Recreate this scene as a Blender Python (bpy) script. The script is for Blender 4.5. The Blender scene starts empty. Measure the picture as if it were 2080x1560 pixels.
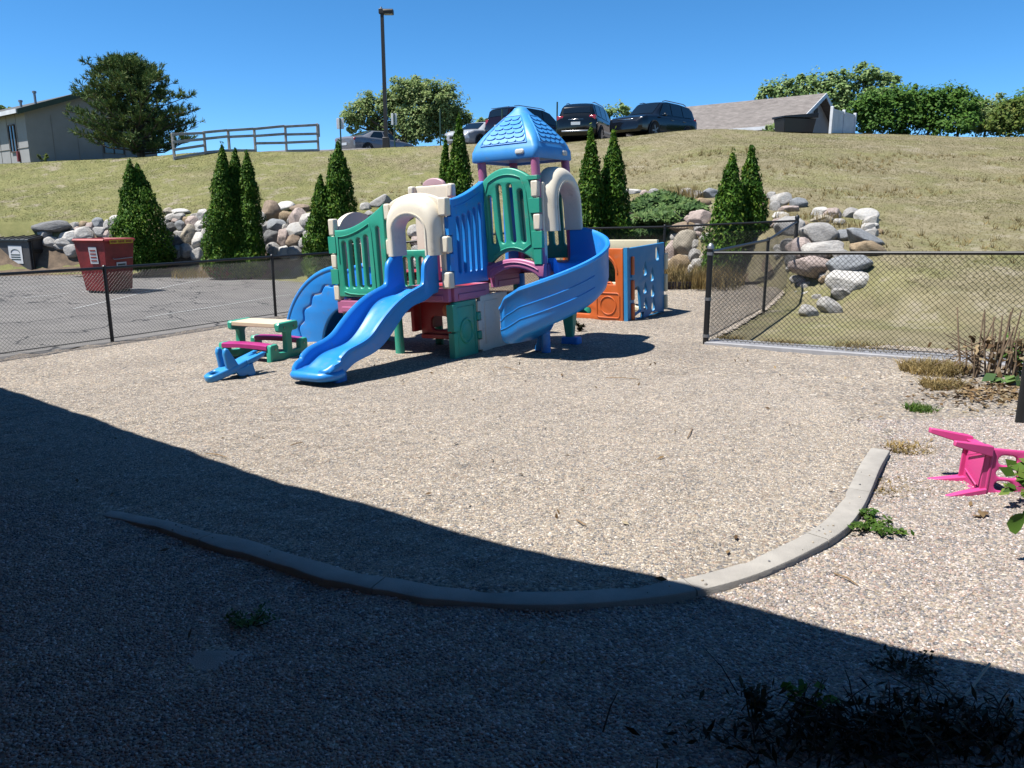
import bpy, math, random
import numpy as np
from mathutils import Vector, Matrix, Euler
from mathutils.geometry import tessellate_polygon
R = math.radians
rng = random.Random(7)
nr = np.random.default_rng(11)
S = bpy.context.scene
C = S.collection

# ------------------------------------------------------------------ camera model
CAM_H, PITCH, FPX = 1.75, R(12.3), 1560.0          # eye height, tilt, focal length for a 2080 px wide frame
def ray(px, py):
    u = (px - 1040) / FPX; v = (780 - py) / FPX
    return Vector((u, math.cos(PITCH) + v * math.sin(PITCH), -math.sin(PITCH) + v * math.cos(PITCH)))
def at(px, py, y):                                  # point seen there, y metres out
    d = ray(px, py); t = y / d.y
    return Vector((d.x * t, y, CAM_H + d.z * t))
def gnd(px, py, z=0.0):
    d = ray(px, py); t = (z - CAM_H) / d.z
    return Vector((d.x * t, d.y * t, z))

# ------------------------------------------------------------------ mesh helpers
class MB:
    def __init__(s): s.v = []; s.f = []
    def add(s, v, f):
        o = len(s.v); s.v += [tuple(p) for p in v]; s.f += [tuple(i + o for i in q) for q in f]; return s
    def box(s, c, d, rot=None):
        hx, hy, hz = d[0] / 2, d[1] / 2, d[2] / 2
        m = rot if rot is not None else Matrix.Identity(3)
        vs = [Vector(c) + m @ Vector((a * hx, b * hy, e * hz)) for e in (-1, 1) for a, b in ((-1, -1), (1, -1), (1, 1), (-1, 1))]
        return s.add(vs, [(3, 2, 1, 0), (4, 5, 6, 7), (0, 1, 5, 4), (1, 2, 6, 5), (2, 3, 7, 6), (3, 0, 4, 7)])
    def loft(s, rings, closed=True, caps=True):
        n = len(rings[0]); o = len(s.v); vs = [p for r in rings for p in r]; fs = []
        for k in range(len(rings) - 1):
            for i in range(n if closed else n - 1):
                j = (i + 1) % n
                fs.append((k * n + i, k * n + j, (k + 1) * n + j, (k + 1) * n + i))
        if caps and closed:
            fs.append(tuple(range(n - 1, -1, -1))); fs.append(tuple((len(rings) - 1) * n + i for i in range(n)))
        return s.add(vs, fs)
    def tube(s, path, r, n=8, caps=True, flat=1.0):
        path = [Vector(p) for p in path]; rings = []; up = None
        for k, p in enumerate(path):
            a = path[max(k - 1, 0)]; b = path[min(k + 1, len(path) - 1)]
            t = (b - a).normalized()
            if up is None:
                up = Vector((0, 0, 1)) if abs(t.z) < .9 else Vector((1, 0, 0))
            x = up.cross(t).normalized(); y = t.cross(x).normalized(); up = y if abs(t.z) < 2 else up
            rr = r[k] if isinstance(r, (list, tuple)) else r
            rings.append([p + x * (rr * math.cos(2 * math.pi * i / n)) + y * (rr * flat * math.sin(2 * math.pi * i / n)) for i in range(n)])
        return s.loft(rings, True, caps)
    def lathe(s, prof, n=16, c=(0, 0, 0), axis='Z'):
        rings = []
        for r_, h in prof:
            ring = []
            for i in range(n):
                a = 2 * math.pi * i / n; q = (r_ * math.cos(a), r_ * math.sin(a), h)
                if axis == 'Y': q = (q[0], -q[2], q[1])
                if axis == 'X': q = (q[2], q[0], q[1])
                ring.append(Vector(q) + Vector(c))
            rings.append(ring)
        return s.loft(rings, True, True)
    def panel(s, outer, holes=(), t=.06, r=.015, fn=None, seg=3):
        """flat plate with through holes and rounded edges; fn maps (u, v, w) to a point"""
        fn = fn or (lambda u, v, w: (u, w, v))
        def area(p): return sum(p[i][0] * p[(i + 1) % len(p)][1] - p[(i + 1) % len(p)][0] * p[i][1] for i in range(len(p)))
        loops = []
        for k, p in enumerate([outer] + list(holes)):
            p = [tuple(q) for q in p]
            if (area(p) > 0) != (k == 0): p = p[::-1]
            nn = []
            for i in range(len(p)):
                a, b, c = Vector(p[i - 1]), Vector(p[i]), Vector(p[(i + 1) % len(p)])
                d1 = (b - a); d2 = (c - b)
                if d1.length < 1e-9: d1 = d2
                if d2.length < 1e-9: d2 = d1
                d1.normalize(); d2.normalize()
                n1 = Vector((-d1.y, d1.x)); n2 = Vector((-d2.y, d2.x)); m = n1 + n2
                m = m / max(m.length_squared / 2, .5) if m.length > 1e-6 else n1
                nn.append(m)
            loops.append((p, nn))
        prof = [(r * (1 - math.sin(math.pi / 2 * i / seg)), r * (1 - math.cos(math.pi / 2 * i / seg))) for i in range(seg + 1)]
        prof = prof + [(o, t - w) for o, w in prof[::-1]]
        allr = []
        for p, nn in loops:
            o = len(s.v); n = len(p); L = len(prof)
            for off, w in prof:
                for q, m in zip(p, nn):
                    s.v.append(tuple(fn(q[0] + m.x * off, q[1] + m.y * off, w)))
            for k in range(L - 1):
                for i in range(n):
                    j = (i + 1) % n
                    s.f.append((o + k * n + i, o + k * n + j, o + (k + 1) * n + j, o + (k + 1) * n + i))
            allr.append((o, n, L))
        tri = tessellate_polygon([[Vector((q[0] + m.x * r, q[1] + m.y * r, 0)) for q, m in zip(p, nn)] for p, nn in loops])
        i0 = [o + i for o, n, L in allr for i in range(n)]
        i1 = [o + (L - 1) * n + i for o, n, L in allr for i in range(n)]
        for a, b, c in tri:
            s.f.append((i0[a], i0[b], i0[c])); s.f.append((i1[c], i1[b], i1[a]))
        return s
    def build(s, name, m, parent=None, ang=38, bevel=0, seg=2, fix=True, smooth=True):
        me = bpy.data.meshes.new(name); me.from_pydata(s.v, [], s.f); me.update()
        if fix:
            import bmesh
            b = bmesh.new(); b.from_mesh(me); bmesh.ops.recalc_face_normals(b, faces=b.faces[:]); b.to_mesh(me); b.free()
        if smooth:
            me.shade_smooth()
            if ang < 180: me.set_sharp_from_angle(angle=R(ang))
        for mm in (m if isinstance(m, (list, tuple)) else [m]): me.materials.append(mm)
        o = bpy.data.objects.new(name, me); C.objects.link(o)
        if parent: o.parent = parent
        if bevel:
            bv = o.modifiers.new('edge', 'BEVEL'); bv.width = bevel; bv.segments = seg; bv.limit_method = 'ANGLE'; bv.angle_limit = R(35)
        return o
def quads(name, P, m, parent=None):                 # P: (n,4,3) array of loose leaf faces
    n = len(P); me = bpy.data.meshes.new(name)
    me.vertices.add(n * 4); me.vertices.foreach_set('co', P.reshape(-1).astype(np.float32))
    me.loops.add(n * 4); me.loops.foreach_set('vertex_index', np.arange(n * 4, dtype=np.int32))
    me.polygons.add(n); me.polygons.foreach_set('loop_start', np.arange(0, n * 4, 4, dtype=np.int32))
    me.update(calc_edges=True); me.materials.append(m)
    o = bpy.data.objects.new(name, me); C.objects.link(o)
    if parent: o.parent = parent
    return o
def tag(o, label=None, cat=None, group=None, kind=None):
    if label: o['label'] = label
    if cat: o['category'] = cat
    if group: o['group'] = group
    if kind: o['kind'] = kind
    return o
def thing(name, label, cat, loc=(0, 0, 0), rz=0, group=None):
    o = bpy.data.objects.new(name, None); C.objects.link(o); o.empty_display_size = .2
    o.location = loc; o.rotation_euler = (0, 0, rz)
    return tag(o, label, cat, group)
def copy_tree(o, parent=None):
    c = o.copy(); C.objects.link(c); c.parent = parent
    for ch in [x for x in bpy.data.objects if x.parent == o]: copy_tree(ch, c)
    return c
def max0sin(a): return max(0.0, math.sin(a))
def smooth01(x): x = np.clip(x, 0, 1); return x * x * (3 - 2 * x)
def arc(cx, cy, rx, ry, a0, a1, n): return [(cx + rx * math.cos(R(a0 + (a1 - a0) * i / n)), cy + ry * math.sin(R(a0 + (a1 - a0) * i / n))) for i in range(n + 1)]
def slot(u0, u1, v0, v1, n=6):
    r = (u1 - u0) / 2; c = (u0 + u1) / 2
    return arc(c, v1 - r, r, r, 0, 180, n) + arc(c, v0 + r, r, r, 180, 360, n)
def rrect(u0, u1, v0, v1, r, n=4):
    return arc(u1 - r, v1 - r, r, r, 0, 90, n) + arc(u0 + r, v1 - r, r, r, 90, 180, n) + arc(u0 + r, v0 + r, r, r, 180, 270, n) + arc(u1 - r, v0 + r, r, r, 270, 360, n)
def circ(u, v, r, n=20): return arc(u, v, r, r, 0, 360 - 360 / n, n - 1)

# ------------------------------------------------------------------ materials
def newmat(name):
    m = bpy.data.materials.new(name); m.use_nodes = True; nt = m.node_tree
    return m, nt, nt.nodes['Principled BSDF']
def N(nt, t, **k):
    n = nt.nodes.new(t)
    for a, b in k.items():
        if a in n.inputs and not hasattr(n, a): n.inputs[a].default_value = b
        else: setattr(n, a, b)
    return n
def mixc(nt, fac, a, b, mode='MIX'):
    n = nt.nodes.new('ShaderNodeMix'); n.data_type = 'RGBA'; n.blend_type = mode
    for s_, v in (('Factor', fac), ('A', a), ('B', b)):
        i = [x for x in n.inputs if x.name == s_ and (x.type == 'RGBA' if s_ != 'Factor' else x.type == 'VALUE')][0]
        if isinstance(v, bpy.types.NodeSocket): nt.links.new(v, i)
        else: i.default_value = v if s_ == 'Factor' else (*v, 1) if len(v) == 3 else v
    return [x for x in n.outputs if x.type == 'RGBA'][0]
def noise(nt, scale, detail=3, rough=.55, coord=None, dist=0):
    n = nt.nodes.new('ShaderNodeTexNoise'); n.inputs['Scale'].default_value = scale; n.inputs['Detail'].default_value = detail
    n.inputs['Roughness'].default_value = rough; n.inputs['Distortion'].default_value = dist
    if coord is not None: nt.links.new(coord, n.inputs['Vector'])
    return n.outputs['Fac']
def ramp(nt, fac, stops, interp='LINEAR'):
    n = nt.nodes.new('ShaderNodeValToRGB'); cr = n.color_ramp; cr.interpolation = interp
    while len(cr.elements) > 1: cr.elements.remove(cr.elements[-1])
    for k, (p, c) in enumerate(stops):
        e = cr.elements[0] if k == 0 else cr.elements.new(p)
        e.position = p; e.color = (*c, 1) if len(c) == 3 else c
    nt.links.new(fac, n.inputs['Fac']); return n.outputs['Color']
def geo_pos(nt): return nt.nodes.new('ShaderNodeNewGeometry').outputs['Position']
def obj_co(nt): return nt.nodes.new('ShaderNodeTexCoord').outputs['Object']
def bump(nt, bsdf, h, strength=.3, dist=.01):
    b = nt.nodes.new('ShaderNodeBump'); b.inputs['Strength'].default_value = strength; b.inputs['Distance'].default_value = dist
    nt.links.new(h, b.inputs['Height']); nt.links.new(b.outputs['Normal'], bsdf.inputs['Normal']); return b
def sc(c, k): return tuple(min(1, x * k) for x in c)
def mat(name, col, rough=.5, metal=0, var=.12, vs=2.5, bmp=0, bs=60, coat=0, spec=.5):
    m, nt, b = newmat(name); co = obj_co(nt)
    f = noise(nt, vs, 5, .6, co)
    c = ramp(nt, f, [(.3, sc(col, 1 - var)), (.7, sc(col, 1 + var))])
    nt.links.new(c, b.inputs['Base Color'])
    b.inputs['Roughness'].default_value = rough; b.inputs['Metallic'].default_value = metal
    b.inputs['Specular IOR Level'].default_value = spec
    if coat: b.inputs['Coat Weight'].default_value = coat; b.inputs['Coat Roughness'].default_value = .05
    if bmp: bump(nt, b, noise(nt, bs, 4, .6, co), bmp, .01)
    return m
def plastic(name, col, rough=.36, dirt=.38):
    """rotomoulded polyethylene: slight fade, scuffs and dust"""
    m, nt, b = newmat(name); co = obj_co(nt)
    fade = noise(nt, 1.7, 4, .6, co)
    c1 = ramp(nt, fade, [(.3, sc(col, .93)), (.72, tuple(min(1, x * 1.04 + .012) for x in col))])
    d = ramp(nt, noise(nt, 7, 9, .78, co), [(.55, (0, 0, 0)), (.70, (1, 1, 1))])
    mm = nt.nodes.new('ShaderNodeMath'); mm.operation = 'MULTIPLY'; mm.inputs[1].default_value = dirt; nt.links.new(d, mm.inputs[0])
    c = mixc(nt, mm.outputs[0], c1, (.33, .29, .23))
    nt.links.new(c, b.inputs['Base Color'])
    rg = ramp(nt, noise(nt, 5, 6, .6, co), [(.3, (rough - .06,) * 3), (.75, (rough + .16,) * 3)])
    nt.links.new(rg, b.inputs['Roughness'])
    bump(nt, b, noise(nt, 160, 3, .5, co), .05, .004)
    return m
BLUE = plastic('blue_plastic', (.02, .33, .95))
ROOFB = plastic('light_blue_plastic', (.055, .37, .90), .42)
GREEN = plastic('green_plastic', (.04, .46, .31))
CREAM = plastic('cream_plastic', (.92, .83, .66), .38)
PINK = plastic('mauve_plastic', (.62, .19, .37))
RED = plastic('red_plastic', (.55, .028, .035))
ORANGE = plastic('orange_plastic', (.78, .155, .022))
MAGENTA = plastic('magenta_plastic', (.52, .025, .24))
TAN = plastic('tan_plastic', (.88, .72, .50), .5)
SKYB = plastic('sky_blue_plastic', (.04, .37, .85))
HBLUE = plastic('panel_blue_plastic', (.03, .29, .62))
HCREAM = plastic('panel_cream_plastic', (.86, .78, .54))
CHAIRP = plastic('chair_pink_plastic', (.85, .075, .32), .4, .1)
BADGE = mat('badge_white', (.74, .72, .66), .5)
STEEL = mat('bolt_steel', (.5, .5, .5), .3, 1)
BLACKV = mat('black_vinyl', (.012, .013, .014), .42)
GALV = mat('galvanised', (.45, .46, .47), .45, .8)
RUBBER = mat('tyre_rubber', (.015, .015, .016), .85)
GLASS = mat('car_glass', (.008, .012, .016), .06, 0, .05, spec=.8)
CHROME = mat('chrome', (.62, .63, .65), .15, 1)
LAMPR = mat('tail_light_red', (.42, .012, .016), .15, coat=.6)
LAMPW = mat('head_light_clear', (.72, .74, .76), .12, .2, coat=.8)
WHITE = mat('white_paint', (.76, .77, .78), .5)
PLATE = mat('plate', (.62, .68, .74), .5)

# ------------------------------------------------------------------ ground shape
def floor_z(x, y):
    x = np.asarray(x, float); y = np.asarray(y, float)
    z = .018 * np.clip(x, -6, 4)
    z = z + .27 * smooth01((y - 13.2) / 3.0) * smooth01((x + 2.5) / 3.5)
    z = z + .10 * smooth01((x - 3.2) / 2.5) * smooth01((y - 4) / 4)
    return z
FX = [-60, -14, -6, -2, 1, 3.2, 4.6, 5.2, 5.75, 6.3, 7.2, 60]
FY = [26.5, 25.2, 23.6, 21.6, 19.8, 18.6, 16.6, 14.9, 13.0, 11.2, 9.6, 9.6]
PX = [-60, -15, -5, 1, 4, 7, 60]; PP = [2.3, 2.2, 1.9, 1.35, 1.12, 1.0, 1.0]
CPX = [-400, 0, 200, 400, 640, 800, 1000, 1200, 1420, 1700, 2080, 2500]
CPY = [352, 335, 325, 312, 303, 297, 290, 282, 275, 277, 285, 292]
CRX = [at(a, b, 35).x for a, b in zip(CPX, CPY)]; CRZ = [at(a, b, 35).z for a, b in zip(CPX, CPY)]
_rs = random.Random(3)
WAV = [(_rs.uniform(-1, 1), _rs.uniform(-1, 1), _rs.uniform(0, 6.3)) for _ in range(14)]
def und(x, y, k, a):
    z = 0
    for i, (p, q, f) in enumerate(WAV):
        s_ = k * (0.6 + .13 * i); z = z + a / (1 + .25 * i) * np.sin(s_ * (p * x + q * y) * 1.6 + f)
    return z
def terr(x, y):
    x = np.asarray(x, float); y = np.asarray(y, float)
    fl = floor_z(x, y)
    F = np.interp(x, FX, FY); zc = np.interp(x * 35 / np.maximum(y, 8), CRX, CRZ); p = np.interp(x, PX, PP)
    t = np.clip((y - 9.4) / 25.6, 0, 1)
    ramp_ = zc * t ** p + np.interp(x, [5, 7], [0, .12])
    beyond = np.clip(y - 35, 0, 8); ramp_ = ramp_ + .066 * beyond * (zc / 5)
    ramp_ = ramp_ + und(x, y, .5, .05) * smooth01((y - 12) / 6)
    w = smooth01((y - F) / np.interp(x, [-6, 1, 4, 6, 7.5], [1.2, 2.6, 2.6, 2.0, 1.0]))
    hill = np.maximum(ramp_, fl)
    return fl * (1 - w) + hill * w
def hit(px, py, far=60):
    d = ray(px, py); t = 6.0; o = Vector((0, 0, CAM_H))
    while t < far:
        p = o + d * t
        if p.z <= float(terr(p.x, p.y)): break
        t += .3
    a, c = t - .3, t
    for _ in range(7):
        m = (a + c) / 2; p = o + d * m
        if p.z <= float(terr(p.x, p.y)): c = m
        else: a = m
    return o + d * c

# curb line (centre), world xy
CURB = [gnd(*q, z=.03) for q in ((215, 1027), (300, 1047), (420, 1080), (540, 1117), (680, 1160), (800, 1188), (950, 1209), (1100, 1218), (1250, 1213), (1400, 1195), (1520, 1164), (1620, 1122), (1690, 1082), (1727, 1040), (1748, 1000), (1766, 960), (1787, 925))]
CURB = [Vector((p.x, p.y)) for p in CURB]
def curb_side(X, Y):                               # signed distance, + inside the play area, and position along the line
    best = np.full(X.shape, 1e9); sg = np.zeros(X.shape)
    for a, b in zip(CURB[:-1], CURB[1:]):
        d = b - a; L2 = d.length_squared
        t = np.clip(((X - a.x) * d.x + (Y - a.y) * d.y) / L2, 0, 1)
        dist = np.hypot(X - a.x - t * d.x, Y - a.y - t * d.y); cr = d.x * (Y - a.y) - d.y * (X - a.x)
        m = dist < best; best = np.where(m, dist, best); sg = np.where(m, np.sign(cr), sg)
    return best * sg
def gravel_z(x, y):
    x = np.atleast_1d(np.asarray(x, float)); y = np.atleast_1d(np.asarray(y, float))
    s_ = curb_side(x, y)
    low = (1 - smooth01((s_ + .06) / .12)) * (1 - smooth01((np.abs(s_) - .5) / 1.5) * .4)
    fade = smooth01((x + 2.75) / 1.2) * smooth01((3.3 - x) / .6)
    return floor_z(x, y) + .03 + und(x, y, 2.2, .006) + und(x, y, 8, .0036) - .036 * low * fade
def gz(x, y): return float(gravel_z(x, y)[0])

# ------------------------------------------------------------------ world, sun, camera
SUN_EL, SUN_DIR = R(63), Vector((-.95, -.31, 0)).normalized()
W = bpy.data.worlds.new('World'); S.world = W; W.use_nodes = True
bg = W.node_tree.nodes['Background']
sky = W.node_tree.nodes.new('ShaderNodeTexSky'); sky.sky_type = 'NISHITA'; sky.sun_disc = False
sky.sun_elevation = SUN_EL; sky.sun_rotation = math.atan2(SUN_DIR.x, SUN_DIR.y)
sky.altitude = 200; sky.air_density = .6; sky.dust_density = 0.0; sky.ozone_density = 8.0
hsv = W.node_tree.nodes.new('ShaderNodeHueSaturation'); hsv.inputs['Saturation'].default_value = 1.15; hsv.inputs['Hue'].default_value = .492
W.node_tree.links.new(sky.outputs[0], hsv.inputs['Color']); W.node_tree.links.new(hsv.outputs[0], bg.inputs[0]); bg.inputs[1].default_value = .092
sl = bpy.data.lights.new('sun', 'SUN'); sl.energy = 5.0; sl.angle = R(.53); sl.color = (1, .965, .91)
so = bpy.data.objects.new('sun', sl); C.objects.link(so); so.location = (-10, -5, 20)
sv = Vector((SUN_DIR.x * math.cos(SUN_EL), SUN_DIR.y * math.cos(SUN_EL), math.sin(SUN_EL)))
so.rotation_euler = sv.to_track_quat('Z', 'Y').to_euler()
cd = bpy.data.cameras.new('camera'); cam = bpy.data.objects.new('camera', cd); C.objects.link(cam)
cam.location = (0, 0, CAM_H); cam.rotation_euler = (math.pi / 2 - PITCH, 0, 0)
cd.sensor_width = 36; cd.lens = 36 * FPX / 2080; cd.clip_end = 1500; cd.clip_start = .05
S.camera = cam
S.view_settings.view_transform = 'Standard'; S.view_settings.look = 'None'; S.view_settings.exposure = 1.1; S.view_settings.gamma = 1
S.render.engine = 'CYCLES'

# ------------------------------------------------------------------ setting materials
def gravel_mat(name, scale, stops, tint=1.0):
    m, nt, b = newmat(name); co = geo_pos(nt)
    mp = nt.nodes.new('ShaderNodeMapping'); mp.inputs['Scale'].default_value = (1, 1, 1.5); nt.links.new(co, mp.inputs['Vector'])
    wv = N(nt, 'ShaderNodeTexNoise'); wv.inputs['Scale'].default_value = scale * .7; nt.links.new(mp.outputs[0], wv.inputs['Vector'])
    vm = nt.nodes.new('ShaderNodeVectorMath'); vm.operation = 'MULTIPLY_ADD'
    nt.links.new(wv.outputs['Color'], vm.inputs[0]); vm.inputs[1].default_value = (.5 / scale,) * 3; nt.links.new(mp.outputs[0], vm.inputs[2])
    vo = N(nt, 'ShaderNodeTexVoronoi'); vo.inputs['Scale'].default_value = scale; vo.inputs['Randomness'].default_value = 1
    nt.links.new(vm.outputs[0], vo.inputs['Vector'])
    sep = nt.nodes.new('ShaderNodeSeparateColor'); nt.links.new(vo.outputs['Color'], sep.inputs[0])
    base = ramp(nt, sep.outputs[0], stops, 'CONSTANT')
    big = ramp(nt, noise(nt, .8, 6, .68, co), [(.3, (.76, .745, .73)), (.7, (1.1, 1.08, 1.04))])
    c = mixc(nt, 1.0, base, big, 'MULTIPLY')
    br = ramp(nt, sep.outputs[1], [(0, (.62,) * 3), (1, (1.28,) * 3)])
    c = mixc(nt, 1.0, c, br, 'MULTIPLY')
    c = mixc(nt, 1.0, c, ramp(nt, noise(nt, 17, 5, .78, co), [(.33, (.60, .61, .63)), (.5, (.98,) * 3), (.68, (1.3, 1.28, 1.24))]), 'MULTIPLY')
    stain = ramp(nt, noise(nt, 2.3, 6, .7, co), [(.60, (0, 0, 0)), (.75, (.3,) * 3)])
    c = mixc(nt, stain, c, (.27, .23, .18))
    nt.links.new(c, b.inputs['Base Color']); b.inputs['Roughness'].default_value = .8; b.inputs['Specular IOR Level'].default_value = .3
    dd = nt.nodes.new('ShaderNodeMath'); dd.operation = 'MULTIPLY'; nt.links.new(vo.outputs['Distance'], dd.inputs[0]); dd.inputs[1].default_value = -1.0
    hh = nt.nodes.new('ShaderNodeMath'); hh.operation = 'ADD'; nt.links.new(dd.outputs[0], hh.inputs[0]); nt.links.new(sep.outputs[2], hh.inputs[1])
    bump(nt, b, hh.outputs[0], .75, .6 / scale)
    return m
PEA = [(0, (0.439, 0.367, 0.279)), (0.18, (0.543, 0.464, 0.365)), (0.32, (0.365, 0.331, 0.289)), (0.45, (0.626, 0.562, 0.472)), (0.56, (0.439, 0.331, 0.259)), (0.65, (0.261, 0.249, 0.248)), (0.75, (0.48, 0.413, 0.345)), (0.86, (0.178, 0.178, 0.187)), (0.94, (0.731, 0.673, 0.609))]
COARSE = [(0, (0.407, 0.342, 0.291)), (0.18, (0.509, 0.435, 0.381)), (0.34, (0.346, 0.303, 0.287)), (0.47, (0.611, 0.542, 0.494)), (0.57, (0.417, 0.294, 0.247)), (0.67, (0.244, 0.235, 0.247)), (0.78, (0.468, 0.377, 0.331)), (0.88, (0.178, 0.177, 0.192)), (0.94, (0.732, 0.676, 0.652))]
M_PEA = gravel_mat('pea_gravel', 70, PEA)
def pebble_mat(name, stops):
    m, nt, b = newmat(name)
    oi = nt.nodes.new('ShaderNodeObjectInfo')
    c = ramp(nt, oi.outputs['Random'], stops, 'CONSTANT')
    gp_ = geo_pos(nt); f = ramp(nt, noise(nt, 90, 3, .6, gp_), [(.3, (.78,) * 3), (.7, (1.2,) * 3)])
    f2 = ramp(nt, noise(nt, 19, 5, .75, gp_), [(.33, (.60, .61, .63)), (.5, (.98,) * 3), (.68, (1.3, 1.28, 1.24))])
    nt.links.new(mixc(nt, 1.0, mixc(nt, 1.0, c, f, 'MULTIPLY'), f2, 'MULTIPLY'), b.inputs['Base Color']); b.inputs['Roughness'].default_value = .72; b.inputs['Specular IOR Level'].default_value = .35
    return m
def grass_mat():
    m, nt, b = newmat('dry_lawn'); co = geo_pos(nt)
    a = noise(nt, .55, 6, .68, co); f = noise(nt, 1.5, 8, .75, co); g = noise(nt, 55, 6, .8, co)
    dry = ramp(nt, f, [(.28, (.19, .172, .10)), (.5, (.28, .243, .145)), (.72, (.40, .345, .23))])
    grn = ramp(nt, f, [(.3, (.17, .19, .07)), (.7, (.30, .29, .11))])
    sx = nt.nodes.new('ShaderNodeSeparateXYZ'); nt.links.new(co, sx.inputs[0])
    mr = nt.nodes.new('ShaderNodeMapRange'); mr.inputs['From Min'].default_value = -16; mr.inputs['From Max'].default_value = 2
    mr.inputs['To Min'].default_value = .20; mr.inputs['To Max'].default_value = .0; nt.links.new(sx.outputs['X'], mr.inputs['Value'])
    ad = nt.nodes.new('ShaderNodeMath'); ad.operation = 'ADD'; nt.links.new(a, ad.inputs[0]); nt.links.new(mr.outputs[0], ad.inputs[1])
    k = ramp(nt, ad.outputs[0], [(.46, (0, 0, 0)), (.64, (.85,) * 3)])
    c = mixc(nt, k, dry, grn)
    bare = ramp(nt, noise(nt, 1.1, 6, .7, co), [(.54, (0, 0, 0)), (.66, (.8,) * 3)])
    c = mixc(nt, bare, c, (.40, .345, .265))
    gg = ramp(nt, g, [(.25, (.86,) * 3), (.75, (1.14,) * 3)])
    c = mixc(nt, 1.0, c, gg, 'MULTIPLY')
    nt.links.new(c, b.inputs['Base Color']); b.inputs['Roughness'].default_value = .95; b.inputs['Specular IOR Level'].default_value = .1
    bump(nt, b, g, .5, .03); return m
M_GRASS = grass_mat()
def asphalt_mat():
    m, nt, b = newmat('old_asphalt'); co = geo_pos(nt)
    f = noise(nt, 1.3, 6, .65, co); g = noise(nt, 120, 3, .7, co)
    c = ramp(nt, f, [(.3, (.15, .142, .135)), (.7, (.245, .23, .215))])
    c = mixc(nt, 1.0, c, ramp(nt, g, [(.25, (.7,) * 3), (.75, (1.3,) * 3)]), 'MULTIPLY')
    vo = N(nt, 'ShaderNodeTexVoronoi'); vo.feature = 'DISTANCE_TO_EDGE'; vo.inputs['Scale'].default_value = .35
    nz = N(nt, 'ShaderNodeTexNoise'); nz.inputs['Scale'].default_value = 1.5; nt.links.new(co, nz.inputs['Vector'])
    vm = nt.nodes.new('ShaderNodeVectorMath'); vm.operation = 'ADD'; nt.links.new(co, vm.inputs[0]); nt.links.new(nz.outputs['Color'], vm.inputs[1]); nt.links.new(vm.outputs[0], vo.inputs['Vector'])
    ck = ramp(nt, vo.outputs['Distance'], [(.006, (1, 1, 1)), (.012, (0, 0, 0))])
    c = mixc(nt, ck, c, (.03, .03, .032))
    nt.links.new(c, b.inputs['Base Color']); b.inputs['Roughness'].default_value = .9; bump(nt, b, g, .4, .01); return m
M_ASPH = asphalt_mat()
M_CONC = mat('weathered_concrete', (.45, .42, .375), .9, 0, .16, 6, .5, 140)
M_SOIL = mat('dry_mulch', (.17, .12, .078), .95, 0, .4, 5, 1.0, 30)
M_LINE = mat('worn_white_line', (.38, .38, .37), .9, 0, .25, 12)

# ------------------------------------------------------------------ ground sheets
def grid(name, xs, ys, zf, m, keep=None, parent=None):
    X, Y = np.meshgrid(xs, ys); Z = zf(X.ravel(), Y.ravel()); n = len(xs)
    P = np.stack([X.ravel(), Y.ravel(), Z], 1)
    f = []
    for j in range(len(ys) - 1):
        for i in range(n - 1):
            if keep is None or keep((xs[i] + xs[i + 1]) / 2, (ys[j] + ys[j + 1]) / 2): f.append((j * n + i, j * n + i + 1, (j + 1) * n + i + 1, (j + 1) * n + i))
    me = bpy.data.meshes.new(name); me.from_pydata(P.tolist(), [], f); me.update(); me.shade_smooth(); me.materials.append(m)
    o = bpy.data.objects.new(name, me); C.objects.link(o); return o
xs = np.concatenate([[-400, -250, -150, -100, -70, -50], np.arange(-40, 40, .4), [40, 50, 70, 100, 150, 250, 400]])
ys = np.concatenate([[-60, -30, -10, 0, 4, 7], np.arange(8, 38, .3), np.arange(38, 50, 1), [50, 55, 65, 80, 110, 160, 250, 400]])
def ground_z(x, y):
    z = terr(x, y)
    e = .4; low = np.ones(np.shape(x), bool)
    for dx, dy in ((e, e), (-e, e), (e, -e), (-e, -e), (0, 0)):
        a, c = np.asarray(x, float) + dx, np.asarray(y, float) + dy
        low &= np.array([bool(gkeep(p, q) or akeep(p, q)) and p > -40 for p, q in zip(a.ravel(), c.ravel())]).reshape(np.shape(x))
    return np.where(low, z - .12, z)
# left fence base line, from the near frame edge back to the corner behind the play structure
def on_floor(px, py):
    p = gnd(px, py)
    for _ in range(8): p = gnd(px, py, float(floor_z(p.x, p.y)) + .03)
    return Vector((p.x, p.y))
FL0, FL1 = on_floor(228, 692), on_floor(560, 642)
FLd = (FL1 - FL0).normalized()
def left_of_fence(x, y): return (x - FL0.x) * FLd.y - (y - FL0.y) * FLd.x < 0
BEDY = 15.55
def gkeep(x, y):
    if left_of_fence(x - .07, y): return False
    if y > BEDY: return False
    if x > 2.75 and y > 10.45 - .51 * (x - 2.75) - .02:      # right lawn fence and the return fence behind it
        if x - 2.75 > (y - 10.45) * .575 : return False
    return True
gx = np.concatenate([np.arange(-16, -6, .25), np.arange(-6, 6.5, .07), np.arange(6.5, 12, .3)])
gy = np.concatenate([np.arange(-4, 1.5, .3), np.arange(1.5, 15.7, .07)])
tag(grid('gravel', gx, gy, gravel_z, M_PEA, gkeep), kind='structure')
def asph_z(x, y): return floor_z(x, y) + .012 + und(x, y, .6, .01)
def akeep(x, y):
    return left_of_fence(x - .22, y) and y < 24.6 - max(0, (x + 11) * .42)
tag(grid('parking_lot', np.arange(-42, -1, .3), np.arange(5, 25.5, .3), asph_z, M_ASPH, akeep), kind='structure')
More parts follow.
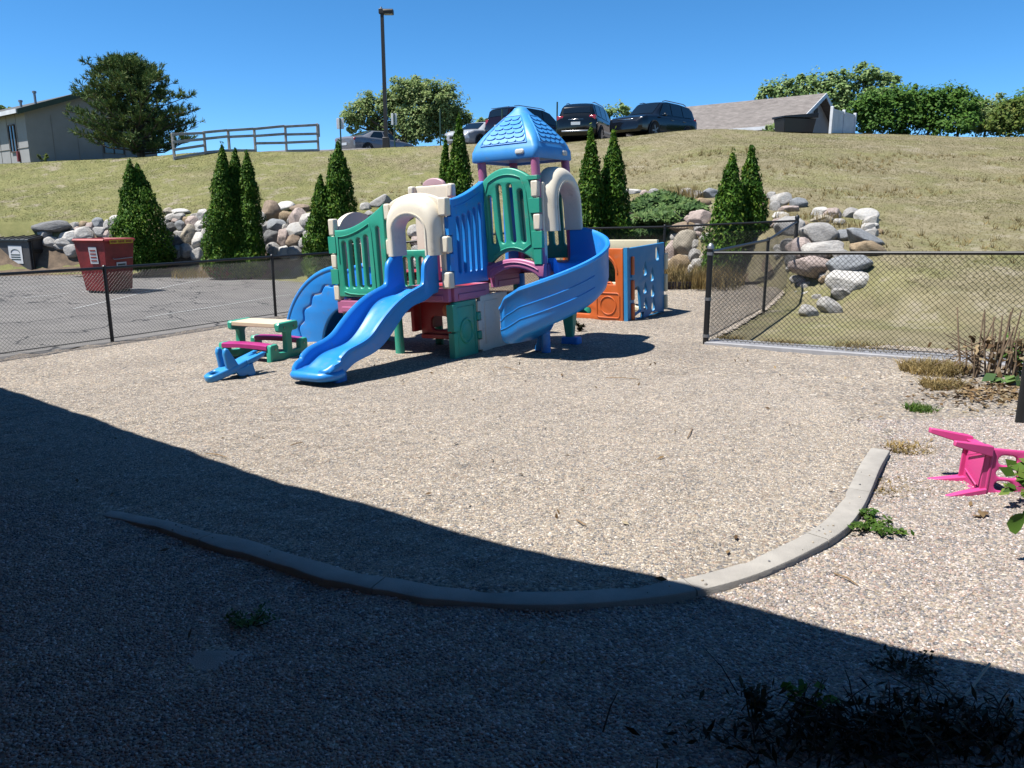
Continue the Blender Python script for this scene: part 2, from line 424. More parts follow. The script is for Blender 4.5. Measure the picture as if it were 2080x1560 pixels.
def bkeep(x, y):
    F = np.interp(x, FX, FY)
    return (y < F + .8) and ((x > -6 and not (left_of_fence(x + .05, y) and y < 24.6 - max(0, (x + 11) * .42))) or y > 24.0) and y > 15.5 and x < 6.5
tag(grid('mulch_bed', np.arange(-24, 7, .25), np.arange(15.5, 27.5, .25), lambda x, y: terr(x, y) + .03 + und(x, y, 5, .008), M_SOIL, bkeep), kind='structure')
tag(grid('ground', xs, ys, ground_z, M_GRASS), kind='structure')
# painted bay lines
for k, (a, b) in enumerate((((40, 585), (178, 571)), ((148, 628), (409, 569)), ((295, 646), (594, 597)), ((46, 609), (185, 594)), ((0, 566), (60, 560)), ((430, 575), (545, 566)))):
    p, q = gnd(*a, z=-.1), gnd(*b, z=-.1); d = (q - p); n = int(d.length / .3) + 2; sd = Vector((-d.y, d.x, 0)).normalized() * .045
    v = []; f = []
    for i in range(n):
        c = p + d * (i / (n - 1))
        for s_ in (1, -1):
            w = c + sd * s_; v.append((w.x, w.y, float(asph_z(w.x, w.y)) + .005))
        if i: f.append((2 * i - 2, 2 * i - 1, 2 * i + 1, 2 * i))
    tag(MB().add(v, f).build('painted_line', M_LINE), kind='structure')
# upper lot where the cars stand
tag(grid('upper_parking_lot', np.arange(-14, 30, 1.0), np.arange(36.4, 60, .8), lambda x, y: terr(x, y) + .03, M_ASPH), kind='structure')

# ------------------------------------------------------------------ geometry-node scatter (uncountable stuff)
def scatter(name, region, m, dens, rad, flat=(1, .8, .6), smin=.6, smax=1.3, mode='pebble', label=None, tilt=.5):
    me = bpy.data.meshes.new(name); me.from_pydata(*region); me.update()
    o = bpy.data.objects.new(name, me); C.objects.link(o); me.materials.append(m); tag(o, kind='stuff')
    g = bpy.data.node_groups.new(name, 'GeometryNodeTree')
    g.interface.new_socket('Geometry', in_out='INPUT', socket_type='NodeSocketGeometry'); g.interface.new_socket('Geometry', in_out='OUTPUT', socket_type='NodeSocketGeometry')
    n = g.nodes; L = g.links.new
    gi = n.new('NodeGroupInput'); go = n.new('NodeGroupOutput')
    dp = n.new('GeometryNodeDistributePointsOnFaces'); dp.inputs['Density'].default_value = dens; L(gi.outputs[0], dp.inputs['Mesh'])
    ip = n.new('GeometryNodeInstanceOnPoints'); L(dp.outputs['Points'], ip.inputs['Points'])
    if mode == 'pebble':
        ic = n.new('GeometryNodeMeshIcoSphere'); ic.inputs['Radius'].default_value = rad; ic.inputs['Subdivisions'].default_value = 2
        tr = n.new('GeometryNodeTransform'); tr.inputs['Scale'].default_value = flat; L(ic.outputs[0], tr.inputs[0])
        ss = n.new('GeometryNodeSetShadeSmooth'); L(tr.outputs[0], ss.inputs[0]); src = ss.outputs[0]
    else:
        j = n.new('GeometryNodeJoinGeometry'); lr = random.Random(5)
        for k in range(6 if mode == 'tuft' else 1):
            co = n.new('GeometryNodeMeshCone'); co.inputs['Vertices'].default_value = 3; co.inputs['Radius Top'].default_value = 0
            co.inputs['Radius Bottom'].default_value = rad * .055; co.inputs['Depth'].default_value = rad * lr.uniform(.7, 1.2); co.fill_type = 'NONE'
            tr = n.new('GeometryNodeTransform'); tr.inputs['Translation'].default_value = (lr.uniform(-.3, .3) * rad, lr.uniform(-.3, .3) * rad, 0)
            tr.inputs['Rotation'].default_value = (lr.uniform(-.7, .7), lr.uniform(-.7, .7), 0)
            L(co.outputs['Mesh'], tr.inputs[0]); L(tr.outputs[0], j.inputs[0])
        src = j.outputs[0]
    sm = n.new('GeometryNodeSetMaterial'); sm.inputs['Material'].default_value = m; L(src, sm.inputs[0]); L(sm.outputs[0], ip.inputs['Instance'])
    rr = n.new('FunctionNodeRandomValue'); rr.data_type = 'FLOAT_VECTOR'
    rr.inputs[0].default_value = (-tilt, -tilt, 0); rr.inputs[1].default_value = (tilt, tilt, 6.28); L(rr.outputs[0], ip.inputs['Rotation'])
    rs = n.new('FunctionNodeRandomValue'); rs.data_type = 'FLOAT'; rs.inputs[2].default_value = smin; rs.inputs[3].default_value = smax; rs.inputs['Seed'].default_value = 4
    L(rs.outputs[1], ip.inputs['Scale'])
    L(ip.outputs[0], go.inputs[0])
    md = o.modifiers.new('scatter', 'NODES'); md.node_group = g
    return o
def patch(x0, x1, y0, y1, step, zf, keep):
    xs_, ys_ = np.arange(x0, x1, step), np.arange(y0, y1, step); X, Y = np.meshgrid(xs_, ys_); Z = zf(X.ravel(), Y.ravel()); n = len(xs_)
    f = [(j * n + i, j * n + i + 1, (j + 1) * n + i + 1, (j + 1) * n + i) for j in range(len(ys_) - 1) for i in range(n - 1) if keep(xs_[i] + step / 2, ys_[j] + step / 2)]
    return np.stack([X.ravel(), Y.ravel(), Z], 1).tolist(), [], f
def in_view(x, y, m=.06): return y > 1.9 and abs(x) < (.69 + m) * y + .15
_cx = np.array([p.x for p in CURB]); _cy = np.array([p.y for p in CURB])
def cside(x, y): return float(curb_side(np.array([x]), np.array([y]))[0])
def outside(x, y):
    if not in_view(x, y) or y > 8.6: return False
    s_ = cside(x, y)
    return s_ < -.07 or x < -2.6 - .0 * y and y < 4.6 or (x > 2.9)
def slab_hole(x, y): return ((x + 1.23) / .12) ** 2 + ((y - 2.86) / .13) ** 2 > .15 + .85 * rng.random()
M_PEB1 = pebble_mat('pebbles_coarse', COARSE); M_PEB2 = pebble_mat('pebbles_fine', PEA)
scatter('gravel_pebbles', patch(-3.6, 5.6, 1.9, 8.6, .12, lambda x, y: gravel_z(x, y) - .001, lambda x, y: outside(x, y) and y < 6.2 and slab_hole(x, y)), M_PEB1, 7600, .0072, smin=.5, smax=1.35)
scatter('pea_gravel_pebbles', patch(-6, 4.4, 2.5, 8.2, .12, lambda x, y: gravel_z(x, y) - .001, lambda x, y: in_view(x, y) and not outside(x, y) and abs(cside(x, y)) > .085), M_PEB2, 8600, .0056, smin=.5, smax=1.35)

# ================================================================== the play structure
PO = Vector((-.727, 9.459, 0)); YAW, TL, TF = R(-31.2), R(2.47), R(-.74)
PM = Matrix.Rotation(-TL, 3, 'Y') @ Matrix.Rotation(TF, 3, 'X') @ Matrix.Rotation(YAW, 3, 'Z')
play = thing('play_structure', 'big moulded plastic play structure with blue slides and blue shingled tower roof', 'play structure', PO)
play.rotation_euler = PM.to_euler()
WA, WL, SD, ZA, ZL, ZT, WT = .87, .99, .86, .888, .721, 1.123, .865
BT = .17                                            # rim depth
def part(mb, name, m, label=None, parent=play, **k):
    o = mb.build(name, m, parent, **k)
    if label: o['label'] = label
    return o
def deck(x0, x1, y0, y1, z, skip=()):
    part(MB().box(((x0 + x1) / 2, (y0 + y1) / 2, z - .035), (x1 - x0 - .07, y1 - y0 - .07, .06)), 'deck', RED, bevel=.01)
    b = MB()
    def rim(p, q, ox, oy):
        L = math.hypot(q[0] - p[0], q[1] - p[1]); c = ((p[0] + q[0]) / 2, (p[1] + q[1]) / 2, z - BT / 2)
        b.box(c, (L if p[1] == q[1] else .075, .075 if p[1] == q[1] else L, BT))
        # moulded step along the rim
        b.box((c[0] + ox * .042, c[1] + oy * .042, z - BT * .68), ((L - .16) if p[1] == q[1] else .02, .02 if p[1] == q[1] else (L - .16), BT * .42))
    if 'f' not in skip: rim((x0, y0), (x1, y0), 0, -1)
    if 'r' not in skip: rim((x1, y0 + .04), (x1, y1 - .04), 1, 0)
    if 'b' not in skip: rim((x0, y1), (x1, y1), 0, 1)
    if 'l' not in skip: rim((x0, y0 + .04), (x0, y1 - .04), -1, 0)
    return part(b, 'deck_rim', PINK, bevel=.022, seg=3)
deck(-WA, 0, 0, SD, ZA)
deck(-WA - WL, -WA - .005, 0, SD, ZL)
deck(-WA, 0, SD + .08, 2 * SD, .98, 'f')
# tower deck: its front rim is a raised arch beam
part(MB().box((WT / 2, SD * 1.5, ZT - .035), (WT - .07, SD - .07, .06)), 'deck', RED, bevel=.01)
def arch_beam(fn, w, z, t=.1):
    top = [(0, z)] + [(w * k / 18, z + .075 * max0sin(math.pi * min(max((k - 2) / 14, 0), 1)) ** .8) for k in range(1, 18)] + [(w, z)]
    bot = [(w, z - BT), (w * .9, z - BT)] + [(w * (.9 - .8 * k / 16), z - BT + .125 * max(0.0, math.sin(math.pi * k / 16)) ** .7) for k in range(1, 16)] + [(w * .1, z - BT), (0, z - BT)]
    b = MB().panel(top + bot, (), t, .025, fn)
    b.tube([fn(w * (.1 + .8 * k / 16), z - BT * .42 + .1 * max(0.0, math.sin(math.pi * k / 16)) ** .8, -.002) for k in range(17)], .011, 6)
    return b
part(arch_beam(lambda u, v, w: (u, SD - .07 + w, v), WT + .03, ZT), 'arch_beam', PINK, 'mauve arched beam carrying the tower deck')
b = MB()
for c, d in (((WT, SD * 1.5, ZT - BT / 2), (.07, SD - .08, BT)), ((WT / 2, 2 * SD, ZT - BT / 2), (WT, .07, BT)), ((0, SD * 1.5, ZT - BT / 2), (.07, SD - .08, BT))): b.box(c, d)
part(b, 'deck_rim', PINK, bevel=.022, seg=3)

# ---- arched hoods
def hood(fn, wb=.40, wf=.245, zl=.41, zsb=.80, zsf=.70, tb=1.165, tf=.90, dep=.20, wall=.055):
    """fn(u, v, w): u across, v above the deck, w outwards from the wall"""
    n = 26
    def path(hw, zs, top): 
        P = [(-hw, zl), (-hw, (zl + zs) / 2)] + [(-hw * math.cos(math.pi * k / n), zs + (top - zs) * max(0.0, math.sin(math.pi * k / n)) ** .92) for k in range(n + 1)] + [(hw, (zl + zs) / 2), (hw, zl)]
        return P
    prof = []                                        # (outline blend, depth): outside skin, lip, inner tunnel
    for k in range(9):
        a = math.pi / 2 * k / 8
        prof.append((max(0.0, math.cos(a)) ** .75, dep * math.sin(a) ** .9))
    rings = []
    for s_, d in prof:
        hw = wf + .03 + (wb - wf - .03) * s_; rings.append([fn(u, v, d) for u, v in path(hw, zsf + (zsb - zsf) * s_, tf + .03 + (tb - tf - .03) * s_)])
    for e, d in ((-.0, dep + .012), (-.02, dep + .012), (-.035, dep - .005), (-.04, dep - .04), (-.04, .02), (-.04, -.05)):
        hw = wf + .03 + e; rings.append([fn(u, v, d) for u, v in path(hw, zsf, tf + .03 + e)])
    b = MB(); b.loft(rings, False, False)
    # back plate joining the outer rim to the tunnel
    po, pi_ = path(wb, zsb, tb), path(wf - .01, zsf, tf - .01)
    o = len(b.v); b.v += [tuple(fn(u, v, 0)) for u, v in po] + [tuple(fn(u, v, -.05)) for u, v in po] + [tuple(fn(u, v, -.05)) for u, v in pi_]
    m_ = len(po)
    for i in range(m_ - 1):
        b.f += [(o + i, o + i + 1, o + m_ + i + 1, o + m_ + i), (o + m_ + i, o + m_ + i + 1, o + 2 * m_ + i + 1, o + 2 * m_ + i)]
    # foot faces
    L = len(rings); base = 0
    for end in (0, len(rings[0]) - 1):
        idx = [base + k * len(rings[0]) + end for k in range(L)]
        b.f.append(tuple(idx)) 
    return b
def lug(b, c, d): return b.box(c, d)
# front hood
fA = lambda u, v, w: Vector((-WA / 2 + u, -w, ZA + v))
h = part(hood(fA), 'entrance_arch', CREAM, 'cream arch over the wavy front slide', ang=50)
def shoulder(fn, w=.425, z0=.42, zt=1.165):
    P = [(-w, z0), (-w + .09, z0)] + [(-.31 * math.cos(math.pi * k / 16), .7 + .33 * max0sin(math.pi * k / 16)) for k in range(17)] + [(w - .09, z0), (w, z0)]
    P += [(w, 1.0)] + [(w * (1 - 2 * k / 20), 1.045 + (zt - 1.045) * max0sin(math.pi * k / 20) ** .7) for k in range(21)] + [(-w, 1.0)]
    return MB().panel(P, (), .06, .02, fn)
part(shoulder(lambda u, v, w: fA(u, v, .03 - w)), 'arch_frame', CREAM, parent=h)
b = MB()
for z0, z1 in ((.87, 1.09), (.43, .63), (.0, .2)): b.box((.0, -.02, ZA + (z0 + z1) / 2), (.12, .115, z1 - z0))
b.box((-.05, .0, ZA + .53), (.08, .065, 1.06))
part(b, 'hinge_post', CREAM, bevel=.022, seg=3)
b = MB().box((-WA + .05, 0, ZA + .5), (.07, .065, 1.0))
for z0, z1 in ((.86, 1.06), (.42, .62)): b.box((-WA - .01, -.01, ZA + (z0 + z1) / 2), (.09, .09, z1 - z0))
part(b, 'hinge_post', CREAM, bevel=.022, seg=3)
# left hood above the curved slide
fL = lambda u, v, w: Vector((-WA - WL - w, SD / 2 - u, ZL + v))
part(hood(fL, dep=.14), 'entrance_arch', CREAM, 'cream arch over the curved slide', ang=50)
b = MB(); xL = -WA - WL
for z0, z1 in ((.86, 1.08), (.43, .62), (.0, .21)): b.box((xL + .01, -.0, ZL + (z0 + z1) / 2), (.1, .1, z1 - z0))
b.box((xL + .02, .03, ZL + .5), (.06, .06, 1.0))
part(b, 'hinge_post', CREAM, bevel=.02, seg=3)
part(MB().box((xL + .02, SD, ZL + .5), (.07, .07, 1.06)), 'hinge_post', CREAM, bevel=.02, seg=3)
# tower hood (right face), a little lean to the left like the real one
def lean(p): return Vector((p[0] - .05 * max(0, p[2] - ZT) / 1.3, p[1] - .03 * max(0, p[2] - ZT) / 1.3, p[2]))
fT = lambda u, v, w: lean((WT + w * .9, SD * 1.5 + u, ZT + v))
part(hood(fT, wb=.42, wf=.295, zl=.40, tb=1.2, tf=1.0, dep=.21), 'entrance_arch', CREAM, 'cream arch over the spiral slide', ang=50)
b = MB()
for z0, z1 in ((.82, 1.02), (.42, .62), ): b.box(lean((WT - .02, SD - .035, ZT + (z0 + z1) / 2)), (.1, .1, z1 - z0))
b.box(lean((WT + .01, SD + .02, ZT + .5)), (.08, .08, 1.0))
part(b, 'hinge_post', CREAM, bevel=.02, seg=3)
part(MB().box(lean((WT + .02, 2 * SD - .04, ZT + .22)), (.07, .08, .44)), 'hinge_post', CREAM, bevel=.02, seg=3)

# ---- slotted side panels
def bead(b, pts, fn, r=.010): b.tube([fn(u, v, -.003) for u, v in pts], r, 6)
# left green panel (front of the left deck)
u0, u1 = -WA - WL + .06, -WA - .06
def topL(u): t = (u - u0) / (u1 - u0); return .93 + .30 * max(0, (t - .12) / .88) ** 1.7
outer = [(u0, .05), (u1, .05)] + [(u1 - (u1 - u0) * k / 16, ZL * 0 + topL(u1 - (u1 - u0) * k / 16)) for k in range(17)]
fn = lambda u, v, w: Vector((u, -.045 + w, ZL + v))
holes = [slot(u0 + a, u0 + a + .072, .17, topL(u0 + a) - d) for a, d in ((.115, .15), (.245, .155), (.375, .165), (.505, .18))]
holes.append(slot(u0 + .72, u0 + .775, .17, .95))
b = MB().panel(outer, holes, .075, .02, fn)
bead(b, [(u0 + .06, .5)] + [(u0 + .06 + .55 * k / 12, topL(u0 + .06 + .55 * k / 12) - .085) for k in range(13)] + [(u0 + .64, topL(u0 + .64) - .2), (u0 + .655, .5), (u0 + .66, .12)], fn)
bead(b, [(u0 + .1, .12), (u0 + .2, .095), (u0 + .35, .085), (u0 + .55, .085), (u0 + .66, .1)], fn)
for z0, z1 in ((.63, .85), (.22, .42)): b.box((u0 - .05, -.01, ZL + (z0 + z1) / 2), (.13, .09, z1 - z0))
for z0, z1 in ((1.04, 1.2), (.66, .8)): b.box((u1 + .03, .0, ZL + (z0 + z1) / 2), (.1, .07, z1 - z0))
part(b, 'side_panel', GREEN, 'green slotted panel beside the front arch', bevel=.012)
# blue panel on the right of the front deck
y0, y1 = .06, SD - .03
def topB(u): t = max(0, (u - y0) / (y1 - y0)); return 1.07 + .24 * t ** 1.5
outer = [(y0, .03), (y1, .03)] + [(y1 - (y1 - y0) * k / 16, topB(y1 - (y1 - y0) * k / 16)) for k in range(17)]
fn = lambda u, v, w: Vector((.045 - w, u, ZA + v))
holes = [slot(y0 + .10 + .125 * k, y0 + .165 + .125 * k, .17, topB(y0 + .13 + .125 * k) - .22) for k in range(5)]
b = MB().panel(outer, holes, .08, .02, fn)
bead(b, [(y0 + .06 + .6 * k / 12, topB(y0 + .06 + .6 * k / 12) - .1) for k in range(13)], fn)
for z0, z1 in ((.64, .86), (.21, .42)): b.box((.005, .03, ZA + (z0 + z1) / 2), (.09, .09, z1 - z0))
for z0, z1 in ((1.0, 1.3), (.55, .75), (.1, .3)): b.box((.0, SD, ZA + (z0 + z1) / 2), (.09, .09, z1 - z0))
part(b, 'side_panel', BLUE, 'blue slotted panel between front arch and tower', bevel=.012)
# tower green panel
def topT(u): return 1.03 + .17 * max0sin(math.pi * min(max((u - .06) / (WT - .12), 0), 1)) ** .75
def botT(u): return .03 + .14 * max0sin(math.pi * min(max((u - .12) / (WT - .24), 0), 1)) ** .8
uu = [.04 + (WT - .09) * k / 22 for k in range(23)]
outer = [(u, botT(u)) for u in uu] + [(u, topT(u)) for u in uu[::-1]]
fn = lambda u, v, w: lean((u, SD - .045 + w, ZT + v))
holes = [slot(.125, .195, .26, .87), slot(.275, .35, .27, 1.0), slot(.43, .505, .27, 1.0), slot(.58, .655, .27, .93)]
b = MB().panel(outer, holes, .08, .02, fn)
bead(b, [(.08, .35), (.075, .75), (.11, .92)] + [(.11 + .58 * k / 12, topT(.11 + .58 * k / 12) - .085) for k in range(1, 12)] + [(.70, .9), (.715, .6), (.72, .25), (.66, .215)] + [(.66 - .5 * k / 8, botT(.66 - .5 * k / 8) + .045) for k in range(1, 9)], fn)
for z0, z1 in ((.63, .81), (.20, .41), (1.03, 1.08)): b.box(lean((WT - .04, SD - .03, ZT + (z0 + z1) / 2)), (.15, .1, z1 - z0))
b.box((WT - .05, SD - .03, ZT + .1), (.11, .1, .2))
for z0, z1 in ((.6, .8), (.15, .4)): b.box((.0, SD - .0, ZT + (z0 + z1) / 2), (.08, .1, z1 - z0))
part(b, 'side_panel', GREEN, 'green slotted panel with arched top on the tower', bevel=.012)
# tower back and far-left faces
outer = [(.05, .03), (WT - .05, .03)] + [(WT - .05 - (WT - .1) * k / 12, 1.02 + .1 * math.sin(math.pi * k / 12)) for k in range(13)]
b = MB().panel(outer, [slot(.12 + .15 * k, .19 + .15 * k, .2, .85) for k in range(5)], .07, .02, lambda u, v, w: lean((u, 2 * SD - .03 + w, ZT + v)))
part(b, 'side_panel', GREEN, 'green slotted panel at the back of the tower')
b = MB().panel([(SD + .5, .03), (2 * SD - .05, .03), (2 * SD - .05, 1.0), (SD + .5, 1.0)], (), .07, .02, lambda u, v, w: Vector((-.03 + w, u, ZT + v)))
part(b, 'side_panel', BLUE, 'blue panel at the back of the tower')
# rear left deck with a cream domed back panel, blue panel behind the middle deck
deck(-WA - WL, -WA - .005, SD + .08, 2 * SD, 1.03, 'f')
XB = -WA - WL + .06
outer = [(XB, .0), (-WA - .2, .0), (-WA - .2, 1.17), (-WA - .25, 1.22), (XB + .05, 1.22), (XB, 1.17)]
bk = part(MB().panel(outer, (), .08, .025, lambda u, v, w: Vector((u, 2 * SD - .03 + w, 1.03 + v))), 'back_panel', CREAM, 'cream back panel with a mauve dome on top')
for x in (XB + .01, -WA - .21): part(MB().box((x, 2 * SD - .06, 1.03 + 1.12), (.10, .12, .2)), 'corner_cap', CREAM, parent=bk, bevel=.03, seg=3)
cxx = (XB - WA - .2) / 2
part(MB().panel([(cxx - .2, 1.2)] + [(cxx - .2 * math.cos(math.pi * k / 14), 1.215 + .105 * max0sin(math.pi * k / 14)) for k in range(15)] + [(cxx + .2, 1.2)], (), .07, .02, lambda u, v, w: Vector((u, 2 * SD - .02 + w, 1.03 + v))), 'dome_top', mat('pale_pink_plastic', (.66, .42, .45), .4), parent=bk)
outer = [(-WA - .12, .0), (-.45, .0), (-.45, 1.22)] + [(-.45 - (WA - .33) * k / 8, 1.22 - .12 * (k / 8) ** 1.5) for k in range(1, 9)]
part(MB().panel(outer, [slot(-WA + .0 + .12 * k, -WA + .065 + .12 * k, .2, .95) for k in range(3)], .08, .025, lambda u, v, w: Vector((u, 2 * SD - .03 + w, .98 + v))), 'side_panel', BLUE, 'blue panel at the back of the middle deck')
outer = [(-WA - WL + .1, .02), (-WA - .05, .02), (-WA - .05, .62), (-WA - WL + .1, .62)]
part(MB().panel(outer, [slot(-WA - WL + .2 + .14 * k, -WA - WL + .27 + .14 * k, .12, .52) for k in range(5)], .07, .02, lambda u, v, w: Vector((u, SD - .03 + w, ZL + v))), 'side_panel', GREEN, 'low green panel at the back of the left deck')
b = MB().tube([(-WA + .05, SD - .0, ZL + .2), (-WA + .05, SD, ZL + .75), (-WA + .03, SD, ZL + .93), (-WA - .05, SD, ZL + 1.06), (-WA - .2, SD, ZL + 1.13), (-WA - .4, SD, ZL + 1.14)], .05, 10)
part(b, 'hoop', PINK)

# ---- under the decks
b = MB()
outer = rrect(.03, .52, -.06, ZA - BT - .005, .03)
fn = lambda u, v, w: Vector((.03 - w, u, v))
b.panel(outer, (), .07, .015, fn)
b.tube([fn(.27 + .135 * math.cos(a), .33 + .15 * math.sin(a), -.002) for a in np.linspace(0, 2 * math.pi, 25)], .017, 6)
b.panel(circ(.27, .33, .1), (), .012, .004, lambda u, v, w: Vector((.034 - w, u, v)))
bead(b, [(.08, .02), (.08, .64), (.46, .64), (.46, .02)], fn, .007)
b.box((.0, .015, .52), (.1, .09, .33)); b.box((.0, .02, .13), (.085, .085, .4))
part(b, 'lower_panel', GREEN, 'green lower panel with a round boss', bevel=.012)
b = MB()
fn = lambda u, v, w: Vector((.045 - w, u, v))
b.panel(rrect(.60, 1.26, -.06, ZA - .14, .03), [slot(1.06, 1.15, .22, .5)], .07, .015, fn)
bead(b, [(.68, .1), (.68, .66), (1.0, .66)], fn, .007)
for z0 in (.05, .3, .55): b.box((.015, .555, z0 + .06), (.075, .075, .13))
part(b, 'lower_panel', CREAM, 'cream lower panel under the middle deck', bevel=.01)
for z0 in (.18, .43): part(MB().box((.012, .555, z0 + .055), (.08, .08, .105)), 'hinge_knuckle', GREEN, bevel=.015)
# red inner box and the orange dial
b = MB().panel([(-WA + .15, .2), (-.08, .2), (-.08, ZA - BT), (-WA + .15, ZA - BT)], [rrect(-WA + .32, -.28, .32, .5, .06)], .06, .015, lambda u, v, w: Vector((u, .30 + w, v)))
b.box((-WA / 2 + .02, .55, .24), (.55, .6, .05)); b.box((-WA + .1, .5, .5), (.05, .62, .4))
part(b, 'inner_panel', RED, bevel=.008)
part(MB().lathe([(.0, -.03), (.075, -.03), (.085, -.015), (.085, .02), (.06, .03), (0, .03)], 16, (-.13, .13, .60), 'Y'), 'dial', ORANGE)
# legs
def leg(x, y, z, m, r=.055, r2=.062): 
    part(MB().lathe([(0, -.12), (r2, -.12), (r2, 0), (r, z), (0, z)], 14, (x, y, 0)), 'leg', m)
leg(-.83, -.03, ZA - BT, GREEN); leg(-WA - WL + .07, .06, ZL - BT, GREEN); leg(-WA - WL + .07, SD - .05, ZL - BT, GREEN)
leg(-WA + .02, SD, ZL - BT, GREEN); leg(-WA + .05, 2 * SD - .05, .8, GREEN); leg(-.04, 2 * SD - .05, .8, GREEN)
leg(-.45, SD * .98, .8, GREEN)
leg(WT - .02, SD + .0, ZT - BT, BLUE, .06, .06); leg(.03, 2 * SD - .05, ZT - BT, BLUE)
# broad tapered green leg with a blue foot at the back right of the tower
b = MB().loft([[(WT - .06 + a * s_, 2 * SD - .1 + c * s_ * .8, z) for a, c in ((-.09, -.09), (.09, -.09), (.09, .09), (-.09, .09))] for s_, z in ((.55, .05), (1.0, .45), (1.05, ZT - BT))])
part(b, 'leg', GREEN, 'tapered green leg with panelled faces', bevel=.015)
part(MB().box((WT - .04, 2 * SD - .1, .03), (.26, .15, .12)), 'foot', BLUE, bevel=.03, seg=3)

# ---- slides
def channel(path, lat, up, hwl, wl, wr, thick=.045, lip=.032, belly=.075):
    """U section swept along path; lat/up per station; wl, wr wall heights (left, right of travel)"""
    rings = []
    if not isinstance(hwl, list): hwl = [hwl] * len(path)
    for p, l, u, a, c, hw in zip(path, lat, up, wl, wr, hwl):
        S_ = [(-hw + .04, 0), (-hw * .5, -.012), (0, -.016), (hw * .5, -.012), (hw - .04, 0), (hw - .008, min(.03, c * .3)), (hw, min(.08, c * .45)), (hw, max(min(.083, c * .5), c - lip)), (hw + lip * .25, c), (hw + lip, c + lip * .55), (hw + lip * 1.9, c + lip * .2), (hw + lip * 2.1, c - lip * .8), (hw + thick, c - lip * 1.6),
              (hw + thick - .002, .02), (hw + thick - .025, -.05 - (belly - .075) * .4), (hw - .03, -belly * .92), (hw * .4, -belly), (-hw * .4, -belly), (-hw + .03, -belly * .92), (-hw - thick + .025, -.05 - (belly - .075) * .4), (-hw - thick + .002, .02),
              (-hw - thick, a - lip * 1.6), (-hw - lip * 2.1, a - lip * .8), (-hw - lip * 1.9, a + lip * .2), (-hw - lip, a + lip * .55), (-hw - lip * .25, a), (-hw, max(min(.083, a * .5), a - lip)), (-hw, min(.08, a * .45)), (-hw + .008, min(.03, a * .3))]
        rings.append([p + l * q + u * z for q, z in S_])
    return MB().loft(rings)
# front wavy slide, runs along local -Y
hws = []; n = 84; L_ = 1.95; path = []; lat = []; up = []; wl = []; wr = []
def prof(t):
    z = ZA + .005 + (.15 - ZA) * smooth01((t - .03) / .86) * .45 + (.15 - ZA) * .55 * min(max((t - .05) / .83, 0), 1)
    return float(z + .046 * math.sin((t - .18) * 4 * math.pi) * smooth01(t / .2) * (1 - smooth01((t - .78) / .2)))
for k in range(n + 1):
    t = k / n; path.append(Vector((-WA / 2 - .07 * t, -.02 - L_ * t, prof(t)))); lat.append(Vector((1, -.04, 0)).normalized())
    h0 = .165 + .265 * (1 - float(smooth01(t / .16))) + -.035 * math.sin((t - .12) * 4 * math.pi) * (1 if t < .85 else 0)
    h0 = h0 * (1 - .45 * float(smooth01((t - .80) / .14)) - .37 * float(smooth01((t - .93) / .07)))
    hws.append(.26 * (1 if t < .9 else .62 + .38 * math.sqrt(max(0, 1 - ((t - .9) / .1) ** 2))))
    wl.append(h0); wr.append(h0)
for k in range(n + 1):
    a, c = path[max(k - 1, 0)], path[min(k + 1, n)]; d = (c - a).normalized(); up.append(lat[k].cross(d).normalized() * (1 if lat[k].cross(d).z > 0 else -1))
b = channel(path, lat, up, hws, wl, wr)
p = path[-1]
k0 = int(n * .885); edge = [q - l * (h_ + .02) + Vector((0, 0, -.02 - .01 * i / 9)) for i, (q, l, h_) in enumerate(zip(path[k0:], lat[k0:], hws[k0:]))] + [q + l * (h_ + .02) + Vector((0, 0, -.03)) for q, l, h_ in list(zip(path[k0:], lat[k0:], hws[k0:]))[::-1]]
b.tube(edge, .052, 12)
sl1 = part(b, 'wavy_slide', BLUE, 'long wavy blue slide at the front', ang=50)
b = MB().box((p.x + .02, p.y + .34, .02), (.3, .18, .2)); part(b, 'slide_foot', BLUE, parent=sl1, bevel=.03)

# spiral slide from the tower
R_, hw = .355, .29; path = []; lat = []; up = []; wl = []; wr = []
c0 = Vector((WT + .09, SD * 1.5, 0)); n = 72; L1, L2, L3 = .09, math.pi * R_ * 1.06, .32; LT = L1 + L2 + L3
for k in range(n + 1):
    s_ = LT * k / n; t = k / n
    if s_ < L1: p = Vector((WT + s_, SD * 1.5)); d = Vector((1, 0))
    elif s_ < L1 + L2: a = (s_ - L1) / R_; p = Vector((c0.x + R_ * math.sin(a), c0.y - R_ + R_ * math.cos(a))); d = Vector((math.cos(a), -math.sin(a)))
    else: a = L2 / R_; d = Vector((math.cos(a), -math.sin(a))); p = Vector((c0.x + R_ * math.sin(a), c0.y - R_ + R_ * math.cos(a))) + d * (s_ - L1 - L2)
    z = ZT + .0 - (ZT - .29) * (.72 * min(max((t - .1) / .84, 0), 1) + .28 * float(smooth01((t - .08) / .86)))
    path.append(Vector((p.x, p.y, z))); lat.append(Vector((-d.y, d.x, 0)))      # lat = left of travel (outer side)
    up.append(Vector((0, 0, 1)))
    e = float(smooth01((t - .93) / .07))
    wo = .40 + .07 * t ; wi = .05 + .14 * float(smooth01((t - .3) / .3))
    wl.append(wi * (1 - .35 * e)); wr.append(wo * (1 - .28 * e))
lat = [l for l in lat]
b = channel(path, lat, up, hw, wl, wr, belly=.13)
sp = part(b, 'spiral_slide', BLUE, 'blue spiral slide curling down from the tower', ang=50)
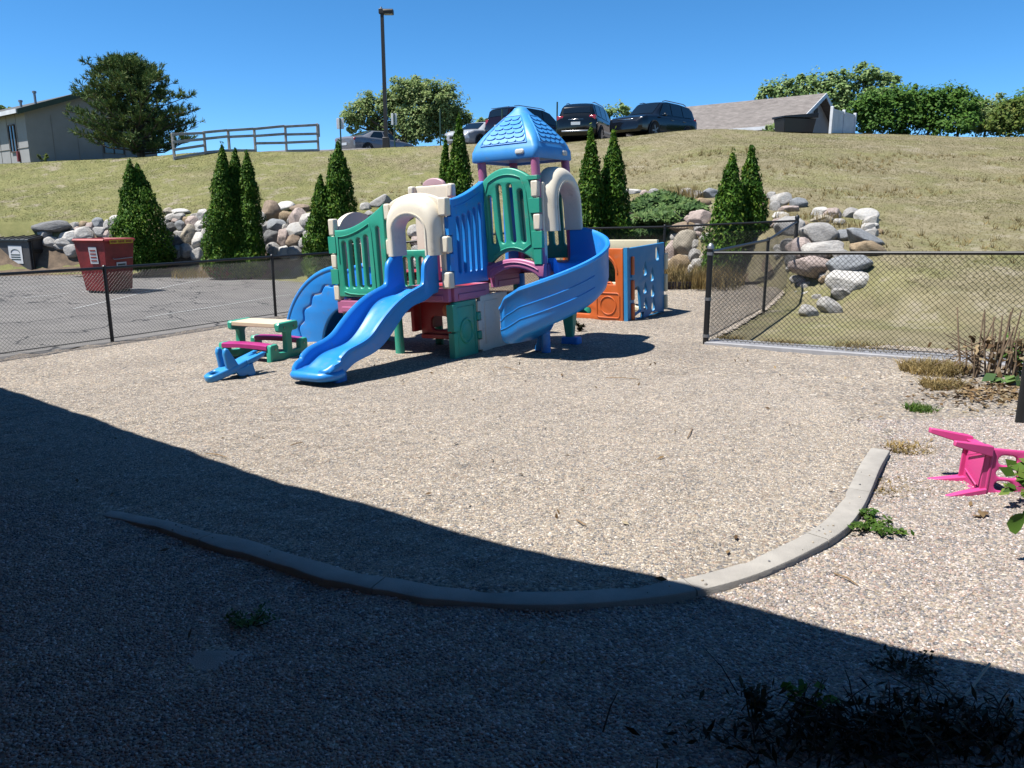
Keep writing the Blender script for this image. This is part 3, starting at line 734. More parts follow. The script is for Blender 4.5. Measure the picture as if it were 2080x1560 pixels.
# moulded ridges on the outer wall
for hh in (.10, .235):
    pts = [p + l * (hw + .046) + Vector((0, 0, hh * w_ / .42 - .02)) for p, l, w_ in zip(path, lat, wr)][34:]
    part(MB().tube(pts, .0055, 6), 'moulded_rib', BLUE, parent=sp)
p = path[-1]
b = MB()
b.lathe([(0, -.1), (.11, -.1), (.09, .05), (.06, .14), (.055, .5), (0, .5)], 14, (.72, .98, 0)); part(b, 'slide_foot', BLUE, parent=sp)

# curved slide on the left: quarter-ring sides, floor between
x0 = -WA - WL - .03
def ringpt(a, k): 
    ro = (1.26, ZL + .42 + .02); ri = (.52, ZL - .12)
    rx = ri[0] + (ro[0] - ri[0]) * k; rz = ri[1] + (ro[1] - ri[1]) * k
    return (x0 + .02 - rx * math.sin(a), -.06 + (rz + .06) * math.cos(a))
b = None
A = [math.pi / 2 * k / 28 for k in range(29)]
outer = [ringpt(a, 1) for a in A] + [ringpt(a, 0) for a in A[::-1]]
wave = []
for i in range(97):
    q = i / 96; wave.append((.04 + 1.3 * q, .62 + .042 * math.sin(q * 2 * math.pi * 4.6 + .6)))
groove = [ringpt(a, k + .012) for a, k in wave] + [ringpt(a, k - .016) for a, k in wave[::-1]]
side = []
for yy, nm in ((.12, 0), (.70, 1)):
    b = MB().panel(outer, [groove] if nm == 0 else (), .055, .02, lambda u, v, w, yy=yy: Vector((u, yy + w, v)))
    if nm == 0: 0 and b.panel([ringpt(a, .80) for a in A[1:-1]] + [ringpt(a, .46) for a in A[1:-1][::-1]], (), .006, .002, lambda u, v, w: Vector((u, .158 + w, v)))
    b.tube([Vector((ringpt(a, .985)[0], yy + .028, ringpt(a, .985)[1])) for a in A], .04, 10)
    side.append(b)
cs = part(side[0], 'curved_slide', BLUE, 'blue curved slide with a wavy groove on its side', ang=50)
part(side[1], 'slide_wall', BLUE, parent=cs, ang=50)
fl = [[Vector((ringpt(a, k)[0], y, ringpt(a, k)[1])) for k, y in ((.5, .16), (.5, .72), (.38, .72), (.38, .16))] for a in A]
part(MB().loft(fl), 'slide_floor', BLUE, parent=cs)

# ---- tower posts and roof
ZE = ZT + 1.29
for x, y in ((.05, SD + .02), (WT - .02, SD + .0), (WT - .02, 2 * SD - .05), (.05, 2 * SD - .05)):
    a = Vector((x, y, ZT)); t = lean((x, y, ZE + .06))
    part(MB().tube([a, a.lerp(t, .5), t], .056, 14), 'post', PINK)
rc = lean((WT / 2 + .01, SD * 1.5, ZE)); rc = Vector((rc.x - .02, rc.y - .01, ZE)); hs = .488
def sq(h_, r_, z, n=7):
    P = []
    for qx, qy, a0 in ((1, 1, 0), (-1, 1, 90), (-1, -1, 180), (1, -1, 270)):
        for k in range(n + 1):
            a = R(a0 + 90 * k / n); P.append(Vector((rc.x + qx * (h_ - r_) + r_ * math.cos(a), rc.y + qy * (h_ - r_) + r_ * math.sin(a), z)))
    return P
FH, RH = .15, .55
def roofh(t): return FH + RH * (1 - (1 - t) ** 1.0) * 1.0
rings = [sq(hs - .07, .04, ZE + .03), sq(hs - .05, .05, ZE + .0), sq(hs - .01, .06, ZE + .0), sq(hs, .065, ZE + .015), sq(hs - .006, .065, ZE + FH - .025), sq(hs - .02, .06, ZE + FH)]
for k in range(1, 13):
    t = k / 12; s_ = (hs - .02) * (1 - t ** 1.45) + .075 * t ** 6; rings.append(sq(max(s_, .05), min(.065 + .05 * t, max(s_, .05) * .95), ZE + FH + RH * (t - .06 * t ** 8)))
rings.append(sq(.05, .045, ZE + FH + RH * .955)); rings.append(sq(.015, .014, ZE + FH + RH * .962))
b = MB().loft(rings)
roof = part(b, 'roof', ROOFB, 'light blue pyramid roof with scalloped shingles', ang=55)
b = MB()
def face_pt(side_, u, t, off):                      # u across the face (-1..1 of half width), t up the face
    s_ = (hs - .02) * (1 - t ** 1.45) + .075 * t ** 6; z = ZE + FH + RH * (t - .06 * t ** 8)
    d = [(0, -1), (1, 0), (0, 1), (-1, 0)][side_]; e = [(1, 0), (0, 1), (-1, 0), (0, -1)][side_]
    nrm = Vector((d[0] * RH, d[1] * RH, hs)).normalized()
    return Vector((rc.x + d[0] * s_ + e[0] * u, rc.y + d[1] * s_ + e[1] * u, z)) + nrm * off
fw = lambda t: .80 * ((hs - .02) * (1 - t ** 1.45)) - .03
for sd in range(4):
    # raised frame round the shingle field
    for pl in ([(-fw(.08), .08), (fw(.08), .08)],):
        b.tube([face_pt(sd, u, t, .0) for u, t in pl], .010, 6)
    for sg in (-1, 1):
        b.tube([face_pt(sd, sg * (fw(.08 + .66 * q)), .08 + .66 * q, .0) for q in np.linspace(0, 1, 10)], .010, 6)
    b.tube([face_pt(sd, u, .74, .0) for u in np.linspace(-fw(.74), fw(.74), 5)], .010, 6)
    for row in range(6):
        t0 = .135 + row * .105; w_ = fw(t0 + .04) - .012; nn = max(1, round(w_ * 2 / .125)); st = 2 * w_ / nn
        for i in range(nn):
            c = -w_ + st * (i + .5); v = []; m_ = 7
            for k in range(m_ + 1):
                a = math.pi * k / m_; u = c - st / 2 * math.cos(a) * .98; tt = t0 - .048 * math.sin(a)
                v.append((u, tt))
            top = [face_pt(sd, u, tt, .014) for u, tt in v]; bot = [face_pt(sd, u, tt, -.004) for u, tt in v]
            up_ = [face_pt(sd, c - st / 2, t0 + .075, .0), face_pt(sd, c + st / 2, t0 + .075, .0)]
            o = len(b.v); b.v += [tuple(q) for q in top + bot + up_]; k2 = m_ + 1
            b.f.append(tuple(o + q for q in range(k2)) + (o + 2 * k2 + 1, o + 2 * k2))
            for k in range(m_): b.f.append((o + k, o + k2 + k, o + k2 + k + 1, o + k + 1))
part(b, 'shingle_relief', ROOFB, parent=roof, ang=30)
for sd, uo in ((0, .25), (1, .25)):
    d = [(0, -1), (1, 0)][sd]; e = [(1, 0), (0, 1)][sd]
    fb = lambda u, v, w, d=d, e=e, uo=uo: Vector((rc.x + d[0] * (hs + .012 - w) + e[0] * (uo + u), rc.y + d[1] * (hs + .012 - w) + e[1] * (uo + u), ZE + .085 + v))
    part(MB().panel(rrect(-.062, .062, -.03, .03, .026), (), .02, .006, fb).panel(rrect(-.05, .05, -.02, .02, .018), (), .006, .002, lambda u, v, w, fb=fb: fb(u, v, w - .004)), 'badge', BADGE, parent=roof)

# ================================================================== picnic table
a, c = gnd(545, 733), gnd(622, 712); ax = (c - a).normalized(); yw = math.atan2(-ax.x, ax.y)
tb = thing('picnic_table', 'small plastic picnic table with tan top, magenta benches and green ends', 'picnic table', (0, 0, 0), yw)
mid = (a + c) / 2; xdir = Vector((math.cos(yw), math.sin(yw), 0)); tp = mid - xdir * .36
tb.location = (tp.x, tp.y, gz(tp.x, tp.y) - .015)
HT = .47
def end(sg):
    W2 = .39
    o = [(-W2, 0), (W2, 0), (W2, .205), (W2 - .02, .23), (W2 - .14, .23), (W2 - .165, .20), (W2 - .165, .115), (.075, .105), (.06, .125), (.055, HT - .14), (.075, HT - .11), (.17, HT - .105), (.2, HT - .08), (.2, HT - .01), (.18, HT + .012),
         (-.18, HT + .012), (-.2, HT - .01), (-.2, HT - .08), (-.17, HT - .105), (-.075, HT - .11), (-.055, HT - .14), (-.06, .125), (-.075, .105), (-W2 + .165, .115), (-W2 + .165, .20), (-W2 + .14, .23), (-W2 + .02, .23), (-W2, .205)]
    m = MB().panel(o, (), .075, .016, lambda u, v, w: Vector((sg * (.40 - w), u, v)))
    f = m.build('end_frame', GREEN, tb)
    for u, v in ((-.1, HT - .05), (.1, HT - .05), (-.3, .17), (.3, .17)): MB().lathe([(0, 0), (.013, 0), (.013, .006), (0, .008)], 10, (sg * .402, u, v), 'X').build('bolt', STEEL, f)
    if sg > 0: MB().panel(rrect(.22, .31, .035, .065, .014), (), .006, .002, lambda u, v, w: Vector((.404 - w, u, v))).build('badge', BADGE, f)
end(1); end(-1)
m = MB()
for k in range(5): m.box((0, -.16 + .08 * k, HT - .02), (.66, .077, .055))
m.build('tabletop', TAN, tb, bevel=.008)
for sg in (-1, 1):
    rings = []
    for k in range(13):
        x = -.34 + .68 * k / 12; s_ = .012 * math.cos(x / .34 * math.pi / 2)
        rings.append([(x, sg * .315 + y, .20 + z + s_) for y, z in ((-.085, -.03), (.085, -.03), (.085, .018), (.06, .03), (-.06, .03), (-.085, .018))])
    MB().loft(rings).build('bench', MAGENTA, tb, ang=50)

# ================================================================== little aeroplane rider
n0, n1 = gnd(424, 771), Vector((-2.78, 9.0, 0)); yw = math.atan2(n1.y - n0.y, n1.x - n0.x)
ap = thing('ride_on_toy', 'light blue aeroplane shaped teeter toy tipped nose down on the gravel', 'ride-on toy', (n0.x, n0.y, gz(n0.x, n0.y) - .01))
apm = Matrix.Rotation(yw, 3, 'Z') @ Matrix.Rotation(R(-15), 3, 'Y'); ap.rotation_euler = apm.to_euler(); ap.scale = (.80, .80, .76)
body = [(-.02, 0), (0, -.075), (.05, -.105), (.2, -.12), (.42, -.13), (.62, -.11), (.8, -.075), (.82, -.03), (.74, -.02), (.68, 0), (.74, .02), (.82, .03), (.8, .075), (.62, .11), (.42, .13), (.2, .12), (.05, .105), (0, .075)]
m = MB().panel(body, [rrect(.07, .17, -.062, .062, .03)], .115, .03, lambda u, v, w: Vector((u, v, .125 - w)))
m.build('body', SKYB, ap, ang=50)
def lobe(y):
    o = [(.26, .08), (.46, .08), (.44, .16), (.40, .3), (.375, .39), (.345, .415), (.31, .40), (.285, .34), (.275, .2)]
    return MB().panel(o, (), .075, .028, lambda u, v, w: Vector((u, y - .0375 + w, v)))
for y in (-.085, .085): lobe(y).build('backrest', SKYB, ap, ang=50)
m = MB()
for y in (-.1, .1):
    m.panel([(.58, .05), (.86, .05), (.92, .1), (.88, .125), (.58, .12)], (), .06, .02, lambda u, v, w, y=y: Vector((u, y - .03 + w, v)))
m.build('tail_prong', SKYB, ap, ang=50)
m = MB()
for y in (-.11, .11): m.panel([(.36, .05), (.66, .05), (.66, -.13), (.58, -.17), (.52, -.09), (.46, -.09), (.40, -.06)], (), .05, .018, lambda u, v, w, y=y: Vector((u, y - .025 + w, v)))
m.build('foot', SKYB, ap, ang=50)

# ================================================================== four-panel playhouse
hp = gnd(1279, 658, .02); yw = R(-39)
ph = thing('playhouse', 'open playhouse cube of orange, blue and cream plastic panels beside the spiral slide', 'playhouse', (hp.x - .06, hp.y, gz(hp.x, hp.y) - .02), yw)
ph.rotation_euler = (R(2.6), R(-1.2), yw)
HW, HH = 1.22, 1.21
# orange front panel in local XZ plane, from x=-HW to 0
b = MB(); fo = lambda u, v, w: Vector((-HW + u, w - .035, v))
win = [(.50, .60)] + [(.50, .62)] + arc(.77, .80, .27, .27, 180, 0, 14)[0:] + [(1.04, .60)]
win = [(.50, .61), (.50, .80)] + arc(.77, .80, .27, .27, 180, 0, 14)[1:-1] + [(1.04, .80), (1.04, .61)]
door = [(.02, .56), (.02, 1.02), (.30, 1.02), (.36, .9), (.36, .56)]
b.panel([(0, .0), (HW - .03, .0), (HW - .03, HH - .01), (0, HH - .01)], [win, rrect(.06, .38, .66, 1.08, .08), slot(0, 0, 0, 0) if 0 else rrect(.05, .56, .10, .21, .05), rrect(.05, .56, .31, .42, .05)], .07, .016, fo)
b.tube([fo(u, v, -.004) for u, v in arc(.77, .80, .315, .315, 180, 0, 16)] , .014, 6)
b.tube([fo(u, v, -.002) for u, v in rrect(.68, 1.12, .06, .47, .05) + [rrect(.68, 1.12, .06, .47, .05)[0]]], .012, 6)
b.tube([fo(.9 + .15 * math.cos(a), .265 + .15 * math.sin(a), -.002) for a in np.linspace(0, 2 * math.pi, 29)], .012, 6)
for u in (.62, .92):
    b.tube([fo(u + .045 * math.cos(a), .61 + .03 * math.sin(a), .03) for a in np.linspace(0, math.pi, 7)], .02, 6)
op = b.build('front_panel', ORANGE, ph); op['label'] = 'orange front panel with an arched window and round boss'
# blue droplet panel in local YZ plane at x=0
b = MB(); fb = lambda u, v, w: Vector((.05 - w, u, v))
def drop(u, v, h_=.2, w_=.072):
    P = []
    for k in range(16):
        a = 2 * math.pi * k / 16; yy = math.cos(a); P.append((u + w_ * math.sin(a) * (1 - .42 * (yy + 1)) ** 1.0 * 1.25, v + h_ / 2 * yy))
    return P
holes = [drop(.56, .82, .24), drop(.80, .70, .24), drop(.56, .50, .2), drop(.82, .42, .22), drop(.57, .22, .24), drop(.84, .19, .24), slot(.92, 1.04, .92, 1.16)]
holes.append([(.20, .14)] + arc(.29, .40, .10, .16, 200, -10, 10) + [(.42, .16), (.34, .12)])
holes.append([(.50, -.0 + .02), (.62, .02), (.60, .1), (.56, .16), (.52, .1)])
b.panel([(.0, 0), (HW, 0), (HW, HH), (.0, HH - .01)], holes, .06, .016, fb)
b.box((.03, -.02, HH / 2), (.07, .07, HH))
for z in (.38, .75): b.box((.05, .11, z), (.05, .06, .06))
bp = b.build('droplet_panel', HBLUE, ph, bevel=0); bp['label'] = 'blue side panel with teardrop holes'
for z0, z1 in ((.02, .30), (.35, .68), (.76, 1.06)): MB().box((.06, .115, (z0 + z1) / 2), (.055, .075, z1 - z0)).build('hinge_knuckle', ORANGE, ph, bevel=.018, seg=3)
for z0, z1 in ((.04, .30), (.36, .66), (.74, 1.02)): MB().box((.05, HW + .035, (z0 + z1) / 2), (.07, .08, z1 - z0)).build('hinge_knuckle', HCREAM, ph, bevel=.02, seg=3)
# cream back and left panels
b = MB().panel([(0, 0), (HW - .04, 0), (HW - .04, HH + .05), (0, HH + .05)], [rrect(.12, .52, .5, 1.05, .1), rrect(.66, 1.06, .08, 1.05, .12)], .07, .016, lambda u, v, w: Vector((-HW + u, HW - .03 - w, v)))
b.build('back_panel', HCREAM, ph)
b = MB().panel([(.05, 0), (HW - .1, 0), (HW - .1, HH), (.05, HH)], [rrect(.2, .95, .12, .98, .2)], .07, .016, lambda u, v, w: Vector((-HW + w, u, v)))
b.build('side_panel', HCREAM, ph)
sb = thing('stacking_toy', 'green and white plastic toy lying inside the orange and blue playhouse', 'toy', (0, 0, 0))
q = ph.matrix_basis @ Vector((-1.02, .35, 0)); sb.location = (q.x, q.y, gz(q.x, q.y))
MB().lathe([(0, 0), (.13, 0), (.14, .08), (.1, .17), (0, .19)], 16).build('bowl', GREEN, sb)
MB().lathe([(0, .18), (.05, .18), (.055, .3), (.04, .36), (0, .37)], 12).build('knob', BADGE, sb)

# ================================================================== tipped pink chair
ch = thing('child_chair', 'pink plastic child chair tipped on its side on the gravel', 'chair', (0, 0, 0))
# local frame of an upright chair: X right, Y front, Z up
sw, sdp, shh, bh = .335, .31, .29, .235
b = MB().panel(rrect(-sw / 2, sw / 2, -sdp / 2, sdp / 2, .04), (), .03, .012, lambda u, v, w: Vector((u, v, shh - w)))
b.box((0, sdp / 2 - .012, shh - .035), (sw - .05, .014, .05)); b.box((0, -sdp / 2 + .012, shh - .035), (sw - .05, .014, .05))
for s_ in (-1, 1): b.box((s_ * (sw / 2 - .012), 0, shh - .035), (.014, sdp - .05, .05))
for s_ in (-1, 1): b.tube([(s_ * .14, -.13, shh - .045), (s_ * .05, .1, shh - .045)], .008, 4)
b.build('seat', CHAIRP, ch, bevel=.006)
for sx in (-1, 1):
    for sy in (-1, 1):
        x, y = sx * (sw / 2 - .02), sy * (sdp / 2 - .02)
        rings = [[(x + sx * o + a * r_, y + sy * o + c * r_, z) for a, c in ((-1, -1), (1, -1), (1, 1), (-1, 1))] for z, r_, o in ((0, .018, .045), (.1, .026, .028), (shh - .02, .036, 0))]
        MB().loft(rings).build('leg', CHAIRP, ch, bevel=.006)
fn = lambda u, v, w: Vector((u, -sdp / 2 + .005 - .22 * (v - shh) * .6 - w + .03, v))
top = [(sw / 2 - (sw) * k / 12, shh + bh - .03 + .045 * math.sin(math.pi * k / 12)) for k in range(13)]
b = MB().panel([(-sw / 2, shh - .02), (sw / 2, shh - .02)] + top, [slot(-.125, -.055, shh + .03, shh + bh - .09), slot(-.03, .03, shh + .03, shh + bh - .07), slot(.055, .125, shh + .03, shh + bh - .09)], .032, .012, fn)
b.build('backrest', CHAIRP, ch, ang=50)
# tip over: chair up -> world +x, chair right -> world up, rear legs nearest the camera
M3 = Matrix(((0, 0, 1), (0, 1, 0), (1, 0, 0)))       # columns: images of X,Y,Z -> Z, Y, X
M3 = Matrix(((0.0, 0.0, 1.0), (0.0, 1.0, 0.0), (-1.0, 0.0, 0.0))).to_3x3()
M3 = Matrix.Rotation(R(-1.5), 3, 'X') @ Matrix.Rotation(R(-4), 3, 'Z') @ Matrix.Rotation(R(3), 3, 'Y') @ M3
cp = gnd(1912, 990); ch.rotation_euler = M3.to_euler(); ch.scale = (.92,) * 3; ch.location = (cp.x - .105, cp.y - .10, gz(cp.x, cp.y) + .158)

# ================================================================== concrete curb
def curb():
    b = MB(); pts = []
    for i in range(len(CURB) - 1):
        for k in range(4):
            p0, p1, p2, p3 = CURB[max(i - 1, 0)], CURB[i], CURB[i + 1], CURB[min(i + 2, len(CURB) - 1)]; t = k / 4
            pts.append(.5 * ((2 * p1) + (p2 - p0) * t + (2 * p0 - 5 * p1 + 4 * p2 - p3) * t * t + (3 * p1 - p0 - 3 * p2 + p3) * t ** 3))
    pts.append(CURB[-1])
    segs = [(0, 8), (8, 19), (19, 36), (36, 46), (46, 55), (55, len(pts) - 1)]
    for a, c in segs:
        rings = []; jit = rng.uniform(-.0006, .0006)
        for i in range(a, c + 1):
            p = pts[i]; d = (pts[min(i + 1, len(pts) - 1)] - pts[max(i - 1, 0)]).normalized(); nrm = Vector((-d.y, d.x))
            if i == a: p = p + d * .003
            if i == c: p = p - d * .003
            e = min(1, i / 5, (len(pts) - 1 - i) / 4); z = float(floor_z(p.x, p.y)) + .036 + .007 * e - .004 + jit; w = .066
            tp_ = .55 + .45 * min(1, i / 9); wo = w * tp_ + (.006 * math.sin(i * 2.1) + .007 * math.sin(i * .9)) * (i < 24); wi = w * tp_ + (.009 * math.sin(i * 1.3 + 1) + .008 * math.sin(i * .7)) * (i < 24)
            q = lambda s_, zz: Vector((p.x + nrm.x * s_, p.y + nrm.y * s_, zz))
            rings.append([q(-wo, z - .14), q(-wo, z - .012), q(-wo + .004, z - .004), q(-wo + .014, z), q(wi - .014, z), q(wi - .003, z - .005), q(wi, z - .015), q(wi, z - .14)])
        b.loft(rings)
    return tag(b.build('curb', M_CONC, ang=40), kind='structure')
curb()
# flat slab showing through the gravel in the shade
sp_ = gnd(430, 1335); o = []
for k in range(22):
    a = 2 * math.pi * k / 22; o.append((sp_.x + (.15 + .04 * math.sin(3 * a) + .03 * math.sin(5 * a + 1)) * math.cos(a), sp_.y + (.17 + .04 * math.cos(2 * a)) * math.sin(a)))
tag(MB().panel(o, (), .06, .01, lambda u, v, w: Vector((u, v, gz(u, v) - .001 - w))).build('buried_slab', M_CONC), 'flat grey slab half buried in the shaded gravel in front of the curb', 'paving slab')

scatter('stray_pebbles', patch(-2.8, 2.9, 3.0, 5.8, .06, lambda x, y: floor_z(x, y) + .041, lambda x, y: abs(cside(x, y)) < .055 and math.sin(x * 9) + math.sin(y * 13 + x * 4) > .2), M_PEB2, 130, .0062, smin=.5, smax=1.4)
def dry_leaves():
    n = 150; X = nr.uniform(-3.5, 4.0, n); Y = nr.uniform(2.6, 9.5, n); Z = gravel_z(X, Y) + .014
    return np.stack([X, Y, Z], 1), n
# ================================================================== chain link fences
def mesh_wires(b, P, Q, zb0, zb1, h, sp, r, base=.06):
    """woven diamond mesh between two ground points: diagonal wires clipped to the panel"""
    d = Q - P; L = d.length; d = d / L; nrm = Vector((-d.y, d.x))
    def pt(s_, z, off): c = P + d * s_; return Vector((c.x + nrm.x * off, c.y + nrm.y * off, zb0 + (zb1 - zb0) * s_ / L + base + z))
    n = int((L + h) / sp) + 1
    for k in range(-int(h / sp) - 1, n):
        for sg in (1, -1):
            s0 = k * sp; a = (s0, 0) if sg > 0 else (s0 + h, 0); c = (s0 + h, h) if sg > 0 else (s0, h)
            (x0, y0), (x1, y1) = a, c
            if x0 > x1: (x0, y0), (x1, y1) = (x1, y1), (x0, y0)
            if x1 <= 0 or x0 >= L: continue
            if x0 < 0: y0 += (y1 - y0) * (0 - x0) / (x1 - x0); x0 = 0
            if x1 > L: y1 = y0 + (y1 - y0) * (L - x0) / (x1 - x0); x1 = L
            A_, B_ = pt(x0, y0, sg * r * .8), pt(x1, y1, sg * r * .8); t = (B_ - A_).normalized(); X = t.cross(Vector((nrm.x, nrm.y, 0))).normalized(); Yv = Vector((nrm.x, nrm.y, 0))
            b.loft([[p + X * (r * math.cos(q)) + Yv * (r * math.sin(q)) for q in (0, 2.094, 4.189)] for p in (A_, B_)], True, False)
    # twisted ends standing above the rail
    m_ = int(L / sp)
    for k in range(m_):
        for o in (0, .5):
            p = pt((k + o) * sp, h, 0); b.add([p + Vector((d.x * r, d.y * r, 0)), p - Vector((d.x * r, d.y * r, 0)), p + Vector((0, 0, .028))], [(0, 1, 2)])
def fence(label, posts, h, rail, mesh=True, sp=.056, r=.0021, big=(), caps=(), base=.06, railr=.021, group='black chain link fence runs', skip_post=()):
    c = posts[0]; root = thing('chain_link_fence', label, 'fence', (c[0], c[1], c[2]), 0, group)
    V = [Vector((p[0] - c[0], p[1] - c[1], p[2] - c[2])) for p in posts]
    rb = MB(); rb.tube([v + Vector((0, 0, h)) for v in V], railr, 10)
    if rail: rb.build('top_rail', BLACKV, root)
    if mesh:
        mb = MB()
        for p, q in zip(V[:-1], V[1:]): mesh_wires(mb, Vector((p.x, p.y)), Vector((q.x, q.y)), p.z, q.z, h - base, sp, r, base)
        mb.build('wire_mesh', BLACKV, root, ang=180, fix=False)
    MB().tube([v + Vector((0, 0, base + .02)) for v in V], .006, 6).build('tension_wire', BLACKV, root)
    for i, v in enumerate(V):
        if i in skip_post: continue
        R0 = .038 if i in big else .026
        po = MB().lathe([(0, -.2), (R0, -.2), (R0, h + (.07 if i in big else .0)), (0, h + (.07 if i in big else .0))], 14, v).build('post', BLACKV, root)
        m_ = MB(); zt = v.z + h + (.07 if i in big else -.0)
        if i in big: m_.lathe([(0, -.03), (R0 + .006, -.03), (R0 + .006, .0), (R0 * .8, .03), (R0 * .4, .045), (0, .05)], 14, (v.x, v.y, zt))
        else: m_.lathe([(0, -.04), (R0 + .004, -.04), (R0 + .004, .03), (.015, .045), (0, .045)], 12, (v.x, v.y, zt))
        m_.build('post_cap', GALV if i in caps else BLACKV, po)
        if i in big:
            for z in (.12, h * .5, h - .02): MB().lathe([(R0, -.02), (R0 + .007, -.02), (R0 + .007, .02), (R0, .02)], 14, (v.x, v.y, v.z + z)).build('band', GALV if i in caps else BLACKV, po)
    return root
def gp(px, py, z=None):
    p = gnd(px, py, 0 if z is None else z)
    for _ in range(6): p = gnd(px, py, float(floor_z(p.x, p.y)) + .03 if z is None else z)
    return p
# left fence along the parking lot
fd = Vector((FLd.x, FLd.y)); f1 = gp(228, 691); f2 = gp(560, 641)
stp = (Vector((f2.x, f2.y)) - Vector((f1.x, f1.y)))
lp = []
for k in (-2, -1, 0, 1, 1.55):
    q = Vector((f1.x, f1.y)) + stp * k; lp.append((q.x, q.y, float(floor_z(q.x, q.y)) + .02))
fence('black chain link fence between the gravel and the asphalt lot, left of the play structure', lp, 1.09, True, sp=.054, r=.0024, big=(4,), railr=.022, base=.025)
# back fence
bp_ = []
for px in (1608, 1345, 1100, 800):
    q = at(px, 590, 15.45 + (0.0 if px > 1000 else .0)); bp_.append((q.x, 15.45, float(floor_z(q.x, 15.45)) + .03))
bp_.append((lp[-1][0], lp[-1][1], lp[-1][2]))
fence('black chain link fence along the planted bank behind the playhouse', bp_, 1.24, True, sp=.056, r=.002, big=(0,))
# return fence from the near corner post to the back corner
rc0 = gp(1433, 700); rc1 = bp_[0]
rm = ((rc0.x * .42 + rc1[0] * .58), (rc0.y * .42 + rc1[1] * .58))
RP = [(rc0.x, rc0.y, rc0.z), (rm[0], rm[1], float(floor_z(*rm)) + .03), rc1]
fence('black chain link fence running from the near corner post back to the boulders', RP, 1.22, True, sp=.056, r=.0021, big=(0,), caps=(0,), skip_post=(2,))
# right front fence
r1 = gp(1950, 735); d = Vector((r1.x - rc0.x, r1.y - rc0.y)); e = Vector((rc0.x, rc0.y)) + d * 1.26
RF = [(rc0.x + .05, rc0.y - .02, rc0.z), (rc0.x + d.x * 1.24, rc0.y + d.y * 1.24, rc0.z + .10)]
fence('black chain link fence in front of the sloping dry lawn', RF, 1.21, True, sp=.06, r=.0026, big=(1,), caps=(1,), skip_post=(0,))
q = gp(2071, 860)
po = MB().lathe([(0, -.2), (.035, -.2), (.035, 1.5), (0, 1.5)], 14).build('fence_post', BLACKV); po.location = (q.x, q.y, q.z)
tag(po, 'thick black fence post beside the dead stalks at the edge of the gravel', 'post')
# concrete mow strip under the right fence
b = MB(); dv = Vector((d.x, d.y)).normalized(); nv = Vector((-dv.y, dv.x)); rings = []
for k in range(21):
    c = Vector((rc0.x, rc0.y)) + d * (1.5 * k / 20) + nv * .16; z = rc0.z + .12 * k / 20 + .045
    rings.append([Vector((c.x + nv.x * s_, c.y + nv.y * s_, z + zz)) for s_, zz in ((-.2, -.2), (-.2, -.01), (-.19, 0), (.19, .0), (.2, -.01), (.2, -.2))])
b.loft(rings); tag(b.build('kerb_strip', mat('pale_concrete', (.42, .42, .44), .9, 0, .12, 8, .4, 120)), kind='structure')
# timber edging along the planted bed
b = MB(); x = -3.5
edging = thing('timber_edging', 'dark stained timber edging along the foot of the planted bed', 'edging', (0, BEDY, 0))
TIMB = mat('stained_timber', (.075, .048, .055), .8, 0, .3, 6, .5, 60)
while x < 5.3:
    L = 2.2 if x + 2.2 < 5.3 else 5.3 - x
    z = float(floor_z(x + L / 2, BEDY)); MB().box((x + L / 2, 0, z + .01), (L - .012, .1, .22)).build('timber', TIMB, edging, bevel=.008); x += L

# ================================================================== dumpsters
DRED = mat('rusty_red_steel', (.34, .03, .03), .55, .1, .3, 4, .3, 25); DBLK = mat('dark_steel', (.022, .02, .02), .5, .2, .4, 4, .3, 25); DGREY = mat('dark_grey_steel', (.075, .07, .07), .55, .1, .25, 4, .2, 25)
YEL = mat('yellow_sticker', (.72, .48, .02), .5); INK = mat('ink_dark', (.03, .06, .05), .6); REDINK = mat('ink_red', (.4, .05, .03), .6)
LIDM = mat('black_lid_plastic', (.013, .014, .016), .38)
bpos = gnd(221, 597, -.08); bpos2 = gnd(278, 590, -.08)
tx = (Vector((bpos2.x - bpos.x, bpos2.y - bpos.y))); yw = math.atan2(tx.y, tx.x) + R(4)
dm = thing('dumpster', 'red open steel dumpster with a yellow warning strip on the asphalt', 'dumpster', (bpos.x, bpos.y, float(asph_z(bpos.x, bpos.y))), yw)
w0, w1, dd0, dd1, hh = .86, 1.04, .62, .86, 1.30
def tub(w, d_, z, o=0, lift=0): return [Vector((o - (w - w0) * .6, -(d_ - dd0) * .5, z)), Vector((o - (w - w0) * .6 + w, -(d_ - dd0) * .5, z)), Vector((o - (w - w0) * .6 + w, d_ - (d_ - dd0) * .5, z + lift)), Vector((o - (w - w0) * .6, d_ - (d_ - dd0) * .5, z + lift))]
b = MB(); ins = lambda r_, k: [p + (sum(r_, Vector()) / 4 - p) * k for p in r_]
top = tub(w1, dd1, hh); bot = tub(w0, dd0, .06)
b.loft([bot, top, ins(top, .05), [p + Vector((0, 0, .2)) for p in ins(bot, .12)]])
body = b.build('body', DRED, dm, bevel=.012)
b = MB()
for i in range(4): p, q = top[i], top[(i + 1) % 4]; b.tube([p + Vector((0, 0, -.03)), q + Vector((0, 0, -.03))], .045, 4)
b.build('rim', DRED, dm, bevel=.008)
fr = lambda u, v, w: Vector((w0 * u + (u * 2 - 1) * (w1 - w0) * .5 * (v / hh) - (w1 - w0) * .1 * (v / hh), -(dd1 - dd0) * .5 * (v - .06) / (hh - .06) - .012 - w, v))
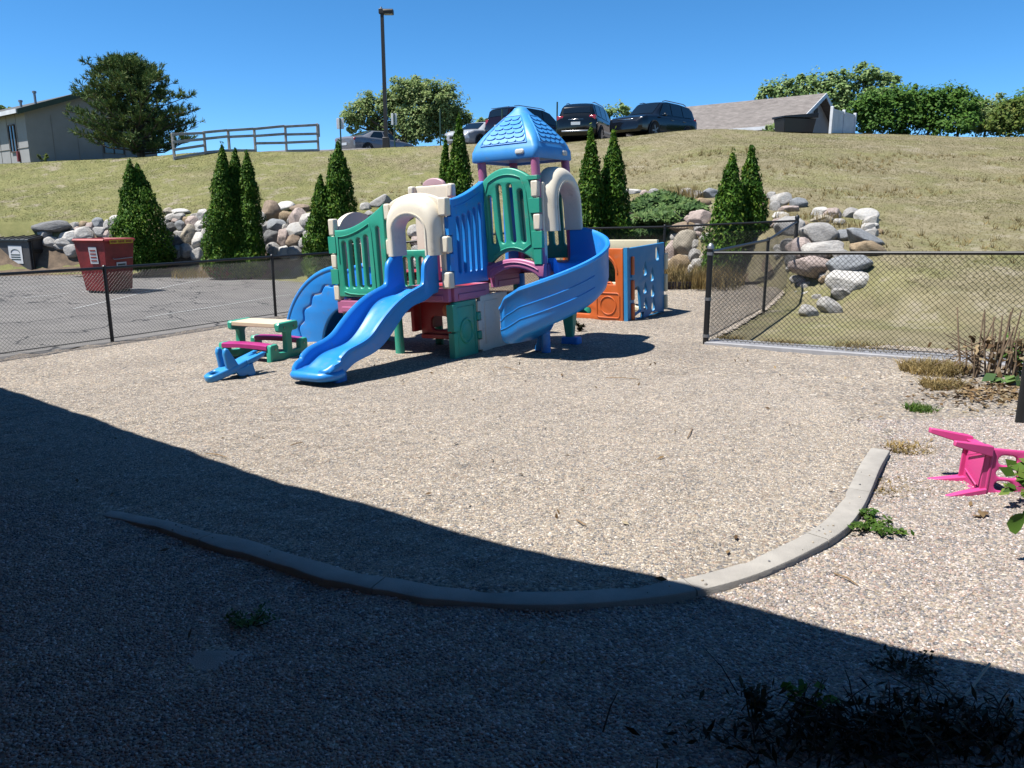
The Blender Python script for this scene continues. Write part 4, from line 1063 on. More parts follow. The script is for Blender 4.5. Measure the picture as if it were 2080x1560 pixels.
def decal(nm, m, u0, u1, v0, v1, par=dm, fr=fr):
    return MB().add([fr(u0, v0, 0), fr(u1, v0, 0), fr(u1, v1, 0), fr(u0, v1, 0), fr(u0, v0, .004), fr(u1, v0, .004), fr(u1, v1, .004), fr(u0, v1, .004)], [(0, 1, 2, 3), (4, 5, 6, 7), (0, 1, 5, 4), (1, 2, 6, 5), (2, 3, 7, 6), (3, 0, 4, 7)]).build(nm, m, par)
fr2 = lambda u, v, w: fr(u, v, w + .035)
ws = decal('warning_strip', YEL, .12, .9, 1.19, 1.285, dm, lambda u, v, w: fr(u, v, w + .04))
for k in range(14):
    if k in (4, 9): continue
    decal('lettering', REDINK, .15 + .051 * k, .15 + .051 * k + .033, 1.215, 1.262, ws, lambda u, v, w: fr(u, v, w + .045))
st = decal('sticker', WHITE, .36, .72, .62, .74, dm)
decal('lettering', INK, .40, .68, .66, .70, st, lambda u, v, w: fr(u, v, w + .005))
MB().tube([fr(.18, .84, .05), fr(.24, .82, .05), fr(.55, .83, .06), fr(.88, .84, .05)], .012, 6).build('lift_bar', GALV, dm)
ls = MB(); z = .62
lf = lambda u, v, w: Vector((-(w1 - w0) * .6 * (v - .06) / (hh - .06) - .012 - w, dd0 * u, v))
sd = decal('sticker', WHITE, .2, .55, .72, 1.12, dm, lf)
for k in range(4): decal('lettering', REDINK, .25, .5, .78 + .08 * k, .81 + .08 * k, sd, lambda u, v, w: lf(u, v, w + .005))
for x in (.1, w0 - .1): MB().box((x, dd0 / 2, .02), (.1, dd0 * .9, .07)).build('skid', DBLK, dm)
# black dumpster
bp2 = gnd(66, 557, -.1)
db = thing('dumpster', 'dark grey dumpster with closed black lid and a white sign, beside the boulder wall', 'dumpster', (bp2.x, bp2.y, float(asph_z(bp2.x, bp2.y)) + .1), R(-21))
# front face extends to -X from the corner at the origin; side face recedes to +X+Y
b = MB(); W_, D_ = 1.9, 1.15
def box8(x0, x1, y0, y1, z0, z1, dz=0): return [[Vector((x0, y0, z0)), Vector((x1, y0, z0)), Vector((x1, y1, z0)), Vector((x0, y1, z0))], [Vector((x0, y0, z1)), Vector((x1, y0, z1)), Vector((x1, y1, z1 + dz)), Vector((x0, y1, z1 + dz))]]
b.loft(box8(-W_, 0, 0, D_, 0, .98, .16)); b.build('body', DGREY, db, bevel=.015)
b = MB().loft([[Vector((x, y, z)) for x, y, z in ((-W_ - .05, -.07, .93), (.06, -.07, .93), (.06, D_ + .04, 1.16), (-W_ - .05, D_ + .04, 1.16))], [Vector((x, y, z)) for x, y, z in ((-W_ - .05, -.07, 1.02), (.06, -.07, 1.02), (.06, D_ + .04, 1.24), (-W_ - .05, D_ + .04, 1.24))]])
for k in range(6): b.tube([Vector((-W_ + .2 + .32 * k, -.06, 1.03)), Vector((-W_ + .2 + .32 * k, D_, 1.245))], .018, 5)
b.build('lid', LIDM, db, bevel=.02)
b = MB(); b.box((.03, D_ * .5, .62), (.05, D_ * .8, .12)); b.box((.03, .08, .5), (.06, .06, .9)); b.box((.03, D_ - .08, .55), (.06, .06, .95)); b.build('side_sleeve', DBLK, db)
fs = lambda u, v, w: Vector((-.95 + .62 * u, -.012 - w, .22 + .58 * v))
sg_ = decal('sign', WHITE, 0, 1, 0, 1, db, fs)
MB().tube([fs(.5 + .32 * math.cos(a), .6 + .2 * math.sin(a), .006) for a in np.linspace(0, math.pi, 11)], .012, 5).build('emblem', INK, sg_)
for k in range(3): decal('lettering', INK, .15, .85, .2 + .13 * k, .26 + .13 * k, sg_, lambda u, v, w: fs(u, v, w + .005))
b = MB()
for x in (-W_ + .15, -.15):
    for y in (.15, D_ - .15): b.lathe([(0, -.03), (.06, -.03), (.06, .03), (0, .03)], 12, (x, y, -.04), 'X')
b.build('caster', RUBBER, db)
b = MB(); 
for k in range(9): b.tube([Vector((-W_ + .1 + k * .22, -.075, 1.0)), Vector((-W_ + .25 + k * .22, -.075, 1.0))], .008, 5)
b.build('hinge_rod', GALV, db)

# ================================================================== boulders of the bank
LAB = {'dark': ('dark grey', (.20, .20, .20)), 'pale': ('pale grey', (.56, .53, .49)), 'grey': ('grey', (.42, .405, .385)), 'blue': ('blue grey', (.31, .325, .34)), 'white': ('near white', (.70, .67, .62)), 'pink': ('pinkish', (.53, .43, .385)), 'tan': ('tan', (.40, .30, .19)), 'brown': ('brown', (.32, .245, .18)), 'buff': ('buff', (.44, .39, .31))}
def rock_mat(k, c):
    m, nt, b = newmat('stone_' + k); co = obj_co(nt); oi = nt.nodes.new('ShaderNodeObjectInfo')
    ad = nt.nodes.new('ShaderNodeVectorMath'); ad.operation = 'ADD'; nt.links.new(co, ad.inputs[0])
    cx = nt.nodes.new('ShaderNodeCombineXYZ'); ml = nt.nodes.new('ShaderNodeMath'); ml.operation = 'MULTIPLY'; ml.inputs[1].default_value = 40
    nt.links.new(oi.outputs['Random'], ml.inputs[0]); nt.links.new(ml.outputs[0], cx.inputs[0]); nt.links.new(cx.outputs[0], ad.inputs[1])
    f = noise(nt, 3.5, 8, .7, ad.outputs[0]); f2 = noise(nt, 24, 5, .7, ad.outputs[0])
    c = sc(c, 1.25); col = ramp(nt, f, [(.3, sc(c, .68)), (.5, c), (.7, tuple(min(.8, x * 1.18 + .03) for x in c))])
    col = mixc(nt, 1, col, ramp(nt, f2, [(.3, (.78,) * 3), (.7, (1.2,) * 3)]), 'MULTIPLY')
    nt.links.new(col, b.inputs['Base Color']); b.inputs['Roughness'].default_value = .88; b.inputs['Specular IOR Level'].default_value = .25
    bump(nt, b, noise(nt, 9, 8, .75, ad.outputs[0]), .8, .06); return m
ROCK = {k: rock_mat(k, v[1]) for k, v in LAB.items()}
import bmesh
def rock_mesh(seed):
    r_ = random.Random(seed); bm = bmesh.new(); bmesh.ops.create_icosphere(bm, subdivisions=4, radius=1)
    pl = []
    for _ in range(15):
        n_ = Vector((r_.gauss(0, 1), r_.gauss(0, 1), r_.gauss(0, 1))).normalized(); pl.append((n_, r_.uniform(.62, .93)))
    ph_ = [Vector((r_.uniform(-1, 1), r_.uniform(-1, 1), r_.uniform(-1, 1))) * 2.4 for _ in range(6)]
    for v in bm.verts:
        p = v.co.copy()
        for n_, d_ in pl:
            s_ = p.dot(n_)
            if s_ > d_: p -= n_ * (s_ - d_) * .9
        k = 1 + sum(.028 / (1 + i * .4) * math.sin(q.dot(v.co) * (1 + i * .9) + i) for i, q in enumerate(ph_))
        v.co = p * k
    me = bpy.data.meshes.new('boulder'); bm.to_mesh(me); bm.free(); me.shade_smooth(); return me
RM = {k: [rock_mesh(hash(k) % 1000 + i * 31 if 0 else sum(map(ord, k)) + i * 31) for i in range(3)] for k in LAB}
for k, l in RM.items():
    for me in l: me.materials.append(ROCK[k])
used = {}
SHAPE = lambda w, h: 'long flat' if w > 2.2 * h else ('wide' if w > 1.45 * h else ('upright' if h > 1.15 * w else 'rounded'))
def boulder(px, py, w, h, col, where, group, lift=.0, rot=0):
    p = hit(px, py + h * .28); y = p.y + lift; k = y / FPX * 1.02; q = at(px, py, y + .05)
    sx, sz = w * k * .56, h * k * .58; sy = (sx * .6 + sz * .4) * .95
    me = RM[col][rng.randrange(3)]
    o = bpy.data.objects.new('boulder', me); C.objects.link(o)
    o.location = q; o.scale = (sx * 1.2, sy * 1.1, sz * 1.2); o.rotation_euler = (rng.uniform(-.15, .15), rot + rng.uniform(-.12, .12), rng.uniform(-.4, .4))
    size = 'large' if max(w, h) > 40 else ('small' if max(w, h) < 17 else 'mid sized')
    base = f'{size} {SHAPE(w, h)} {LAB[col][0]} boulder {where}'.replace('mid sized rounded', 'medium').replace('large rounded', 'large').replace('small rounded', 'small').replace('mid sized', 'medium')
    used.setdefault(base, []).append((o, px, py)); o['category'] = 'boulder'; o['group'] = group
def zl(lst, ox, oy, s_, secs, group):
    for x, y, w, h, c, *r in lst:
        px, py = ox + x / s_, oy + y / s_
        where = next(n_ for lim, n_ in secs if px < lim); boulder(px, py, w / s_, h / s_, c, where(py) if callable(where) else where, group, rot=r[0] if r else 0)
G1 = [(360, 592, 220, 65, 'dark'), (495, 585, 60, 50, 'pale'), (560, 578, 58, 52, 'tan'), (605, 595, 66, 55, 'pink'), (655, 567, 76, 58, 'blue'), (730, 580, 66, 65, 'pale'), (755, 535, 50, 34, 'white'), (515, 615, 56, 46, 'pink'), (575, 640, 110, 86, 'pale'), (670, 622, 86, 70, 'grey'), (465, 650, 120, 66, 'white'), (445, 690, 110, 56, 'pale'), (715, 645, 76, 52, 'pink'), (490, 748, 110, 66, 'grey'), (600, 700, 90, 60, 'grey'), (680, 700, 80, 60, 'pale'), (410, 720, 80, 46, 'grey'), (560, 745, 80, 60, 'pink'), (650, 760, 90, 70, 'grey'), (730, 740, 90, 80, 'pale'), (300, 640, 90, 60, 'grey'), (350, 690, 90, 60, 'pale'),
      (1115, 492, 66, 44, 'buff'), (1190, 492, 100, 36, 'white'), (1130, 530, 60, 44, 'pale'), (1185, 525, 76, 46, 'grey'), (1235, 545, 66, 42, 'tan'), (1290, 515, 50, 32, 'pale'), (1340, 515, 66, 76, 'white'), (1165, 557, 56, 38, 'pink'), (1195, 587, 66, 60, 'blue'), (1270, 562, 88, 66, 'pink'), (1325, 580, 68, 48, 'white'), (1140, 590, 60, 50, 'dark'), (1190, 637, 68, 52, 'grey'), (1245, 650, 86, 115, 'buff'), (1315, 622, 56, 46, 'grey'), (1310, 685, 86, 88, 'white'), (1170, 685, 86, 66, 'dark'), (1240, 747, 96, 76, 'grey'), (1312, 770, 80, 80, 'pale'), (1180, 752, 70, 72, 'grey'), (1085, 560, 66, 60, 'grey'), (1100, 620, 70, 70, 'dark'), (1110, 690, 70, 70, 'grey'), (1370, 560, 60, 60, 'grey'), (1370, 640, 60, 70, 'pale'),
      (1790, 498, 110, 122, 'brown'), (1885, 462, 104, 60, 'white'), (1985, 472, 110, 52, 'brown'), (1885, 522, 78, 70, 'tan'), (1970, 537, 98, 106, 'pink'), (1820, 592, 110, 86, 'blue'), (1955, 617, 104, 82, 'white'), (1890, 602, 44, 56, 'pale'), (1920, 550, 38, 46, 'grey'), (1880, 672, 86, 104, 'pink'), (1940, 692, 82, 86, 'brown'), (1995, 700, 46, 66, 'pale'), (1878, 757, 78, 80, 'white'), (1950, 767, 100, 76, 'grey'), (1800, 665, 90, 86, 'dark'), (1810, 745, 90, 80, 'grey'), (1745, 600, 80, 80, 'grey'), (1740, 690, 80, 80, 'pale'), (1740, 520, 70, 70, 'grey'), (2040, 560, 90, 90, 'pale'), (2050, 660, 90, 90, 'grey')]
row = lambda base: (lambda py: f'{"top" if py < 436 else ("middle" if py < 478 else "bottom")} course {base}')
SEC1 = [(160, row('behind the black dumpster')), (255, row('behind the red dumpster')), (430, row('between double and triple evergreens')), (2000, row('right of the triple evergreen'))]
zl(G1, 0, 280, 3.25, SEC1, 'boulders of the stacked bank by the parking lot')
G2 = [(870, 1045, 90, 76, 'pale'), (1010, 1000, 190, 110, 'grey', -.45), (900, 1130, 90, 80, 'grey'), (1050, 1110, 100, 90, 'pale'), (1180, 1060, 90, 70, 'pink')]
zl(G2, 560, 200, 4.727, [(3000, 'above the sloped green panel')], 'boulders behind the play structure')
G2b = [(845, 470, 26, 22, 'pale'), (868, 462, 24, 20, 'grey'), (848, 492, 28, 18, 'pink'), (872, 486, 24, 22, 'pale'), (850, 512, 28, 20, 'grey'), (874, 510, 26, 20, 'buff'), (848, 534, 30, 20, 'pale'), (876, 536, 28, 22, 'pink'), (820, 440, 28, 22, 'grey')]
zl(G2b, 0, 0, 1, [(3000, 'seen through the slide arch')], 'boulders behind the play structure')
G3 = [(100, 785, 60, 40, 'pale'), (160, 800, 66, 44, 'grey'), (235, 795, 86, 52, 'blue'), (185, 842, 96, 50, 'tan'), (50, 940, 120, 80, 'dark'), (170, 945, 118, 86, 'pink'), (90, 990, 130, 56, 'brown'), (180, 1000, 56, 46, 'grey'), (100, 1092, 122, 128, 'buff'), (20, 1130, 80, 98, 'pink'), (55, 1202, 128, 96, 'tan'), (152, 1155, 66, 66, 'grey'), (135, 1235, 48, 60, 'white'), (150, 1092, 48, 54, 'pale'),
      (600, 805, 46, 50, 'grey'), (670, 830, 108, 76, 'pale'), (760, 852, 78, 56, 'blue'), (620, 872, 56, 54, 'grey'), (705, 882, 96, 36, 'pink'), (655, 922, 78, 44, 'white'), (885, 900, 82, 54, 'white'), (955, 912, 88, 56, 'pink'), (890, 945, 96, 44, 'buff'), (1070, 912, 86, 60, 'grey'), (1148, 922, 116, 66, 'white'), (1182, 952, 76, 58, 'pale'), (1175, 988, 82, 34, 'grey'),
      (628, 972, 66, 56, 'pink'), (710, 992, 146, 116, 'grey'), (880, 1037, 212, 106, 'grey'), (1030, 1042, 116, 66, 'blue'), (1150, 1067, 236, 76, 'blue', .35), (772, 1112, 136, 96, 'pink'), (925, 1117, 198, 86, 'pale'), (1160, 1118, 186, 86, 'tan', .3), (1005, 1152, 96, 56, 'grey'), (850, 1217, 248, 108, 'pink'), (1060, 1207, 198, 88, 'blue'), (985, 1257, 66, 66, 'pale'), (770, 1292, 98, 46, 'white'), (1058, 1305, 206, 118, 'white'), (910, 1432, 66, 46, 'tan'), (870, 1402, 66, 36, 'grey'), (1035, 1385, 136, 66, 'grey', .5), (940, 1465, 128, 80, 'pale', .75), (815, 1490, 98, 66, 'pale', .4), (700, 1100, 80, 80, 'grey'), (730, 1180, 80, 80, 'dark')]
G3 += [(992, 1296, 71, 59, 'pale'), (757, 965, 45, 29, 'buff'), (840, 989, 48, 37, 'tan'), (776, 1380, 70, 42, 'grey'), (680, 941, 75, 46, 'buff'), (1205, 1020, 45, 29, 'buff'), (940, 1265, 47, 39, 'buff'), (788, 1113, 45, 27, 'grey'), (809, 1332, 63, 46, 'pale'), (642, 1111, 51, 39, 'white'), (903, 1278, 40, 34, 'pale'), (1198, 1112, 55, 39, 'tan'), (831, 1218, 38, 22, 'white'), (993, 1398, 43, 27, 'grey'), (817, 1110, 60, 47, 'grey'), (972, 1315, 53, 34, 'tan'), (1196, 984, 52, 38, 'white'), (814, 1384, 61, 39, 'pale'), (793, 1323, 64, 49, 'pink'), (1228, 1018, 40, 34, 'tan'), (817, 1060, 65, 39, 'pale'), (1105, 1100, 47, 39, 'white'), (997, 1318, 42, 29, 'white'), (637, 1142, 44, 36, 'white'), (908, 1290, 58, 37, 'tan'), (1168, 994, 73, 51, 'white'), (995, 1180, 52, 30, 'pink'), (925, 1203, 59, 34, 'pale'), (1038, 1259, 70, 46, 'pink'), (1126, 1067, 79, 61, 'pale'), (1009, 1219, 38, 27, 'pink'), (805, 1071, 50, 35, 'pale'), (819, 1249, 69, 55, 'pale'), (1181, 1023, 74, 51, 'pale'), (933, 1020, 73, 61, 'grey'), (778, 978, 66, 45, 'tan'), (791, 1206, 74, 47, 'pale'), (723, 1221, 64, 39, 'white'), (997, 960, 58, 36, 'pale'), (1162, 993, 79, 55, 'pale'), (862, 1109, 66, 38, 'buff'), (750, 1374, 38, 26, 'pink'), (1034, 1203, 79, 56, 'pink'), (814, 1219, 78, 62, 'tan'), (858, 1211, 61, 42, 'white'), (975, 1211, 78, 66, 'grey'), (91, 1177, 36, 23, 'white'), (85, 1172, 55, 40, 'buff'), (123, 1049, 60, 43, 'white'), (147, 981, 69, 52, 'tan'), (15, 1193, 46, 41, 'white'), (120, 938, 57, 42, 'pink'), (19, 942, 49, 37, 'pink'), (66, 1047, 37, 28, 'white'), (176, 989, 53, 47, 'grey'), (14, 939, 46, 37, 'pink'), (178, 908, 48, 39, 'white'), (18, 978, 51, 45, 'buff'), (13, 1141, 51, 39, 'grey'), (207, 1161, 52, 42, 'buff'), (217, 1044, 62, 43, 'pale'), (170, 1034, 46, 38, 'pink'), (43, 1048, 55, 41, 'pale'), (134, 1032, 54, 33, 'buff'), (71, 926, 38, 34, 'pale'), (176, 1203, 70, 57, 'pale')]
SEC3 = [(1430, lambda py: f'{"above" if py < 440 else "below"} the feathery juniper'), (1582, 'beside the evergreens behind the return fence'), (3000, lambda py: 'in the upper row beside the lawn' if py < 470 else ('heaped above the return fence' if py < 520 else ('seen through the lawn fence' if py < 600 else 'half sunk in the lawn')))]
zl(G3, 1360, 120, 2.889, SEC3, 'boulders spilling round the lawn edge')
G4 = [(975, 155, 146, 60, 'white'), (1090, 178, 86, 66, 'pink'), (1195, 182, 118, 92, 'grey'), (1410, 212, 78, 36, 'white'), (1540, 167, 96, 60, 'pale')]
zl(G4, 1100, 360, 5.2, [(3000, 'atop the feathery juniper')], 'boulders spilling round the lawn edge')
ORD = ['first', 'second', 'third', 'fourth', 'fifth', 'sixth', 'seventh', 'eighth', 'ninth', 'tenth']
for base, l in used.items():
    l.sort(key=lambda q: q[1])
    for i, (o, px, py) in enumerate(l):
        o['label'] = base if len(l) == 1 else f'{ORD[i]} from left, {base}'

# ================================================================== vegetation
def leaf_mat(name, stops, rough=.6, trans=.25, spec=.12):
    m, nt, b = newmat(name); g = nt.nodes.new('ShaderNodeNewGeometry')
    c = ramp(nt, g.outputs['Random Per Island'], stops)
    big = ramp(nt, noise(nt, 2.2, 4, .65, g.outputs['Position']), [(.3, (.62, .68, .66)), (.7, (1.32, 1.22, 1.0))])
    c = mixc(nt, 1, c, big, 'MULTIPLY')
    nt.links.new(c, b.inputs['Base Color']); b.inputs['Roughness'].default_value = rough; b.inputs['Specular IOR Level'].default_value = spec
    if trans:
        t = nt.nodes.new('ShaderNodeBsdfTranslucent'); nt.links.new(c, t.inputs['Color'])
        mx = nt.nodes.new('ShaderNodeMixShader'); mx.inputs[0].default_value = trans; nt.links.new(b.outputs[0], mx.inputs[1]); nt.links.new(t.outputs[0], mx.inputs[2])
        nt.links.new(mx.outputs[0], nt.nodes['Material Output'].inputs['Surface'])
    return m
L_ARB = leaf_mat('arborvitae_leaf', [(0, (.035, .11, .014)), (.5, (.08, .20, .022)), (.85, (.16, .31, .035)), (1, (.26, .34, .06))])
L_BRN = leaf_mat('browned_leaf', [(0, (.12, .06, .02)), (1, (.25, .14, .05))])
L_PINE = leaf_mat('pine_needle', [(0, (0.075, 0.156, 0.058)), (0.6, (0.144, 0.237, 0.078)), (1, (0.263, 0.3, 0.104))], trans=.12)
L_OAK = leaf_mat('broad_leaf', [(0, (0.208, 0.325, 0.125)), (0.6, (0.37, 0.512, 0.206)), (1, (0.546, 0.625, 0.312))], trans=.45)
L_COT = leaf_mat('cottonwood_leaf', [(0, (0.175, 0.304, 0.101)), (0.6, (0.283, 0.433, 0.163)), (1, (0.432, 0.563, 0.283))], trans=.3)
L_SUM = leaf_mat('shrub_leaf', [(0, (0.053, 0.145, 0.026)), (0.6, (0.099, 0.224, 0.04)), (1, (0.165, 0.304, 0.059))], trans=.3)
L_YEL = leaf_mat('yellow_green_leaf', [(0, (0.085, 0.15, 0.03)), (0.6, (0.15, 0.23, 0.05)), (1, (0.28, 0.3, 0.08))], trans=.3)
L_JUN = leaf_mat('juniper_leaf', [(0, (.07, .15, .05)), (.6, (.13, .24, .08)), (1, (.22, .33, .12))], trans=.2)
L_WEED = leaf_mat('weed_leaf', [(0, (.06, .14, .025)), (.6, (.11, .22, .04)), (1, (.19, .29, .06))], trans=.35)
L_DRY = leaf_mat('dry_grass_blade', [(0, (.26, .185, .075)), (.5, (.40, .30, .14)), (1, (.52, .42, .22))], trans=.3)
L_LIT = leaf_mat('leaf_litter', [(0, (.11, .065, .035)), (.5, (.24, .16, .09)), (.85, (.36, .27, .17)), (1, (.5, .44, .34))], trans=.1)
L_DARK = leaf_mat('dead_weed', [(0, (.03, .025, .017)), (.6, (.065, .052, .032)), (1, (.04, .05, .025))], trans=.1)
BARK = mat('bark', (.10, .075, .055), .95, 0, .35, 9, .8, 40)
STALK = mat('dead_stalk', (.27, .19, .12), .9, 0, .4, 14)
def cards(cen, nrm, size, asp=1.0, upbias=None):
    """leaf cards: centres, normals, per-card sizes"""
    n = len(cen); nrm = nrm / (np.linalg.norm(nrm, axis=1, keepdims=True) + 1e-9)
    ref = nr.normal(size=(n, 3)) if upbias is None else np.tile(np.array([0, 0, 1.0]), (n, 1)) + nr.normal(size=(n, 3)) * upbias
    u = np.cross(ref, nrm); u /= (np.linalg.norm(u, axis=1, keepdims=True) + 1e-9); v = np.cross(nrm, u)
    a = (size * .5)[:, None]; h = a * asp
    # pointed leaf: a kite folded a touch along its length
    P = np.stack([cen - v * h, cen + u * a * .8 + v * h * .1 + nrm * a * .12, cen + v * h, cen - u * a * .8 + v * h * .1 + nrm * a * .12], 1)
    return P
def limb_tubes(b, p, q, r0, r1, n=5, wob=.1):
    pts = []; L = (q - p).length
    for k in range(n + 1):
        t = k / n; pts.append(p.lerp(q, t) + Vector((rng.gauss(0, 1), rng.gauss(0, 1), rng.gauss(0, .5))) * wob * L * .12 * math.sin(math.pi * t))
    b.tube(pts, [r0 + (r1 - r0) * k / n for k in range(n + 1)], 7)
# ---- arborvitae
def arborvitae(px, topy, basey, hw, y, label, lean_=0, n=5200, group='evergreens along the stone bank', brown=.0):
    base = at(px, basey, y); top = at(px + lean_, topy, y); H = top.z - base.z; Rm = hw * y / FPX
    root = thing('arborvitae', label, 'evergreen', (base.x, base.y, base.z), 0, group)
    lumps = [(rng.uniform(0, 6.28), rng.uniform(.02, .93), rng.uniform(.13, .30), rng.uniform(.08, .30)) for _ in range(64)]
    Rm *= 1.12; n = int(2.6 * n * (H / 3.4) * (.55 + .45 * Rm / .75))
    t = nr.random(n) ** 1.25; a = nr.random(n) * 2 * math.pi
    prof_ = np.interp(t, [0, .06, .2, .45, .7, .88, 1], [.66, .92, 1, .86, .56, .27, .05])
    bulge = np.zeros(n)
    for la, lt, lw, lh in lumps:
        da = np.abs((a - la + math.pi) % (2 * math.pi) - math.pi); e = np.exp(-((da * np.maximum(prof_, .2) / .36) ** 2 + ((t - lt) / (lw * .30)) ** 2)); bulge = np.maximum(bulge, e * lh)
    depth = nr.random(n) ** 2.2 * .42
    rr = Rm * prof_ * (.70 + bulge * 1.45) * (1 - depth) + nr.normal(0, .012, n)
    lx = (top.x - base.x) * t
    cen = np.stack([rr * np.cos(a) + lx, rr * np.sin(a), H * t * (1 + .02 * nr.normal(size=n))], 1)
    nrm = np.stack([np.cos(a), np.sin(a), .55 + 0 * a], 1) + nr.normal(0, .7, (n, 3))
    P = cards(cen, nrm, nr.uniform(.028, .07, n), 1.7, .5)
    if brown > 0:
        k = (t < brown) & (nr.random(n) < .6)
        quads('foliage', P[~k], L_ARB, root); quads('browned_foliage', P[k], L_BRN, root)
    else: quads('foliage', P, L_ARB, root)
    b = MB(); tv = Vector((top.x - base.x, 0, H * .93)); limb_tubes(b, Vector((0, 0, -.2)), tv, .06, .012, 6, .02)
    for k in range(10):
        tt = .08 + .075 * k; a_ = rng.uniform(0, 6.28); p = tv * tt; q = p + Vector((math.cos(a_), math.sin(a_), .7)) * Rm * (1 - tt) * .7; limb_tubes(b, p, q, .02, .006, 3)
    b.build('trunk', BARK, root)
    # opaque inner shade body of dense twigs
    m_ = 1300; t = nr.random(m_); a = nr.random(m_) * 6.283; pr = np.interp(t, [0, .2, .45, .7, .88, 1], [.6, .9, .75, .42, .17, .02])
    cen = np.stack([Rm * pr * .55 * np.cos(a) + (top.x - base.x) * t, Rm * pr * .55 * np.sin(a), H * t * .97], 1); nrm = np.stack([np.cos(a), np.sin(a), 0 * a], 1) + nr.normal(0, .3, (m_, 3))
    quads('inner_foliage', cards(cen, nrm, nr.uniform(.10, .2, m_), 1.4, .3), L_ARB, root)
    return root
arborvitae(264, 331, 545, 33, 24.3, 'slender left half of the evergreen clump behind the red dumpster')
arborvitae(294, 341, 545, 57, 24.5, 'broad right half of the evergreen clump behind the red dumpster', -15)
arborvitae(449, 302, 561, 37, 23.4, 'left and tallest stem of the triple evergreen by the asphalt lot', 3, brown=.08)
arborvitae(478, 312, 561, 40, 23.7, 'middle stem of the triple evergreen by the asphalt lot', 0)
arborvitae(508, 316, 561, 36, 23.6, 'right hand stem of the triple evergreen by the asphalt lot', -6)
arborvitae(647, 362, 566, 34, 22.4, 'short left half of the evergreen pair left of the play structure', 4)
arborvitae(686, 297, 566, 50, 22.7, 'tall right half of the evergreen pair left of the play structure', 1, n=6400)
arborvitae(901, 289, 570, 22, 20.6, 'small slim evergreen just left of the play tower', 4)
arborvitae(935, 246, 570, 36, 20.3, 'tall evergreen just left of the play tower', -3)
arborvitae(1200, 272, 590, 40, 17.6, 'left half of the evergreen pair right of the play tower', 0)
arborvitae(1242, 276, 590, 46, 17.9, 'right half of the evergreen pair right of the play tower', 4, n=6000)
arborvitae(1472, 318, 592, 48, 16.7, 'left half of the evergreen pair behind the return fence', 16, brown=.16)
arborvitae(1522, 305, 592, 46, 17.0, 'right half of the evergreen pair behind the return fence', 4, brown=.1)
# ---- spreading junipers on the bank
def juniper(spots, label):
    c = hit(*spots[0][:2]); root = thing('juniper_shrub', label, 'shrub', c)
    PP_ = []
    for px, py, rw, rh in spots:
        p = hit(px, py); k = p.y / FPX; n = int(1500 * rw * rh / 1500) + 300
        a = nr.random(n) * 6.283; r_ = np.sqrt(nr.random(n)); zz = nr.random(n)
        cen = np.stack([p.x - c.x + rw * k * r_ * np.cos(a), p.y - c.y + rw * k * .8 * r_ * np.sin(a), p.z - c.z + rh * k * (1 - r_ * .7) * zz], 1)
        nrm = np.stack([np.cos(a) * .5, np.sin(a) * .5 - .5, .8 + 0 * a], 1) + nr.normal(0, .5, (n, 3))
        PP_.append(cards(cen, nrm, nr.uniform(.06, .13, n), 2.2))
    quads('foliage', np.concatenate(PP_), L_JUN, root)
    b = MB()
    for i in range(7): limb_tubes(b, Vector((rng.uniform(-.4, .4), 0, -.1)), Vector((rng.uniform(-1.5, 1.5), rng.uniform(-.6, .3), rng.uniform(.1, .4))), .025, .008, 4, .2)
    b.build('stem', BARK, root)
juniper([(1350, 450, 60, 38), (1310, 430, 40, 36), (1400, 432, 36, 30), (1290, 470, 36, 40), (1345, 415, 50, 30), (1330, 475, 40, 24)], 'feathery light green spreading shrub among boulders right of the tall evergreen pair')
juniper([(1375, 575, 22, 20), (1340, 555, 20, 18), (1290, 545, 26, 30), (1360, 510, 20, 14)], 'low ragged shrub against the back fence beside the playhouse')
# ---- dry tall grass in the bed
def grass_clump(x, y, r_, h, n, m, label, cat='grass tuft', z=None, name='grass_tuft', group=None, spread=.5):
    z = float(terr(x, y)) if z is None else z
    a = nr.random(n) * 6.283; q = r_ * np.sqrt(nr.random(n)); bx, by = q * np.cos(a), q * np.sin(a)
    hh_ = h * nr.uniform(.45, 1.1, n); ln = nr.normal(0, spread, (n, 2)) * hh_[:, None]
    ta = nr.random(n) * 3.14; w_ = nr.uniform(.003, .006, n)[:, None] * (1 + h)
    wv_ = np.stack([np.cos(ta), np.sin(ta), 0 * ta], 1) * w_
    b0 = np.stack([bx, by, 0 * bx - .01], 1); m0 = b0 + np.stack([ln[:, 0] * .35, ln[:, 1] * .35, hh_ * .6], 1); t0 = b0 + np.stack([ln[:, 0], ln[:, 1], hh_], 1)
    P = np.concatenate([np.stack([b0 - wv_, b0 + wv_, m0 + wv_ * .8, m0 - wv_ * .8], 1), np.stack([m0 - wv_ * .8, m0 + wv_ * .8, t0 + wv_ * .1, t0 - wv_ * .1], 1)])
    o = quads(name, P, m); o.location = (x, y, z); tag(o, label, cat, group); return o
for px, py, r_, h, n, lab in ((1400, 580, .8, .5, 900, 'tall bleached grass below the round buff boulder at the back fence'), (1455, 585, .55, .45, 500, 'bleached grass at the foot of the left hand return evergreen'), (1310, 582, .5, .45, 500, 'bleached grass behind the blue droplet panel'),
                      (1640, 445, .7, .22, 240, 'straw coloured grass among the upper boulders beside the lawn'), (1712, 462, .5, .2, 160, 'straw coloured grass between two pinkish boulders'), (1390, 405, .5, .4, 300, 'dry grass at the right end of the feathery shrub')):
    p = hit(px, py); grass_clump(p.x, p.y, r_, h, n, L_DRY, lab, group='dry grass on the planted bank', spread=.3)
